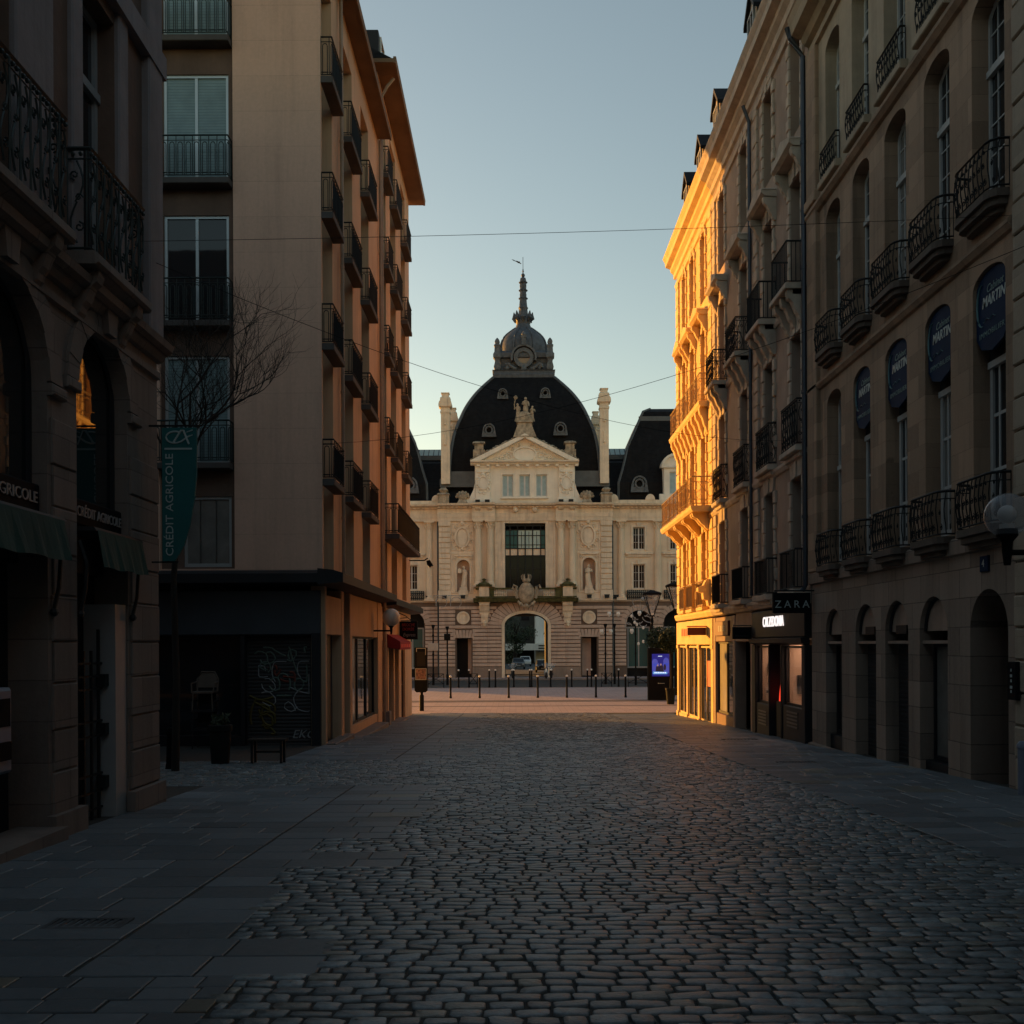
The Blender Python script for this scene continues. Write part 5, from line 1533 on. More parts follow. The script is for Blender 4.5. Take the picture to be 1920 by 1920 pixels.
    # entablature of the centre bay
    c = MB(TP)
    ent = [(0, V(977)), (.20, V(977)), (.22, V(970)), (.26, V(970)), (.28, V(963)), (.18, V(962)), (.18, V(954)), (.4, V(953)), (.44, V(950.5)), (.95, V(949)), (1.02, V(945.5)), (0, V(943))]
    c.profile(ent, -hw-.1, hw+.1)
    for x0, x1 in ((881, 935.5), (1037, 1088)):
        c.profile([(n+.42 if n > 0 else 0, z+(.012 if n > 0 else 0)) for n, z in ent], U(x0)+.3, U(x1)-.3)
        for px in (898, 920.5) if x0 < 986 else (1052.5, 1074): console(c, U(px), .45, V(953), .95, .62)
    for px in (968, 1004): c.ball(U(px), .45, V(957), .28, 8); 
    c.build('entablature', 'pal_trim', root)
    d = MB(TP); x = -hw
    while x < hw: d.box(x, x+.2, .2, .66, V(953), V(950.6)); x += .42
    d.build('dentil_course', 'pal_trim', root, each=False)
    c = MB(TP); c.profile([(0, vs-.1), (.2, vs-.05), (.34, vs+.1), (.36, vs+.25), (0, vs+.3)], -hw-.05, hw+.05); c.build('string_course', 'pal_trim', root)
    # balcony
    b = MB(TP)
    b.profile([(0, V(1130)), (.9, V(1129)), (1.0, V(1125)), (1.1, V(1122)), (0, V(1121))], U(889), U(1084))
    b.profile([(.55, V(1121)), (.85, V(1121)), (.85, V(1118.5)), (.55, V(1118.5))], U(893), U(1081)); b.profile([(.5, V(1106)), (.9, V(1106)), (.94, V(1103)), (.46, V(1103))], U(893), U(1081))
    for x0, x1 in ((U(919), U(927)), (U(1041), U(1055))): b.box(x0, x1, .56, .84, V(1119), V(1106))
    for x in (909, 1064.5):
        u = U(x); b.box(u-.62, u+.62, .2, 1.14, V(1122), V(1119)); b.box(u-.75, u+.75, .1, 1.2, V(1100.5), V(1097)); b.sqlathe(u, .68, [(.6, V(1097)), (.45, V(1094)), (.16, V(1092)), (.12, V(1089)), (.2, V(1087)), (.05, V(1085))])
    bal = b.build('balcony', 'moss', root)
    b = MB(TP)
    for x in (909, 1064.5):
        u = U(x); b.box(u-.46, u+.46, .25, 1.04, V(1119), V(1100.5)); oval_ring(b, u, V(1109.5), .2, .28, .08, 1.03, 1.10, 10)
    b.build('pedestal', 'pal_trim', bal)
    b = MB(TP)
    for i in range(14):
        x = 928.5+i*3.6 if i < 7 else 1018+(i-7)*3.6+2
        b.lathe(U(x), .7, [(.07, V(1119)), (.075, V(1117.5)), (.045, V(1116)), (.085, V(1113)), (.04, V(1109)), (.035, V(1108)), (.06, V(1106))], 8)
    b.build('balusters', 'pal_trim', bal)
    b = MB(TP)
    pts = []
    cx = U(987.5); cz = V(1113)
    rings_ = []
    for t in range(0, 9):
        a = -PI/2+PI*t/8; rr = math.cos(a)
        rings_.append([(cx+.80*rr*math.cos(w)*(1-.1*(t > 5)), 1.0+.35*rr*math.sin(w)*(1+.06*math.cos(9*w)), cz+1.08*math.sin(a)) for w in [2*PI*i/18 for i in range(18)]])
    b.rings(rings_)
    for s in (-1, 1):
        b.tube([(cx+s*.85, 1.05, cz-.5), (cx+s*1.02, 1.1, cz+.1), (cx+s*.92, 1.1, cz+.6), (cx+s*1.2, 1.05, cz+.75), (cx+s*1.3, 1.05, cz+.45), (cx+s*1.12, 1.05, cz+.3)], .14, 5)
        b.ball(cx+s*.55, 1.15, cz-1.05, .2, 7); b.tube([(cx+s*.1, 1.1, cz-1.3), (cx+s*.5, 1.1, cz-1.1), (cx+s*.8, 1.05, cz-.75)], .13, 5)
    b.ball(cx, 1.15, cz-1.2, .24, 8)
    b.build('coat_of_arms', 'pal_dirty', bal, 60)
    b = MB(TP); b.lathe(cx, 1.0, [(.34, cz+1.05), (.40, cz+1.2), (.40, cz+1.3), (.34, cz+1.34)], 12)
    for i in range(6):
        w = 2*PI*i/6; b.tube([(cx+.38*math.cos(w), 1+.3*math.sin(w), cz+1.3), (cx+.44*math.cos(w), 1+.36*math.sin(w), cz+1.6), (cx+.3*math.cos(w), 1+.22*math.sin(w), cz+1.78)], [.09, .08, .04], 5)
    b.build('stone_crown', 'pal_dirty', bal, 60)
    b = MB(TP)
    for x in (909, 1064.5):
        console(b, U(x), .95, V(1128), .75, 1.3); b.bbox(U(x)-.55, U(x)+.55, 0, .8, V(1130), V(1128), .02); console(b, U(x), .65, V(1151), .3, 1.2); b.ball(U(x), .2, V(1172), .16, 7); b.ball(U(x), .2, V(1168), .2, 7)
    b.build('console', 'pal_trim', bal)
    # ---------------- attic, pediment
    na = -.2
    at = [(U(943.5), U(964), V(931, na), V(890, na), 0, .3), (U(975.5), U(995.5), V(931, na), V(890, na), 0, .3), (U(1007), U(1027.5), V(931, na), V(890, na), 0, .3)]
    m = MB(TP); wall_holes(m, U(892), U(1080), vc-.1, V(870), at, n=na)
    for s in (892, 1080): m.quad((U(s), na, vc), (U(s), na-5, vc), (U(s), na-5, V(870)), (U(s), na, V(870)))
    m.build('attic_wall', 'pal_attic', root)
    for a0, a1, z0, z1, _, _ in at:
        w = window(TP, root, a0, a1, z0, z1, na-.27, 'white_paint', 'shutter_pane', 2, 1, .09, 0, mull=.16)
    c = MB(TP)
    for a0, a1, z0, z1, _, _ in at:
        c.bbox(a0-.12, a0, na, na+.07, z0, z1+.12, .02); c.bbox(a1, a1+.12, na, na+.07, z0, z1+.12, .02); c.bbox(a0, a1, na, na+.068, z1, z1+.12, .02)
    c.bbox(U(940), U(1030), na, na+.3, V(935), V(932), .03)
    for x0, x1 in ((893, 921), (1049, 1079)): c.bbox(U(x0), U(x1), na, na+.22, vc, V(872), .04)
    c.bbox(U(890), U(923), na-.1, na+.38, vc, V(934), .04); c.bbox(U(1047), U(1082), na-.1, na+.38, vc, V(934), .04)
    for x in (908, 1063.5):                   # carved shields
        u = U(x); z = V(905)
        oval_ring(c, u, z, .38, .55, .12, na+.2, na+.42); c.prism(oval(u, z, .36, .52), na+.2, na+.32)
        for i in range(9):
            t = 2*PI*i/9; xx, zz = u+.62*math.cos(t), z+.95*math.sin(t)
            c.tube([(xx+.14*math.cos(w), na+.28, zz+.17*math.sin(w)) for w in [t*1.7+R(d_) for d_ in range(0, 330, 55)]], .055, 4)
        c.ball(u, na+.34, z+.78, .2, 7); c.bbox(u-.6, u+.6, na+.2, na+.36, V(886), V(882), .03)
    for s, x in ((-1, 892), (1, 1080)):        # scrolls at the sides
        u = U(x); P = [(u, na, V(905)), (u+s*.15, na, V(918)), (u+s*.45, na, V(930)), (u+s*1.0, na, V(936)), (u+s*1.35, na, V(940))]
        c.prism([(u, vc), (u, V(900))]+[(a, z) for a, _, z in P]+[(u+s*1.4, vc)] if s > 0 else [(u, V(900)), (u, vc), (u+s*1.4, vc)]+[(a, z) for a, _, z in P[::-1]], na-.5, na+.1)
        c.tube([(u+s*(1.1+.28*math.cos(w)), na+.12, V(938)+.28*math.sin(w)) for w in [R(d_) for d_ in range(0, 340, 40)]], .09, 5)
    c.build('attic_carving', 'pal_attic', root)
    p = MB(TP)
    zL, zA = V(868), V(820)
    xl, xr, xm = U(884), U(1087), U(986)
    p.profile([(na, V(872)), (na+.35, V(871)), (na+.45, V(868.5)), (na+.85, V(867.5)), (na+.9, V(865)), (na, V(864.5))], xl, xr)
    p.prism([(xl+.5, V(865)), (xr-.5, V(865)), (xm, V(820.5))], na-.6, na+.12)
    for s, xe in ((-1, xl), (1, xr)):
        d = .55
        p.prism([(xe, V(865.3)), (xe-s*.9, V(865.3)), (xm, V(822.5)), (xm, V(815))] if s < 0 else [(xe-s*.9, V(865.3)), (xe, V(865.3)), (xm, V(815)), (xm, V(822.5))], na-.5, na+.85)
    for k in range(11): p.box(xl+.6+k*.93, xl+.9+k*.93, na+.3, na+.6, V(875), V(872))
    # carving in the pediment
    oval_ring(p, xm, V(851), 1.0, .55, .14, na+.1, na+.32); p.prism(oval(xm, V(851), .98, .53), na+.1, na+.2)
    for s in (-1, 1):
        for k, (dx, dz, rr) in enumerate(((1.5, -.25, .34), (2.1, -.45, .28), (2.65, -.6, .2), (1.2, .5, .25), (.55, .78, .22))):
            p.tube([(xm+s*(dx+rr*(1-j/9)*math.cos(j*.8)), na+.2, V(851)+dz+rr*(1-j/9)*math.sin(j*.8)) for j in range(9)], .075, 4)
        p.tube([(xm+s*x_, na+.18, V(851)+z_) for x_, z_ in ((1.1, .1), (1.6, .2), (2.1, -.1), (2.7, -.35), (3.2, -.62))], .08, 4)
    p.build('pediment', 'pal_attic', root)
    p = MB(TP)                                # blackened copings and urn blocks on the slopes
    for s, xe in ((-1, xl), (1, xr)):
        for k in range(16):
            t = (k+.5)/17; x = xe+(xm-xe)*t; z = V(865)+(V(815)-V(865))*t
            p.ball(x, na+.1, z+.12, .16+.05*(k % 3), 6, (1.3, 1.5, .7))
    for x in (900, 1071):
        u = U(x); p.sqlathe(u, na-.3, [(.55, V(862)), (.55, V(843)), (.42, V(842)), (.42, V(832)), (.6, V(831)), (.55, V(828)), (.3, V(826))])
    for x, sc in ((833.5, 1.0), (1138, 1.0)):
        u = U(x); p.sqlathe(u, .0, [(.5*sc, vc), (.5*sc, V(929)), (.62*sc, V(928)), (.5, V(925)), (.25, V(924)), (.42, V(919)), (.2, V(914))])
    for x in (869, 1102):
        u = U(x); p.ball(u, .0, V(931), .5, 9); p.sqlathe(u, 0, [(.5, vc), (.3, V(936)), (.2, V(934))])
        for k in range(7):
            t = PI*k/6; p.ball(u+.55*math.cos(t), .05, V(931)+.42*math.sin(t), .16, 6)
    p.sqlathe(xm, na-.2, [(1.1, V(822)), (.85, V(808)), (.72, V(800)), (.66, V(794)), (.8, V(793)), (.75, V(790))])
    p.build('roof_ornaments', 'pal_dirty', root, 50)
    # ---------------- main dome
    nD = -9.4
    def dome(root_, xc_, nc, prof, mat, name):
        r_ = []
        for hwid, z in prof: r_.append([(xc_-hwid, nc-hwid, z), (xc_+hwid, nc-hwid, z), (xc_+hwid, nc+hwid, z), (xc_-hwid, nc+hwid, z)])
        mm = MB(TP); mm.rings(r_); return mm.build(name, mat, root_, 30)
    prof = []
    base0 = [(142, 912), (141, 883), (139.5, 862), (137, 839), (130.5, 810), (118, 781), (110.5, 766), (101, 751.6), (89, 737), (74, 722.5), (57, 708)]
    base = []
    for i in range(len(base0)-1):                # smooth the profile through the measured points
        p0, p1, p2, p3 = base0[max(i-1, 0)], base0[i], base0[i+1], base0[min(i+2, len(base0)-1)]
        for j in range(4):
            t = j/4
            base.append(tuple(.5*(2*b+(c-a)*t+(2*a-5*b+4*c-d)*t*t+(3*b-a-3*c+d)*t**3) for a, b, c, d in zip(p0, p1, p2, p3)))
    base.append(base0[-1])
    for hpx, py in base:
        nf = nD+hpx*.0522                      # the front face of that ring
        prof.append((hpx*(DP-nf)/1920, V(py, nf)))
    dome(root, 0, nD, prof, 'slate', 'dome')
    e = MB(TP); hb = prof[4][0]
    for s in (-1, 1): e.tube([(s*hw_, nD+hw_, z) for hw_, z in prof[4:]], .16, 6)
    e.box(-hb-.5, hb+.5, nD+hb-.2, nD+hb+.35, V(899, -2), V(884, -2)); e.box(-hb-.9, hb+.9, nD+hb-.2, nD+hb+.6, V(914, -2), V(899, -2))
    e.build('dome_ribs', 'zinc', root)
    # lantern
    nL = nD; k_ = (DP-nL)/1920
    l = MB(TP)
    nf = nL+2.9
    hh = lambda px: px*(DP-nf)/1920
    VV = lambda py: V(py, nf)
    lb = prof[-1][1]
    l.sqlathe(0, nL, [(hh(57), lb-.15), (hh(58), VV(703)), (hh(57), VV(700)), (hh(57), VV(696)), (hh(59), VV(694.5)), (hh(50), VV(693))])
    l.sqlathe(0, nL, [(hh(46), VV(694)), (hh(44), VV(680)), (hh(46), VV(671)), (hh(52), VV(669)), (hh(53), VV(661)), (hh(49), VV(658)), (hh(45), VV(655))])
    l.build('lantern_base', 'lead', root)
    l = MB(TP); nf = nL
    dm = [(45.5, 676), (45.5, 658), (44.5, 650), (42, 643), (38.5, 637), (33, 631), (27, 626), (20, 620.5), (15, 617), (14, 612), (11.5, 608)]
    l.rings([[(hh(r_)*math.cos(2*PI*i/24), nL+hh(r_)*math.sin(2*PI*i/24), VV(z_)) for i in range(24)] for r_, z_ in dm])
    for i in range(8):
        w = 2*PI*(i+.5)/8; l.tube([(hh(r_+.5)*math.cos(w), nL+hh(r_+.5)*math.sin(w), VV(z_)) for r_, z_ in dm[:-2]], .10, 5)
    l.build('lantern_dome', 'lead', root, 50)
    l = MB(TP)
    l.rings([[(hh(r_)*math.cos(2*PI*i/8+PI/8), nL+hh(r_)*math.sin(2*PI*i/8+PI/8), VV(z_)) for i in range(8)] for r_, z_ in
             ((12, 610), (14.5, 606), (14, 601), (10.5, 597), (9.8, 594), (9, 585), (8.7, 579), (9.3, 578), (8.2, 576), (7.2, 566), (6.6, 556), (6.9, 553), (6.2, 551), (6.5, 544), (6.1, 541), (6.8, 538), (6.8, 535), (6.0, 533), (6.1, 526), (5.2, 522), (2, 520))])
    for i in range(8):
        w = 2*PI*i/8; l.tube([(hh(13)*math.cos(w), nL+hh(13)*math.sin(w), VV(604)), (hh(17)*math.cos(w), nL+hh(17)*math.sin(w), VV(598)), (hh(16.5)*math.cos(w), nL+hh(16.5)*math.sin(w), VV(592)), (hh(17.5)*math.cos(w), nL+hh(17.5)*math.sin(w), VV(586))], [.22, .26, .16, .04], 5)
        for py in (578, 560, 545, 530): l.ball(hh(7.4-(578-py)*.02)*math.cos(w), nL+hh(7.4)*math.sin(w), VV(py), .11, 5)
    l.ball(0, nL, VV(516.5), hh(3.8), 10); l.tube([(0, nL, VV(514)), (0, nL, VV(505))], .06, 5); l.tube([(0, nL, VV(506)), (0, nL, VV(482))], .028, 5); l.ball(0, nL, VV(509), .1, 6)
    l.build('spire', 'lead', root, 40)
    nf = nL+2.9
    l = MB(TP); fz = VV(670.5); fn = nL+hh(53)+.02
    oval_ring(l, 0, fz, hh(11.5), hh(11.5), hh(7), fn-.6, fn+.12, 24)
    Pi = [(hh(21)*math.cos(R(a)), fz+hh(21)*math.sin(R(a))) for a in range(-15, 196, 15)]; Po = [(hh(24.5)*math.cos(R(a)), fz+hh(24.5)*math.sin(R(a))) for a in range(-15, 196, 15)]
    for i in range(len(Pi)-1): l.prism([Pi[i], Pi[i+1], Po[i+1], Po[i]], fn-1.4, fn+.25)
    l.box(-hh(4), hh(4), fn-.5, fn+.36, VV(648), VV(632)); l.box(-hh(5), hh(5), fn-.4, fn+.4, VV(634), VV(631)); l.lathe(0, fn, [(.18, VV(631)), (.24, VV(627)), (.12, VV(623)), (.02, VV(620))], 8)
    for s in (-1, 1):
        l.tube([(s*hh(x_), fn-.02, VV(z_)) for x_, z_ in ((14, 692), (22, 688), (29, 682), (34, 684), (35, 689), (31, 691), (28, 688))], .16, 6)
        l.ball(s*hh(31), fn, VV(687), .14, 6)
        x = s*hh(49.5)
        for nn in (nL+hh(49.5), nL-hh(49.5)):
            l.sqlathe(x, nn, [(.26, VV(693)), (.36, VV(688)), (.24, VV(678)), (.30, VV(672)), (.42, VV(670)), (.42, VV(664)), (.3, VV(660)), (.27, VV(650)), (.34, VV(647)), (.2, VV(644)), (.26, VV(640)), (.18, VV(636)), (.03, VV(632))])
    l.ball(0, fn+.05, VV(691), .3, 8, (1, .6, 1.2)); l.box(-hh(42), hh(42), fn-.3, fn+.05, VV(695), VV(693))
    l.build('lantern_ornament', 'lead_light', root, 40)
    l = MB(TP); l.prism(oval(0, fz, hh(11.3), hh(11.3), 24), fn-.5, fn-.25); l.build('oculus', 'copper_oculus', root)
    # lucarnes on the dome
    def at_dome(py):
        for (h0, p0), (h1, p1) in zip(base, base[1:]):
            if p1 <= py <= p0:
                t = (py-p0)/(p1-p0); hp = h0+(h1-h0)*t; return nD+hp*.0522
        return nD+3
    def lucarne(px, py, r_, hgt, n=None):
        n = at_dome(py+hgt*.6)+.25 if n is None else n; cx_ = U(px, n); cz_ = V(py, n); s = r_*(DP-n)/1920
        o = MB(TP); oval_ring(o, cx_, cz_, s*.55, s*.6, s*.3, n-1.6, n+.1, 14)
        Pi = [(cx_+s*1.0*math.cos(R(a)), cz_+s*1.05*math.sin(R(a))) for a in range(0, 181, 20)]; Po = [(cx_+s*1.28*math.cos(R(a)), cz_+s*1.35*math.sin(R(a))) for a in range(0, 181, 20)]
        for i in range(len(Pi)-1): o.prism([Pi[i], Pi[i+1], Po[i+1], Po[i]], n-2.2, n+.2)
        for q in (-1, 1): o.prism([(cx_+q*s*.95, cz_+.05), (cx_+q*s*1.3, cz_+.05), (cx_+q*s*1.5, cz_-s*1.3), (cx_+q*s*.9, cz_-s*1.3)] if q > 0 else [(cx_+q*s*1.3, cz_+.05), (cx_+q*s*.95, cz_+.05), (cx_+q*s*.9, cz_-s*1.3), (cx_+q*s*1.5, cz_-s*1.3)], n-1.5, n+.12)
        o.box(cx_-s*1.5, cx_+s*1.5, n-1.2, n+.25, cz_-s*1.5, cz_-s*1.25); o.box(cx_-s*.95, cx_+s*.95, n-1.2, n+.04, cz_-s*1.26, cz_-s*.55)
        lu = o.build('lucarne', 'lead_light', root)
        o = MB(TP); o.prism(oval(cx_, cz_, s*.6, s*.65, 14), n-.6, n-.4); o.build('pane', 'dark_in' if py < 860 else 'copper_oculus', lu)  # amber in the wing lucarnes is a golden reflection put into the pane colour
    lucarne(946, 738, 7.0, 8); lucarne(1025.7, 737, 7.0, 8); lucarne(919.5, 806, 9, 12); lucarne(1053.5, 804, 9, 12)
    # ---------------- wing roofs, skylights, chimneys, pavilions
    for s in (-1, 1):
        r_ = MB(TP); pr = [(WN-.6, V(943)), (WN-1.6, V(905)), (-4.5, V(868, -4.5)), (-6.5, V(862, -6.5)), (-14, V(862, -14)), (-14, vc)]
        a0, a1 = sorted((s*4, s*wl)); r_.profile(pr, a0, a1); r_.build('wing_roof', 'slate', root)
        r_ = MB(TP); ns = -6
        a0, a1 = sorted((s*6.5, s*11.3)); r_.profile([(ns, V(862, ns)), (ns, V(854, ns)), (ns-1.2, V(838, ns)), (ns-3, V(838, ns)), (ns-3, V(862, ns))], a0, a1); o = r_.build('skylight', 'zinc', root)
        r_ = MB(TP)
        for k in range(9): 
            x = a0+.2+k*(a1-a0-.3)/9
            r_.add([(x, ns+.02, V(853.5, ns)), (x+.42, ns+.02, V(853.5, ns)), (x+.42, ns-1.16, V(838.4, ns)), (x, ns-1.16, V(838.4, ns))], [(0, 1, 2, 3)])
        r_.build('skylight_pane', 'glass_mint', o)
        lucarne(986+s*215, 908, 11, 10, WN-.75)
        # chimneys
        for px, top, n, w, base_py in (((838 if s < 0 else 1135), (737 if s < 0 else 730), -1.6, 8.2, 898), ((853 if s < 0 else 1120), (765 if s < 0 else 773), -6.5, 6.5, 890)):
            c = MB(TP); u = U(px, n); ww = w*(DP-n)/1920; z0 = V(base_py, n)-.5; z1 = V(top, n)
            c.sqlathe(u, n, [(ww, z0), (ww, z1-2.0), (ww*1.15, z1-1.95), (ww*1.15, z1-1.8), (ww*1.02, z1-1.75), (ww*1.02, z1-1.5), (ww*1.5, z1-1.35), (ww*1.5, z1-1.1), (ww*1.2, z1-.95), (ww*1.15, z1-.5), (ww*.8, z1-.4), (ww*.78, z1-.1), (ww*.95, z1-.08), (ww*.95, z1)])
            c.prism(arch_pts(u-ww*1.5, u+ww*1.5, z1-1.12, .55, 8), n-ww*1.4, n+ww*1.45)
            for zz in (.5, .72):
                z_ = z0+(z1-z0)*zz; c.bbox(u-ww*.25, u+ww*.25, n+ww-.02, n+ww+.10, z_-.5, z_+.4, .04); c.ball(u, n+ww+.06, z_-.6, .14, 6)
            c.build('chimney', 'pal_trim', root)
        # pavilion
        xc_ = (302 if s > 0 else -310)*DP/1920; nc = -8.0
        pf = [(122, 946), (121, 905), (112, 880), (104, 851), (95, 828), (84, 808), (72, 784), (66, 773), (50, 768)]
        pr = []
        for hp, py in pf:
            nf2 = nc+hp*.0535; pr.append((hp*(DP-nf2)/1920, V(py, nf2)))
        mm = MB(TP); mm.rings([[(xc_-h_, nc-h_, z), (xc_+h_, nc-h_, z), (xc_+h_, nc+h_, z), (xc_-h_, nc+h_, z)] for h_, z in pr]); mm.build('pavilion_roof', 'slate', root)
        mm = MB(TP); hz = pr[-3]
        mm.box(xc_-hz[0]-.15, xc_+hz[0]+.15, nc+hz[0]-.1, nc+hz[0]+.15, hz[1]-.6, hz[1]+.1); mm.tube([(xc_-s*h_, nc+h_, z) for h_, z in pr], .12, 5); mm.build('pavilion_ridge', 'zinc', root)
        # white arched dormer
        n = -.9; u = s*(1272-986)*DP/1920; w = MB(TP)
        op = [(u-.62, u+.62, V(928, n), V(886, n), 0, .25)]
        wall_holes(w, u-1.15, u+1.15, V(943), V(872), op, n=n); w.box(u-1.15, u+1.15, n-2.5, n-.3, V(943), V(872)); w.prism(arch_pts(u-1.15, u+1.15, V(872), .95, 10), n-2.4, n); 
        Pi = arch_pts(u-1.15, u+1.15, V(872), .95, 10); Po = arch_pts(u-1.38, u+1.38, V(872), 1.2, 10)
        for i in range(10): w.prism([Pi[i], Pi[i+1], Po[i+1], Po[i]], n-2.4, n+.25)
        w.bbox(u-1.4, u+1.4, n, n+.22, V(876), V(871), .03); w.bbox(u-1.6, u-1.1, n-.2, n+.12, V(943), V(925), .04); w.bbox(u+1.1, u+1.6, n-.2, n+.12, V(943), V(925), .04)
        o = w.build('dormer', 'pal_attic', root)
        window(TP, o, u-.62, u+.62, V(928, n), V(886, n), n-.22, 'white_paint', 'shutter_pane', 2, 1, .09, 0, mull=.12)
    # ---------------- masses behind
    b = MB(TP); t0, t1 = U(946.5)-.02, U(1027.5)+.02
    b.box(-wl, doors[0][0]-.2, -14, -1.9, 0, vs); b.box(doors[1][1]+.2, wl, -14, -1.9, 0, vs)
    b.box(doors[0][1]+.2, t0-.3, -14, -1.4, 0, vs); b.box(t1+.3, doors[1][0]-.2, -14, -1.4, 0, vs)
    b.box(-wl, wl, -14, -1.7, V(1149)+.3, vc-.2)
    b.build('inner_wall', 'dark_in', root)
    b = MB(TP)
    for a in (t0-.25, t1+.05): b.box(a, a+.2, -14, -2.9, 0, V(1149)+.3)
    b.box(t0-.3, t1+.3, -14, -2.9, V(1149)+.05, V(1149)+.28); b.build('passage', 'dark_wall', root)
    b = MB(TP)
    for d in doors: b.box(d[0]-.2, d[1]+.2, -1.3, -1.2, 0, d[3]+.1)
    b.build('side_door', 'dark_in', root)
    b = MB(TP); b.box(doors[0][0]+1.05, doors[0][1]-.05, -1.2, -1.1, .4, d[3]-.1); b.box(doors[1][0]+.1, doors[1][0]+.95, -1.2, -1.1, .2, d[3]-.1); b.build('door_leaf', 'pal_ground', root)
    # small floodlights along the ledges
    f = MB(TP)
    for px in (803, 834.5, 869, 1105, 1138, 1157): 
        f.box(U(px)-.2, U(px)+.2, .25 if 820 < px < 1150 else WN+.1, .6 if 820 < px < 1150 else WN+.45, vs+.3, vs+.55); f.prism([(U(px)-.25, vs+.62), (U(px)+.25, vs+.62), (U(px)+.15, vs+.35), (U(px)-.15, vs+.35)], .3 if 820 < px < 1150 else WN+.15, .62 if 820 < px < 1150 else WN+.47)
    for px in (897.5, 915.5, 1053, 1071.5): f.box(U(px)-.22, U(px)+.22, .3, .8, V(943), V(938.5))
    f.build('floodlights', 'iron', root)
    d = MB(TP)
    for x in (-hw-.12, hw+.12): d.tube([(x, WN+.2, V(950)), (x, WN+.2, .1)], .09, 6)
    d.build('downpipe', 'pipe_dark', root)
    # ---------------- statues
    for i, (nch, lab) in enumerate(zip(niches, ('pale stone statue in long robe holding a model, in the left palace niche', 'pale stone statue with folded arms in the right palace niche'))):
        c = (nch[0]+nch[1])/2; z = nch[2]+.12
        t = thing('statue', lab, 'statue', TP(c, -.25, z), 'statues in the palace niches')
        s = MB(TP); s.box(c-.36, c+.36, -.6, .02, z, z+.3); s.build('pedestal', 'pal_trim', t)
        s = MB(TP)
        statue_mesh(s, c, -.28, z+.3, 2.05, .2*i, (-1 if i else 1), ((-.34, .12, .70), (.2, .02, .42)) if i == 0 else ((.16, .10, .66), (-.10, .12, .60)))
        if i == 0: s.box(c-.52, c-.18, .0, .22, z+1.65, z+1.95); s.prism([(c-.55, z+1.95), (c-.15, z+1.95), (c-.35, z+2.12)], .0, .22)
        s.build('figure', 'pal_trim', t, 60)
    t = thing('statue_group', 'weathered sculpture group crowning the palace pediment', 'statue', TP(xm, -.4, V(790)))
    s = MB(TP); zz = V(790)
    s.rings([[(xm+r_*math.cos(2*PI*i/12)*(1+.1*(i % 2)), -.4+r_*.7*math.sin(2*PI*i/12), z) for i in range(12)] for r_, z in ((.75, zz), (.8, zz+.3), (.55, zz+.8), (.3, zz+1.0))]); s.build('rock', 'pal_dirty', t, 50)
    s = MB(TP); statue_mesh(s, xm+.1, -.4, zz+.4, 2.0, 0, 0, ((.3, .05, .55), (-.2, .12, .62))); s.build('figure', 'pal_dirty', t, 60)
    s = MB(TP); statue_mesh(s, xm-.68, -.35, zz+.05, 1.75, .4, 1, ((-.3, .05, .98), (.24, .05, .62))); s.tube([(xm-.98, -.3, zz+1.6), (xm-.85, -.3, zz+2.3)], .05, 5); s.ball(xm-.84, -.3, zz+2.32, .2, 7); s.build('figure', 'pal_dirty', t, 60)
    s = MB(TP); statue_mesh(s, xm+.76, -.35, zz+.05, 1.5, -.4, -1, ((.3, .05, .6), (-.2, .1, .7))); s.build('figure', 'pal_dirty', t, 60)
palace()

def behind_palace():
    Y = 172
    T = TF(Y)
    t = thing('white_building', 'white modern building seen through the palace arch', 'building', (8, Y, ZS))
    x0 = (1004-967)*Y/1920; 
    b = MB(T); b.box(x0, x0+40, -20, 0, ZS, EYE+(1208-1150)*Y/1920); b.build('wall', 'white_wall', t)
    zt = EYE+(1208-1208)*Y/1920; zb_ = EYE+(1208-1219)*Y/1920
    b = MB(T); b.box(-14, x0+14, .01, 5, zb_, zt+.1); b.build('canopy', 'white_wall', t)
    b = MB(T)
    for k in range(3): b.box(x0+.4, x0+14, 5.01, 5.06, zt-.35-.42*k, zt-.15-.42*k)
    b.build('louvre', 'dark_in', t)
    b = MB(T); b.box(-14, x0-.3, -1, .0, ZS, zb_); b.build('entrance', 'dark_in', t)
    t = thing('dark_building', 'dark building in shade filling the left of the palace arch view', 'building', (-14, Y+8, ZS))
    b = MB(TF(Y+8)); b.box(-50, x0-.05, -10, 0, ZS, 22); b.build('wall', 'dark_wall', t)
    b = MB(TF(Y+8))
    for i in range(9):
        for j in range(4): b.box(-20+3*i, -18.6+3*i, .0, .05, ZS+4+3.4*j, ZS+6+3.4*j)
    b.build('window', 'glass', t)
behind_palace()
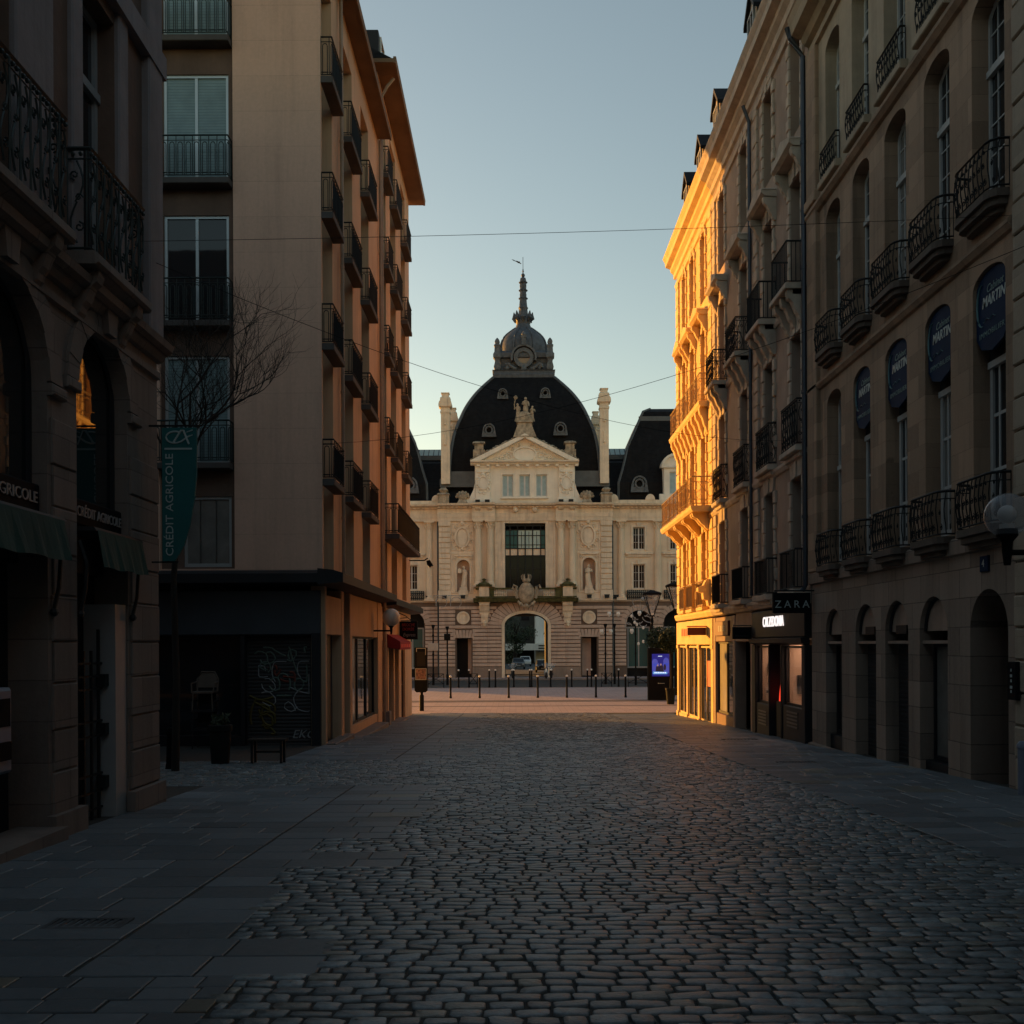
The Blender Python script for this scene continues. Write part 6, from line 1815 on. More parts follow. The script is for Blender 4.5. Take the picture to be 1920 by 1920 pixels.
# ------------------------------------------------------------------ street furniture in the square
ORD = ['leftmost', 'second from left', 'third from left', 'middle', 'third from right', 'second from right', 'rightmost']
def bollards():
    d = 61.6
    first = None
    for i, px in enumerate((845, 899.5, 954, 1008.5, 1063, 1117.5, 1173)):
        x = W(px, 1309, d)[0]
        lab = '%s of the seven tall black bollards with white knobs across the street end' % ORD[i]
        if first is None:
            first = thing('bollard', lab, 'bollard', (x, d, ZS), 'bollards in the front row')
            m = MB(); m.lathe(x, d, [(.075, ZS), (.075, ZS+.1), (.06, ZS+.14), (.055, ZS+1.2), (.065, ZS+1.22), (.065, ZS+1.25)], 10); m.build('post', 'black', first, 40)
            m = MB(); m.ball(x, d, ZS+1.31, .075, 10); m.build('knob', 'white', first, 60)
        else: dup(first, (x, d, ZS), lab, 'bollards in the front row')
    d = 76.6
    pxs = (860, 879.5, 917.5, 929, 963.5, 993.5, 997, 1032.5, 1072, 1101.5, 1109, 1160)
    words = ['first', 'second', 'third', 'fourth', 'fifth', 'sixth', 'seventh', 'eighth', 'ninth', 'tenth', 'eleventh', 'twelfth']
    for i, px in enumerate(pxs):
        x = W(px, 1290, d)[0]
        dup(first, (x, d, ZS), '%s from left of the smaller far bollards along the road edge' % words[i], 'bollards along the road')
bollards()

def barrier(x0, x1, y, lab):
    t = thing('barrier', lab, 'barrier', ((x0+x1)/2, y, ZS), 'low metal street barriers')
    m = MB(); z = ZS
    m.tube([(x0, y, z), (x0, y, z+1.05), (x1, y, z+1.05), (x1, y, z)], .035, 6); m.tube([(x0, y, z+.3), (x1, y, z+.3)], .025, 5); m.build('frame', 'black', t)
    m = MB(); m.tube([(x0, y, z+.3), (x1, y, z+1.03)], .022, 5); m.tube([(x0, y+.03, z+1.03), (x1, y+.03, z+.3)], .022, 5); m.build('cross_bars', 'black', t)
for a, b, lab in ((803, 832, 'low black cross-braced barrier at the left of the far road edge'), (880, 895, 'low plain barrier between far bollards left of the arch'), (1128, 1147, 'low black cross-braced barrier left of the forked pole on the right'), (1178, 1214, 'low cross-braced barrier partly behind the advertising column')):
    barrier(W(a, 1290, 76.4)[0], W(b, 1290, 76.4)[0], 76.4, lab)

def pole(px, d, top_py, lab, r=.06, extras=None):
    x, y, z = W(px, top_py, d)
    t = thing('pole', lab, 'pole', (x, d, ZS), 'dark poles in front of the palace')
    m = MB(); m.lathe(x, d, [(r*1.7, ZS), (r*1.7, ZS+.8), (r*1.1, ZS+.9), (r, z-.35), (r*.9, z-.3), (r*2.6, z), (r*2.6, z+.05), (.01, z+.08)], 9); m.build('post', 'black', t, 40)
    m = MB()
    for zz in (2.4, 3.9): m.lathe(x, d, [(r*1.5, ZS+zz), (r*1.5, ZS+zz+.14)], 8)
    m.build('collar', 'black', t)
    if extras: extras(t, x, d)
    return t
def deco(t, x, d, s=1):
    m = MB(); z = ZS+7.1
    zz = z-.9
    for k in range(2):
        c = x+s*(.35+1.15*k)
        m.tube([(c-.3, d, zz+.95), (c+.75, d, zz+.95)], .03, 5)
        m.tube([(c+.35+.42*math.cos(R(a)), d, zz+.42+.42*math.sin(R(a))) for a in range(-100, 200, 20)], .028, 5)
        m.tube([(c-.1, d, zz+.9), (c-.1, d, zz+.1)], .028, 5)
    m.build('light_frame', 'grey_paint', t)
def panel(t, x, d):
    m = MB(TF(d)); m.bbox(x-.42, x+.42, .07, .12, ZS+2.75, ZS+3.35, .02); m.build('sign_plate', 'concrete_light', t)
def pdl(t, x, d):
    m = MB(TF(d)); m.bbox(x-.25, x+.25, -.1, .2, ZS+3.6, ZS+4.1, .04); m.build('lamp_box', 'black', t)
def spots(t, x, d):
    m = MB(TF(d))
    for s, z in ((1, 5.4), (-1, 4.0)): m.lathe(x+s*.3, .1, [(.06, ZS+z), (.16, ZS+z+.2), (.12, ZS+z+.4)], 8)
    m.build('spotlight', 'white', t)
D2 = 82
pole(812, D2, 1173, 'dark pole with pale square plate at the left of the square', extras=lambda t, x, d: (deco(t, x, d), panel(t, x, d)))
pole(838.5, D2, 1176, 'dark pole with lamp box left of the dark side door', extras=pdl)
pole(1135, D2, 1171, 'dark pole right of the right-hand side door', extras=spots)
pole(1152, D2, 1171, 'dark pole with small white spotlight beside the right wing pipe', .055, extras=spots)
pole(1191.5, D2-2, 1165, 'dark pole standing before the teal glazed arcade', .055, extras=spots)

def lantern_post(px, d, top_py, lab):
    x, y, z = W(px, top_py, d)
    t = thing('street_lamp', lab, 'street lamp', (x, d, ZS), 'square lantern street lamps')
    m = MB(); m.lathe(x, d, [(.22, ZS), (.22, ZS+.3), (.14, ZS+.4), (.13, ZS+1.2), (.09, ZS+1.4), (.07, z-2.2), (.10, z-2.15), (.10, z-2.0), (.06, z-1.85), (.06, z-1.7)], 10)
    m.build('post', 'black', t, 40)
    m = MB()
    for sx, sy in ((-1, -1), (1, -1), (1, 1), (-1, 1)):
        m.tube([(x+.10*sx, d+.10*sy, z-1.7), (x+.52*sx, d+.52*sy, z-.25)], .035, 4)
    m.sqlathe(x, d, [(.56, z-.28), (.58, z-.18), (.5, z-.12), (.2, z), (.1, z+.05)]); m.sqlathe(x, d, [(.2, z-1.75), (.14, z-1.68)]); m.build('lantern_cage', 'black', t)
    m = MB(); m.sqlathe(x, d, [(.10, z-1.68), (.50, z-.27)]); m.build('lantern_pane', 'globe', t)
    m = MB(); m.box(x-.14, x+.14, d-.14, d+.14, z-1.64, z-1.5); m.build('bulb', 'white', t)
    return t
lantern_post(1222.5, 70, 1108, 'black four-sided lantern street lamp before the palace right wing')
lantern_post(1267, 64, 1092, 'black lantern street lamp half hidden by the sunlit corner house')

def loops(px, py, d):
    x, y, z = W(px, py, d)
    t = thing('festive_lights', 'unlit festive light frame of looping ribbons hung before the right wing', 'decoration', (x, d, z))
    m = MB(); k = d/1920
    def C(cx, cz, rx, rz, a0, a1, rot=0):
        P = []
        for a in range(a0, a1+1, 18):
            u, v = rx*math.cos(R(a)), rz*math.sin(R(a)); c, s_ = math.cos(R(rot)), math.sin(R(rot))
            P.append((x+(cx+u*c-v*s_)*k, d, z+(cz+u*s_+v*c)*k))
        m.tube(P, .035, 5)
    C(8, 10, 6, 10, -60, 200, -20); C(12, -4, 10, 5, -180, 150, -25); C(-4, -4, 8, 8, 150, 330); C(-10, 6, 6, 11, 100, 280, 20); C(-22, -6, 7, 8, 0, 300); C(-24, -16, 6, 5, 0, 320); C(4, -12, 7, 6, 160, 350)
    m.tube([(x-17*k, d, z+32*k), (x-12*k, d, z+18*k), (x-2*k, d, z+18*k), (x-1*k, d, z+32*k), (x-17*k, d, z+32*k)], .03, 5); m.ball(x+3*k, d, z+34*k, .16, 7)
    m.build('ribbon_frame', 'grey_paint', t)
    m = MB()
    for a, b in ((-8, -14), (4, -20), (-18, 2), (20, -10), (21, -26), (-5, -50), (4, -46), (-12, -10)): m.ball(x+a*k, d, z+b*k, .10, 6, (1, 1, 1.4))
    m.build('bauble', 'white', t)
loops(1202, 1157, 78)

def advert():
    d = 58.5
    x0, _, _ = W(1215.5, 1300, d); x1, _, _ = W(1263, 1300, d)
    t = thing('advert_column', 'tall black advertising screen showing a blue concert image', 'advertising screen', ((x0+x1)/2, d, ZS))
    T = TF(d); zt = W(1220, 1215, d)[2]
    m = MB(T); m.bbox(x0, x1, -.35, 0, ZS, zt, .03); m.build('case', 'black', t)
    k = d/1920
    def X(px): return W(px, 1260, d)[0]
    def Z(py): return W(1240, py, d)[2]
    m = MB(T); m.box(X(1222.5), X(1255), .0, .012, Z(1268), Z(1226)); sc = m.build('screen', 'screen_blue', t)
    def part(mat, polys, n):
        mm = MB(T)
        for pl in polys: mm.prism([(X(a), Z(b)) for a, b in pl], .012, n)
        mm.build('picture', mat, sc)
    ov = lambda cx, cy, rx, ry: [(cx+rx*math.cos(2*PI*i/14), cy+ry*math.sin(2*PI*i/14)) for i in range(14)]
    part('screen_violet', [ov(1228, 1242, 5.5, 7), ov(1249, 1241, 5.5, 8), [(1223, 1258), (1223, 1245), (1236, 1243), (1236, 1262)], [(1243, 1262), (1243, 1244), (1254.5, 1243), (1254.5, 1262)]], .016)
    part('screen_blue', [ov(1237.5, 1232, 7, 5)], .019)
    part('screen_dark', [[(1229, 1259), (1230, 1250), (1233, 1247), (1236, 1250), (1237, 1259)], [(1236, 1260), (1235.5, 1250), (1238.5, 1246), (1243, 1248), (1245, 1260)], ov(1246.5, 1251, 2.5, 6)], .022)
    part('screen_skin', [ov(1233, 1247.5, 1.3, 1.9), ov(1239, 1246, 1.4, 2.0)], .025)
    part('screen_cyan', [[(1224, 1264), (1224, 1259), (1251, 1260), (1251, 1264)]], .024)
    part('screen_white', [[(1227+3.2*i, 1262.2), (1227+3.2*i, 1260.2), (1229.3+3.2*i, 1260.2), (1229.3+3.2*i, 1262.2)] for i in range(7)]+[[(1234+2*i, 1231), (1234+2*i, 1229.8), (1235.4+2*i, 1229.8), (1235.4+2*i, 1231)] for i in range(4)], .028)
    m = MB(T); m.box(X(1233.5), X(1235.5), 0, .008, Z(1282), Z(1280.3)); m.box(X(1236), X(1246), 0, .008, Z(1281.6), Z(1280.8)); m.build('maker_mark', 'letter_grey', t)
advert()

def planter(px, base_py, top_py, d, w_px, lab, crown_r, crown_z):
    x, _, _ = W(px, base_py, d); zt = W(px, top_py, d)[2]; w = w_px*d/1920/2; z0 = ZS+(0 if d > 48 else 0)
    t = thing('potted_shrub', lab, 'potted plant', (x, d, z0))
    m = MB(); m.lathe(x, d, [(w*.72, z0), (w*.98, zt-.12), (w*1.06, zt-.1), (w*1.06, zt), (w*.9, zt), (w*.88, zt-.12), (.02, zt-.12)], 16); m.build('pot', 'planter', t, 40)
    m = MB(); m.tube([(x, d, zt-.15), (x+.02, d, zt+.6), (x-.01, d, crown_z)], [.06, .05, .04], 6); m.build('trunk', 'bark', t)
    m = MB(); r_ = random.Random(int(px))
    for i in range(1500):
        a, b = r_.uniform(0, 2*PI), r_.gauss(0, .5)
        v = Vector((r_.gauss(0, 1), r_.gauss(0, 1), r_.gauss(0, 1))).normalized()*crown_r*(r_.random()**.35)*(1+.15*math.sin(v_ := a*3))
        c = Vector((x, d, crown_z))+Vector((v.x, v.y, v.z*1.05))
        u = Vector((r_.gauss(0, 1), r_.gauss(0, 1), r_.gauss(0, 1))).normalized(); w_ = u.orthogonal().normalized()
        s = r_.uniform(.06, .12)
        m.add([tuple(c-u*s), tuple(c+w_*s*.5), tuple(c+u*s), tuple(c-w_*s*.5)], [(0, 1, 2, 3)])
    m.build('crown', 'topiary', t, normals=False)
planter(1257.5, 1323, 1290, 54.5, 19, 'round clipped shrub in a tall black pot beside the sunlit house', .62, W(1250, 1200, 54.5)[2])
planter(1236, 1303, 1280, 63, 16, 'round clipped shrub behind the advertising screen', .78, W(1240, 1200, 63)[2])

def traffic_board():
    d = 50
    x, _, _ = W(789, 1337, d); T = TF(d)
    t = thing('notice_board', 'black rounded street notice board with small framed picture on a post, left', 'notice board', (x, d, ZS))
    X = lambda px: W(px, 1260, d)[0]; Z = lambda py: W(789, py, d)[2]
    m = MB(); m.lathe(x+.05, d, [(.11, ZS), (.11, ZS+.75), (.07, ZS+.8), (.07, ZS+1.4)], 10); m.build('post', 'black', t, 40)
    m = MB(T); x0, x1, z0, z1 = X(777.5), X(801.5), Z(1298), Z(1214); c = .09
    m.prism([(x0+c, z0), (x1-c, z0), (x1, z0+c), (x1, z1-.03), (x1-.03, z1), (x0+.03, z1), (x0, z1-.03), (x0, z0+c)], -.12, .12); m.build('case', 'black', t)
    m = MB(T)
    for a, b, c_, d_ in ((781, 799, 1215, 1216.2), (781, 782.2, 1216, 1222), (798, 799.2, 1216, 1228)): m.box(X(a), X(b), .12, .13, Z(d_), Z(c_))
    for a, b, c_, d_ in ((779, 800, 1253, 1254.2), (779, 800, 1273.5, 1274.7), (779, 780.2, 1254, 1274), (799, 800.2, 1254, 1274)): m.box(X(a), X(b), .12, .14, Z(d_), Z(c_))
    m.build('frame', 'grey_paint', t)
    m = MB(T); m.box(X(780), X(799), .12, .128, Z(1273.5), Z(1254)); m.build('picture', 'poster', t)
    m = MB(T); m.box(X(782), X(798), .12, .126, Z(1249), Z(1222)); m.build('glass', 'dark_in', t)
traffic_board()

def globe_lamp(root_xyz, lab, T, n, wall_n, R_, opal, arm_z, a):
    """globe on an arm: T maps (along, outward, up)"""
    t = thing('wall_lamp', lab, 'wall lamp', T(a, n, arm_z), 'globe wall lamps')
    m = MB(T); m.tube([(a, wall_n, arm_z), (a, n+.02, arm_z)], .03, 6); m.box(a-.08, a+.08, wall_n, wall_n+.03, arm_z-.2, arm_z+.2)
    m.lathe(a, n, [(.03, arm_z-.12), (.045, arm_z), (.05, arm_z+.1), (.10, arm_z+.16), (.09, arm_z+.22)], 10); m.build('bracket', 'black', t, 40)
    m = MB(T); zc = arm_z+.16+R_*.92
    k = 20; m.rings([[(a+R_*math.sin(th)*math.cos(2*PI*i/k), n+R_*math.sin(th)*math.sin(2*PI*i/k), zc-R_*math.cos(th)) for i in range(k)] for th in [R(22+ (180-22.5)*j/14) for j in range(15)]], cap=False)
    m.build('globe', opal, t, 80)
    if opal == 'globe':
        m = MB(T); m.ball(a, n, zc+.01, R_*.42, 14); m.lathe(a, n, [(.07, zc-R_*.9), (.07, zc-R_*.4)], 8); m.build('bulb', 'opal', t, 80)
# right: lamp in the foreground; left: beside the shops
p = W(1888, 960, 9.6)
globe_lamp(None, 'clear glass globe wall lamp on a black arm at the right edge', TR, WR-p[0], 0, .205, 'globe', W(1880, 1036, 9.6)[2], 9.6)
globe_lamp(None, 'opal globe lamp on a black arm below the left shop canopy', TL, .62, 0, .30, 'opal_globe', W(735, 1173, 33.5)[2]-.16, 34.0)

def left_signs():
    t = thing('hanging_sign', 'black projecting bakery sign with red lettering in front of the left shops', 'sign', (-WL+.6, 41.5, 2.2))
    d = 41.5; T = TF(d)
    X = lambda px: W(px, 1185, d)[0]; Z = lambda py: W(766, py, d)[2]
    x0, x1, z0, z1 = X(749), X(783), Z(1199), Z(1165)
    m = MB(T); m.bbox(x0, x1, -.08, .08, z0, z1, .02); m.build('board', 'black', t)
    c = (x0+x1)/2
    for s, q, mt, w in (('BRIOCHE', 1172, 'letter_red', .52), ('DORÉE', 1180, 'letter_red', .46)):
        text('lettering', s, .17, lambda x, dd, y, q=q: (c+x, d-.085-dd, Z(q)+y), mt, t, .008, width=w)
    text('lettering', 'Express', .2, lambda x, dd, y: (c+.03+x, d-.085-dd, Z(1190.5)+y), 'letter_dim', t, .008, width=.5, shear=.3)
    m = MB(T); m.tube([(x0+.05, 0, z1+.02), (x1-.06, 0, z1+.04), (x1-.02, 0, z1-.12)], .015, 5); m.tube([(-WL, 0, z1+.35), (x0+.25, 0, z1+.22), (x0+.5, 0, z1+.02)], .018, 5); m.tube([(-WL, 0, z1+.12), (x0+.3, 0, z1+.15)], .014, 5); m.build('bracket', 'iron', t)
    t = thing('floodlight', 'small wall floodlight on a thin arm at the far left corner', 'floodlight', (-WL, 45.8, 5.6))
    d = 45.9; T = TF(d); x, _, z = W(802, 1057, d)
    m = MB(T); m.tube([(-WL, 0, z+.15), (x-.15, 0, z+.15), (x, 0, z+.25)], .03, 6); m.prism([(x-.05, z+.12), (x+.1, z+.16), (x+.24, z-.08), (x+.1, z-.18), (x-.02, z-.05)], -.15, .15); m.build('arm', 'black', t)
    m = MB(T); m.ball(x+.12, 0, z-.1, .10, 8); m.build('lens', 'white', t)
left_signs()

# ------------------------------------------------------------------ things in the dark side street
def side_street():
    x, d = W(413, 1400, 19.7)[0], 19.7; g = gz(d)
    t = thing('planter_tub', 'dark round tub standing on the setts by the shuttered shop', 'planter', (x, d, g))
    m = MB(); m.lathe(x, d, [(.17, g), (.21, g+.62), (.235, g+.64), (.235, g+.74), (.2, g+.76), (.18, g+.6), (.01, g+.6)], 14); m.build('tub', 'planter', t, 40)
    m = MB(); r_ = random.Random(3)
    for i in range(160):
        a = r_.uniform(0, 6.28); r = .18*math.sqrt(r_.random()); z = g+.6+r_.random()*.35
        u = Vector((r_.gauss(0, 1), r_.gauss(0, 1), 1.2)).normalized(); w_ = u.orthogonal().normalized(); c = Vector((x+r*math.cos(a), d+r*math.sin(a), z))
        m.add([tuple(c-u*.06), tuple(c+w_*.018), tuple(c+u*.06), tuple(c-w_*.018)], [(0, 1, 2, 3)])
    m.build('foliage', 'leaf', t, normals=False)
    x, d = W(319, 1440, 18.6)[0], 18.6; g = gz(d)
    t = thing('bollard', 'short dark bollard at the corner of the side street', 'bollard', (x, d, g))
    m = MB(); m.lathe(x, d, [(.09, g), (.07, g+.1), (.055, g+.6), (.08, g+.62), (.08, g+.68), (.05, g+.74), (.0, g+.76)], 12); m.build('post', 'black', t, 40)
    x, d = W(503, 1430, 19.8)[0], 19.8; g = gz(d)
    t = thing('bench', 'small backless bench of boards in front of the graffiti shutter', 'bench', (x, d, g))
    for k in range(3):
        m = MB(); m.box(x-.36, x+.36, d-.17+.12*k, d-.07+.12*k, g+.44, g+.475); m.build('seat_board', 'bark', t)
    for sx in (-.28, .28):
        for sy in (-.13, .13):
            m = MB(); m.box(x+sx-.022, x+sx+.022, d+sy-.022, d+sy+.022, g, g+.44); m.build('leg', 'iron', t)
    m = MB(); m.box(x-.26, x+.26, d-.02, d+.02, g+.2, g+.24); m.build('stretcher', 'iron', t)
    # pale-topped chair stack by the shop window
    x, d = W(384, 1300, 24.3)[0], 24.3; g = gz(d)
    def chair(t, z, mat):
        m = MB(); m.rings([[(x+s*w, d+q, zz) for s, q in ((-1, -.2), (1, -.2), (1, .22), (-1, .22))] for w, zz in ((.24, z+.42), (.25, z+.44), (.25, z+.47))]); m.build('seat', mat, t)
        P = [(x-.24, d+.2, z+.47), (x-.25, d+.24, z+.75), (x-.16, d+.27, z+.92), (x+.16, d+.27, z+.92), (x+.25, d+.24, z+.75), (x+.24, d+.2, z+.47)]
        m = MB(); m.tube(P, .022, 6)
        m.add([(x-.23, d+.2, z+.55), (x+.23, d+.2, z+.55), (x+.22, d+.24, z+.78), (x+.15, d+.265, z+.90), (x-.15, d+.265, z+.90), (x-.22, d+.24, z+.78)], [(0, 1, 2, 3, 4, 5)]); m.build('backrest', mat, t)
        for s in (-1, 1):
            m = MB(); m.tube([(x+s*.25, d+.23, z+.68), (x+s*.27, d-.15, z+.66), (x+s*.25, d-.19, z+.44)], .02, 5); m.build('armrest', mat, t)
            for q in (-.18, .2):
                m = MB(); m.tube([(x+s*.22, d+q, z+.43), (x+s*.24, d+q*1.05, z)], .017, 5); m.build('leg', mat, t)
    for k, (z, mat, lab) in enumerate(((g, 'dark_paint', 'dark terrace chair at the bottom of the stack by the shop'), (g+.44, 'dark_paint', 'dark terrace chair in the middle of the stack by the shop'), (g+.88, 'balcony_stone', 'pale terrace chair on top of the stack by the shop'))):
        t = thing('terrace_chair', lab, 'chair', (x, d, z), 'stacked terrace chairs'); chair(t, z, mat)
side_street()

def bare_tree():
    x0, d = W(326, 900, 18.2)[0], 18.2; g = gz(d)
    t = thing('bare_tree', 'small leafless tree with fine twigs in front of the tan end wall', 'tree', (x0, d, g))
    r_ = random.Random(21)
    tr = MB(); tr.tube([(x0, d, g), (x0+.03, d, g+1.6), (x0-.02, d+.02, g+3.4), (x0+.12, d, 4.6)], [.075, .065, .055, .05], 8); tr.build('trunk', 'bark', t, 60)
    cr = MB()
    def grow(p, v, L, rad, depth):
        pts = [p]; n = 4; q = p.copy(); vv = v.copy()
        for i in range(n):
            vv = (vv+Vector((r_.gauss(0, .13), r_.gauss(0, .13), r_.gauss(.09, .09)))).normalized(); q = q+vv*L/n; pts.append(q.copy())
        cr.tube([tuple(a) for a in pts], [rad*(1-.45*i/n) for i in range(n+1)], 5 if depth < 2 else 4 if depth < 3 else 3, cap=False)
        if depth >= 5: return
        k = (4, 4, 4, 3, 2)[depth]
        for i in range(k):
            s = pts[1+int(r_.random()*(n))] if i else pts[-1]
            ax = Vector((r_.gauss(0, 1), r_.gauss(0, 1), r_.gauss(0, .6))).normalized()
            nv = (vv+ax*r_.uniform(.45, .95)).normalized(); nv.z = max(nv.z, -.15)
            grow(s, nv.normalized(), L*r_.uniform(.58, .80), rad*.58, depth+1)
    b = Vector((x0+.12, d, 4.6))
    for v, L in ((Vector((.28, .1, 1)), 1.7), (Vector((.0, -.3, 1)), 1.75), (Vector((-.4, .2, 1)), 1.3), (Vector((.50, -.25, .85)), 1.45)):
        grow(b-Vector((0, 0, r_.uniform(0, .2))), v.normalized(), L*.88, .032, 0)
    cr.build('crown', 'twig', t, normals=False)
bare_tree()

# ------------------------------------------------------------------ cables and the bird
def cable(pts, lab, r=.0045):
    """cable hung between two fixings, sagging through a middle point"""
    a, b, sag = Vector(pts[0]), Vector(pts[1]), pts[2]
    P = []
    for i in range(25):
        t = i/24; q = a.lerp(b, t); q.z -= sag*4*t*(1-t); P.append(tuple(q))
    m = MB(); m.tube(P, r, 5); o = m.build('overhead_cable', 'black', None, loc=P[0]); tag(o, lab, 'cable', 'cables across the street')
cable(((-WL, 13.0, 6.74), (WR, 14.6, 7.68), .05), 'nearly level overhead cable crossing the sky above the dome', .0035)
a = Vector((-WL, 13.2, 6.60))
cable((a, (WR-.05, 26.8, W(1520, 826, 26.8)[2]), .62), 'long sagging overhead cable passing in front of the dome', .0045)
cable(((-WL, 25.3, W(598, 832, 25.3)[2]), (WR, 13.2, W(1990, 430, 13.2)[2]), .62), 'overhead cable rising from the tan building corner to the right edge', .0045)

def bird():
    d = 80; x, _, z = W(968, 491, d)
    t = thing('bird', 'small dark bird gliding left of the spire tip', 'bird', (x, d, z))
    m = MB(); m.rings([[(x+.14+q, d+r*math.cos(w), z-.02-q*.5+r*math.sin(w)) for w in [2*PI*i/8 for i in range(8)]] for q, r in ((-.2, .01), (-.12, .05), (0, .075), (.12, .05), (.26, .015))])
    m.add([(x+.36, d-.07, z-.16), (x+.36, d+.07, z-.16), (x+.24, d, z-.10)], [(0, 1, 2)]); m.build('body', 'bird', t, 60)
    for s, P in ((-1, [(x+.05, d, z), (x-.2, d-.25, z+.06), (x-.36, d-.45, z+.02), (x-.22, d-.3, z-.02), (x+.12, d, z-.04)]), (1, [(x+.16, d, z), (x+.24, d+.3, z+.14), (x+.3, d+.5, z+.16), (x+.26, d+.28, z+.06), (x+.2, d, z-.04)])):
        m = MB(); m.add(P+[(a_, b_, c_+.015) for a_, b_, c_ in P], [(0, 1, 2, 3, 4), (9, 8, 7, 6, 5)]+[(i, (i+1) % 5, (i+1) % 5+5, i+5) for i in range(5)]); m.build('wing', 'bird', t)
bird()

# ------------------------------------------------------------------ vehicles under the arch
def motorbike(x, d, paint, lab, scooter=True):
    t = thing('parked_motorbike', lab, 'motorbike', (x, d, ZS), 'motorbikes parked by the palace arch')
    z = ZS+.1
    for q in (-.62, .62):
        m = MB(); m.rings([[(x+.075*math.cos(b)*1.0, d+q+(.26+.07*math.sin(b))*math.cos(a_), z+.32+(.26+.07*math.sin(b))*math.sin(a_)) for b in [2*PI*i/6 for i in range(6)]] for a_ in [2*PI*j/16 for j in range(17)]], cap=False); w = m.build('wheel', 'rubber', t, 50)
        m = MB(); m.rings([[(x+s*.03, d+q+.2*math.cos(a_), z+.32+.2*math.sin(a_)) for a_ in [2*PI*j/12 for j in range(12)]] for s in (-1, 1)]); m.build('rim', 'chrome', w)
    m = MB(); m.rings([[(x+w*s, d+q, z+h) for s, h in ((-1, h0), (1, h0), (.8, h1), (-.8, h1))] for q, w, h0, h1 in ((-.75, .10, .5, .7), (-.45, .19, .35, .78), (-.1, .18, .22, .62), (.25, .17, .25, .8), (.7, .16, .5, .82), (.85, .06, .62, .74))]); m.build('body', paint, t, 40)
    m = MB(); m.rings([[(x+w*s, d+q, z+h) for s, h in ((-1, .78), (1, .78), (.7, .9), (-.7, .9))] for q, w in ((-.05, .1), (.1, .15), (.6, .15), (.75, .08))]); m.build('seat', 'black', t)
    m = MB(); m.tube([(x, d-.6, z+.4), (x, d-.42, z+1.0)], .035, 6); m.tube([(x-.36, d-.30, z+1.08), (x-.2, d-.42, z+1.04), (x+.2, d-.42, z+1.04), (x+.36, d-.30, z+1.08)], .022, 6); m.build('handlebar', 'black', t)
    for s in (-1, 1):
        m = MB(); m.tube([(x+s*.24, d-.42, z+1.05), (x+s*.34, d-.44, z+1.24)], .012, 5); m.ball(x+s*.35, d-.45, z+1.28, .07, 7, (1, .4, .7)); m.build('mirror', 'chrome', t)
    m = MB(); m.ball(x, d-.68, z+.80, .11, 10, (1, .6, 1)); m.build('headlight', 'white', t)
    m = MB(); m.add([(x-.2, d-.62, z+.95), (x+.2, d-.62, z+.95), (x+.15, d-.42, z+1.42), (x-.15, d-.42, z+1.42)], [(0, 1, 2, 3)]); m.build('windscreen', 'globe', t)
motorbike(W(961, 1270, 93.6)[0], 94.4, 'car_dark', 'dark motorbike parked at the left side of the palace arch')
motorbike(W(1024, 1270, 93.6)[0], 94.2, 'white_car', 'white-fronted motorbike parked at the right side of the palace arch')
motorbike(W(1034, 1270, 93.6)[0], 94.5, 'car_dark', 'black motorbike rightmost beside the palace arch jamb')

def car(x, d, paint, lab):
    t = thing('parked_car', lab, 'car', (x, d, ZS), 'cars behind the palace arch')
    z = ZS
    sec = [(-2.05, .78, .35, .55, .55), (-1.95, .82, .3, .78, .78), (-1.1, .86, .25, .88, .88), (-.45, .86, .25, .92, 1.42), (.9, .86, .25, .92, 1.45), (1.7, .84, .28, .9, 1.0), (2.05, .78, .4, .8, .82)]
    m = MB(); m.rings([[(x-w, d+q, z+b), (x+w, d+q, z+b), (x+w, d+q, z+s), (x+w*.78, d+q, z+h), (x-w*.78, d+q, z+h), (x-w, d+q, z+s)] for q, w, b, s, h in sec]); m.build('body', paint, t, 30)
    m = MB(); m.add([(x-.7, d-1.02, z+.95), (x+.7, d-1.02, z+.95), (x+.62, d-.5, z+1.38), (x-.62, d-.5, z+1.38)], [(0, 1, 2, 3)]); m.build('windscreen', 'glass', t)
    for s in (-1, 1):
        m = MB(); m.ball(x+s*.62, d-2.0, z+.65, .13, 8, (1.3, .5, .8)); m.build('headlight', 'white', t)
        for q in (-1.3, 1.3):
            m = MB(); m.rings([[(x+s*(.68+.2*e), d+q+.32*math.cos(a_), z+.32+.32*math.sin(a_)) for a_ in [2*PI*j/14 for j in range(14)]] for e in (0, 1)]); w = m.build('wheel', 'rubber', t)
    m = MB(); m.box(x-.26, x+.26, d-2.09, d-2.05, z+.42, z+.54); m.build('number_plate', 'white', t)
car(W(1018, 1250, 118)[0], 118, 'car_dark', 'dark car parked at the right behind the palace arch')
car(W(972, 1240, 132)[0], 134, 'car_grey', 'grey car parked at the left far behind the palace arch')
car(W(985, 1238, 150)[0], 152, 'white_car', 'pale car parked in the middle far behind the palace arch')

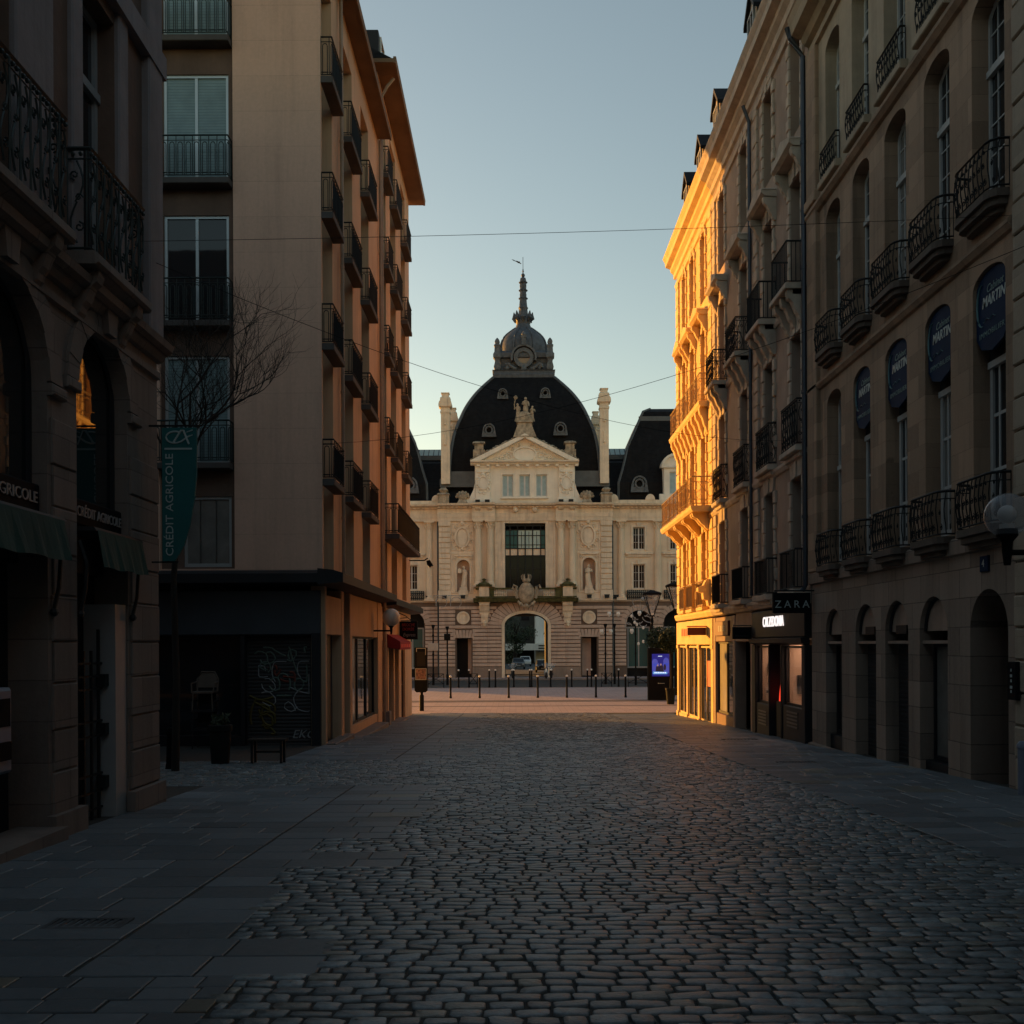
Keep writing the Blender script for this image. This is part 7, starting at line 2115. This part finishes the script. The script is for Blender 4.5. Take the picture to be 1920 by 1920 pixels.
def arch_tree():
    x, d = W(965, 1200, 140)[0], 140
    t = thing('evergreen_tree', 'dark bushy tree seen through the left of the palace arch', 'tree', (x, d, ZS))
    m = MB(); m.tube([(x, d, ZS), (x+.1, d, ZS+2.5), (x, d, ZS+6)], [.3, .24, .15], 8)
    for k in range(5):
        a = k*1.3; m.tube([(x, d, ZS+2.2+.5*k), (x+1.6*math.cos(a), d+1.6*math.sin(a), ZS+3.8+.6*k)], [.12, .05], 5)
    m.build('trunk', 'bark', t)
    m = MB(); r_ = random.Random(9)
    cl = [Vector((x+r_.gauss(0, 1.5), d+r_.gauss(0, 1.2), ZS+4.6+r_.gauss(0, 1.6))) for _ in range(26)]
    for c in cl:
        R0 = r_.uniform(.5, 1.1)
        for i in range(130):
            v = Vector((r_.gauss(0, 1), r_.gauss(0, 1), r_.gauss(0, 1))).normalized()*R0*r_.random()**.4
            u = Vector((r_.gauss(0, 1), r_.gauss(0, 1), r_.gauss(0, 1))).normalized(); w_ = u.orthogonal().normalized(); s = r_.uniform(.08, .18); p = c+v
            m.add([tuple(p-u*s), tuple(p+w_*s*.5), tuple(p+u*s), tuple(p-w_*s*.5)], [(0, 1, 2, 3)])
    m.build('crown', 'leaf', t, normals=False)
arch_tree()
# ------------------------------------------------------------------ unseen blocks added at the street ends to shut out light
def behind():
    t = thing('light_blocker', 'unseen added stone block shutting out sky light behind the viewer', 'building', (0, -42, 0))
    m = MB(); m.box(-18, 20, -52, -41, -.1, 17); m.build('wall', 'near_stone', t)
    t = thing('light_blocker', 'unseen added stone block shutting out light along the side street, hidden behind the bank', 'building', (-46, 19, 0))
    m = MB(); m.box(-54, -44.5, 4, 34, -.8, 15); m.build('wall', 'near_stone', t)
behind()

# ------------------------------------------------------------------ camera, sky, sun
SUN_EL, SUN_AZ = 7.0, 45.0      # azimuth measured from +y (away from the viewer) towards -x
cam = bpy.data.cameras.new('camera'); co = bpy.data.objects.new('camera', cam); col.objects.link(co)
cam.sensor_width = 36; cam.lens = 36; cam.sensor_fit = 'HORIZONTAL'
cam.shift_x = -7/1920; cam.shift_y = (1208-960)/1920
cam.clip_start = .05; cam.clip_end = 4000
co.matrix_world = Matrix.Translation((0, 0, EYE)) @ Matrix.Rotation(R(90), 4, 'X') @ Matrix.Rotation(-ROLL, 4, 'Z')
scene.camera = co

w = bpy.data.worlds.new('World'); scene.world = w; w.use_nodes = True
nt = w.node_tree; bg = nt.nodes['Background']
sky = nt.nodes.new('ShaderNodeTexSky'); sky.sky_type = 'NISHITA'; sky.sun_disc = False
sky.sun_elevation = R(SKY_EL); sky.sun_rotation = R(-SUN_AZ); sky.altitude = 30
sky.air_density = AIR; sky.dust_density = DUST; sky.ozone_density = OZONE
nt.links.new(sky.outputs[0], bg.inputs[0]); bg.inputs[1].default_value = SKY_STR

sd = bpy.data.lights.new('sun', 'SUN'); so = bpy.data.objects.new('sun', sd); col.objects.link(so)
sd.energy = SUN_STR; sd.angle = R(.5); sd.color = SUN_COL
az = R(SUN_AZ); el = R(SUN_EL)
dirv = Vector((-math.sin(az)*math.cos(el), math.cos(az)*math.cos(el), math.sin(el)))
so.rotation_euler = dirv.to_track_quat('Z', 'Y').to_euler()
so.location = dirv*60

scene.view_settings.view_transform = 'Standard'; scene.view_settings.look = 'None'
scene.view_settings.exposure = EXPO; scene.view_settings.gamma = 1
scene.render.engine = 'CYCLES'
scene.cycles.max_bounces = 8; scene.cycles.diffuse_bounces = 5; scene.cycles.glossy_bounces = 4; scene.cycles.transparent_max_bounces = 12
scene.cycles.use_denoising = True
scene.cycles.sample_clamp_indirect = 6
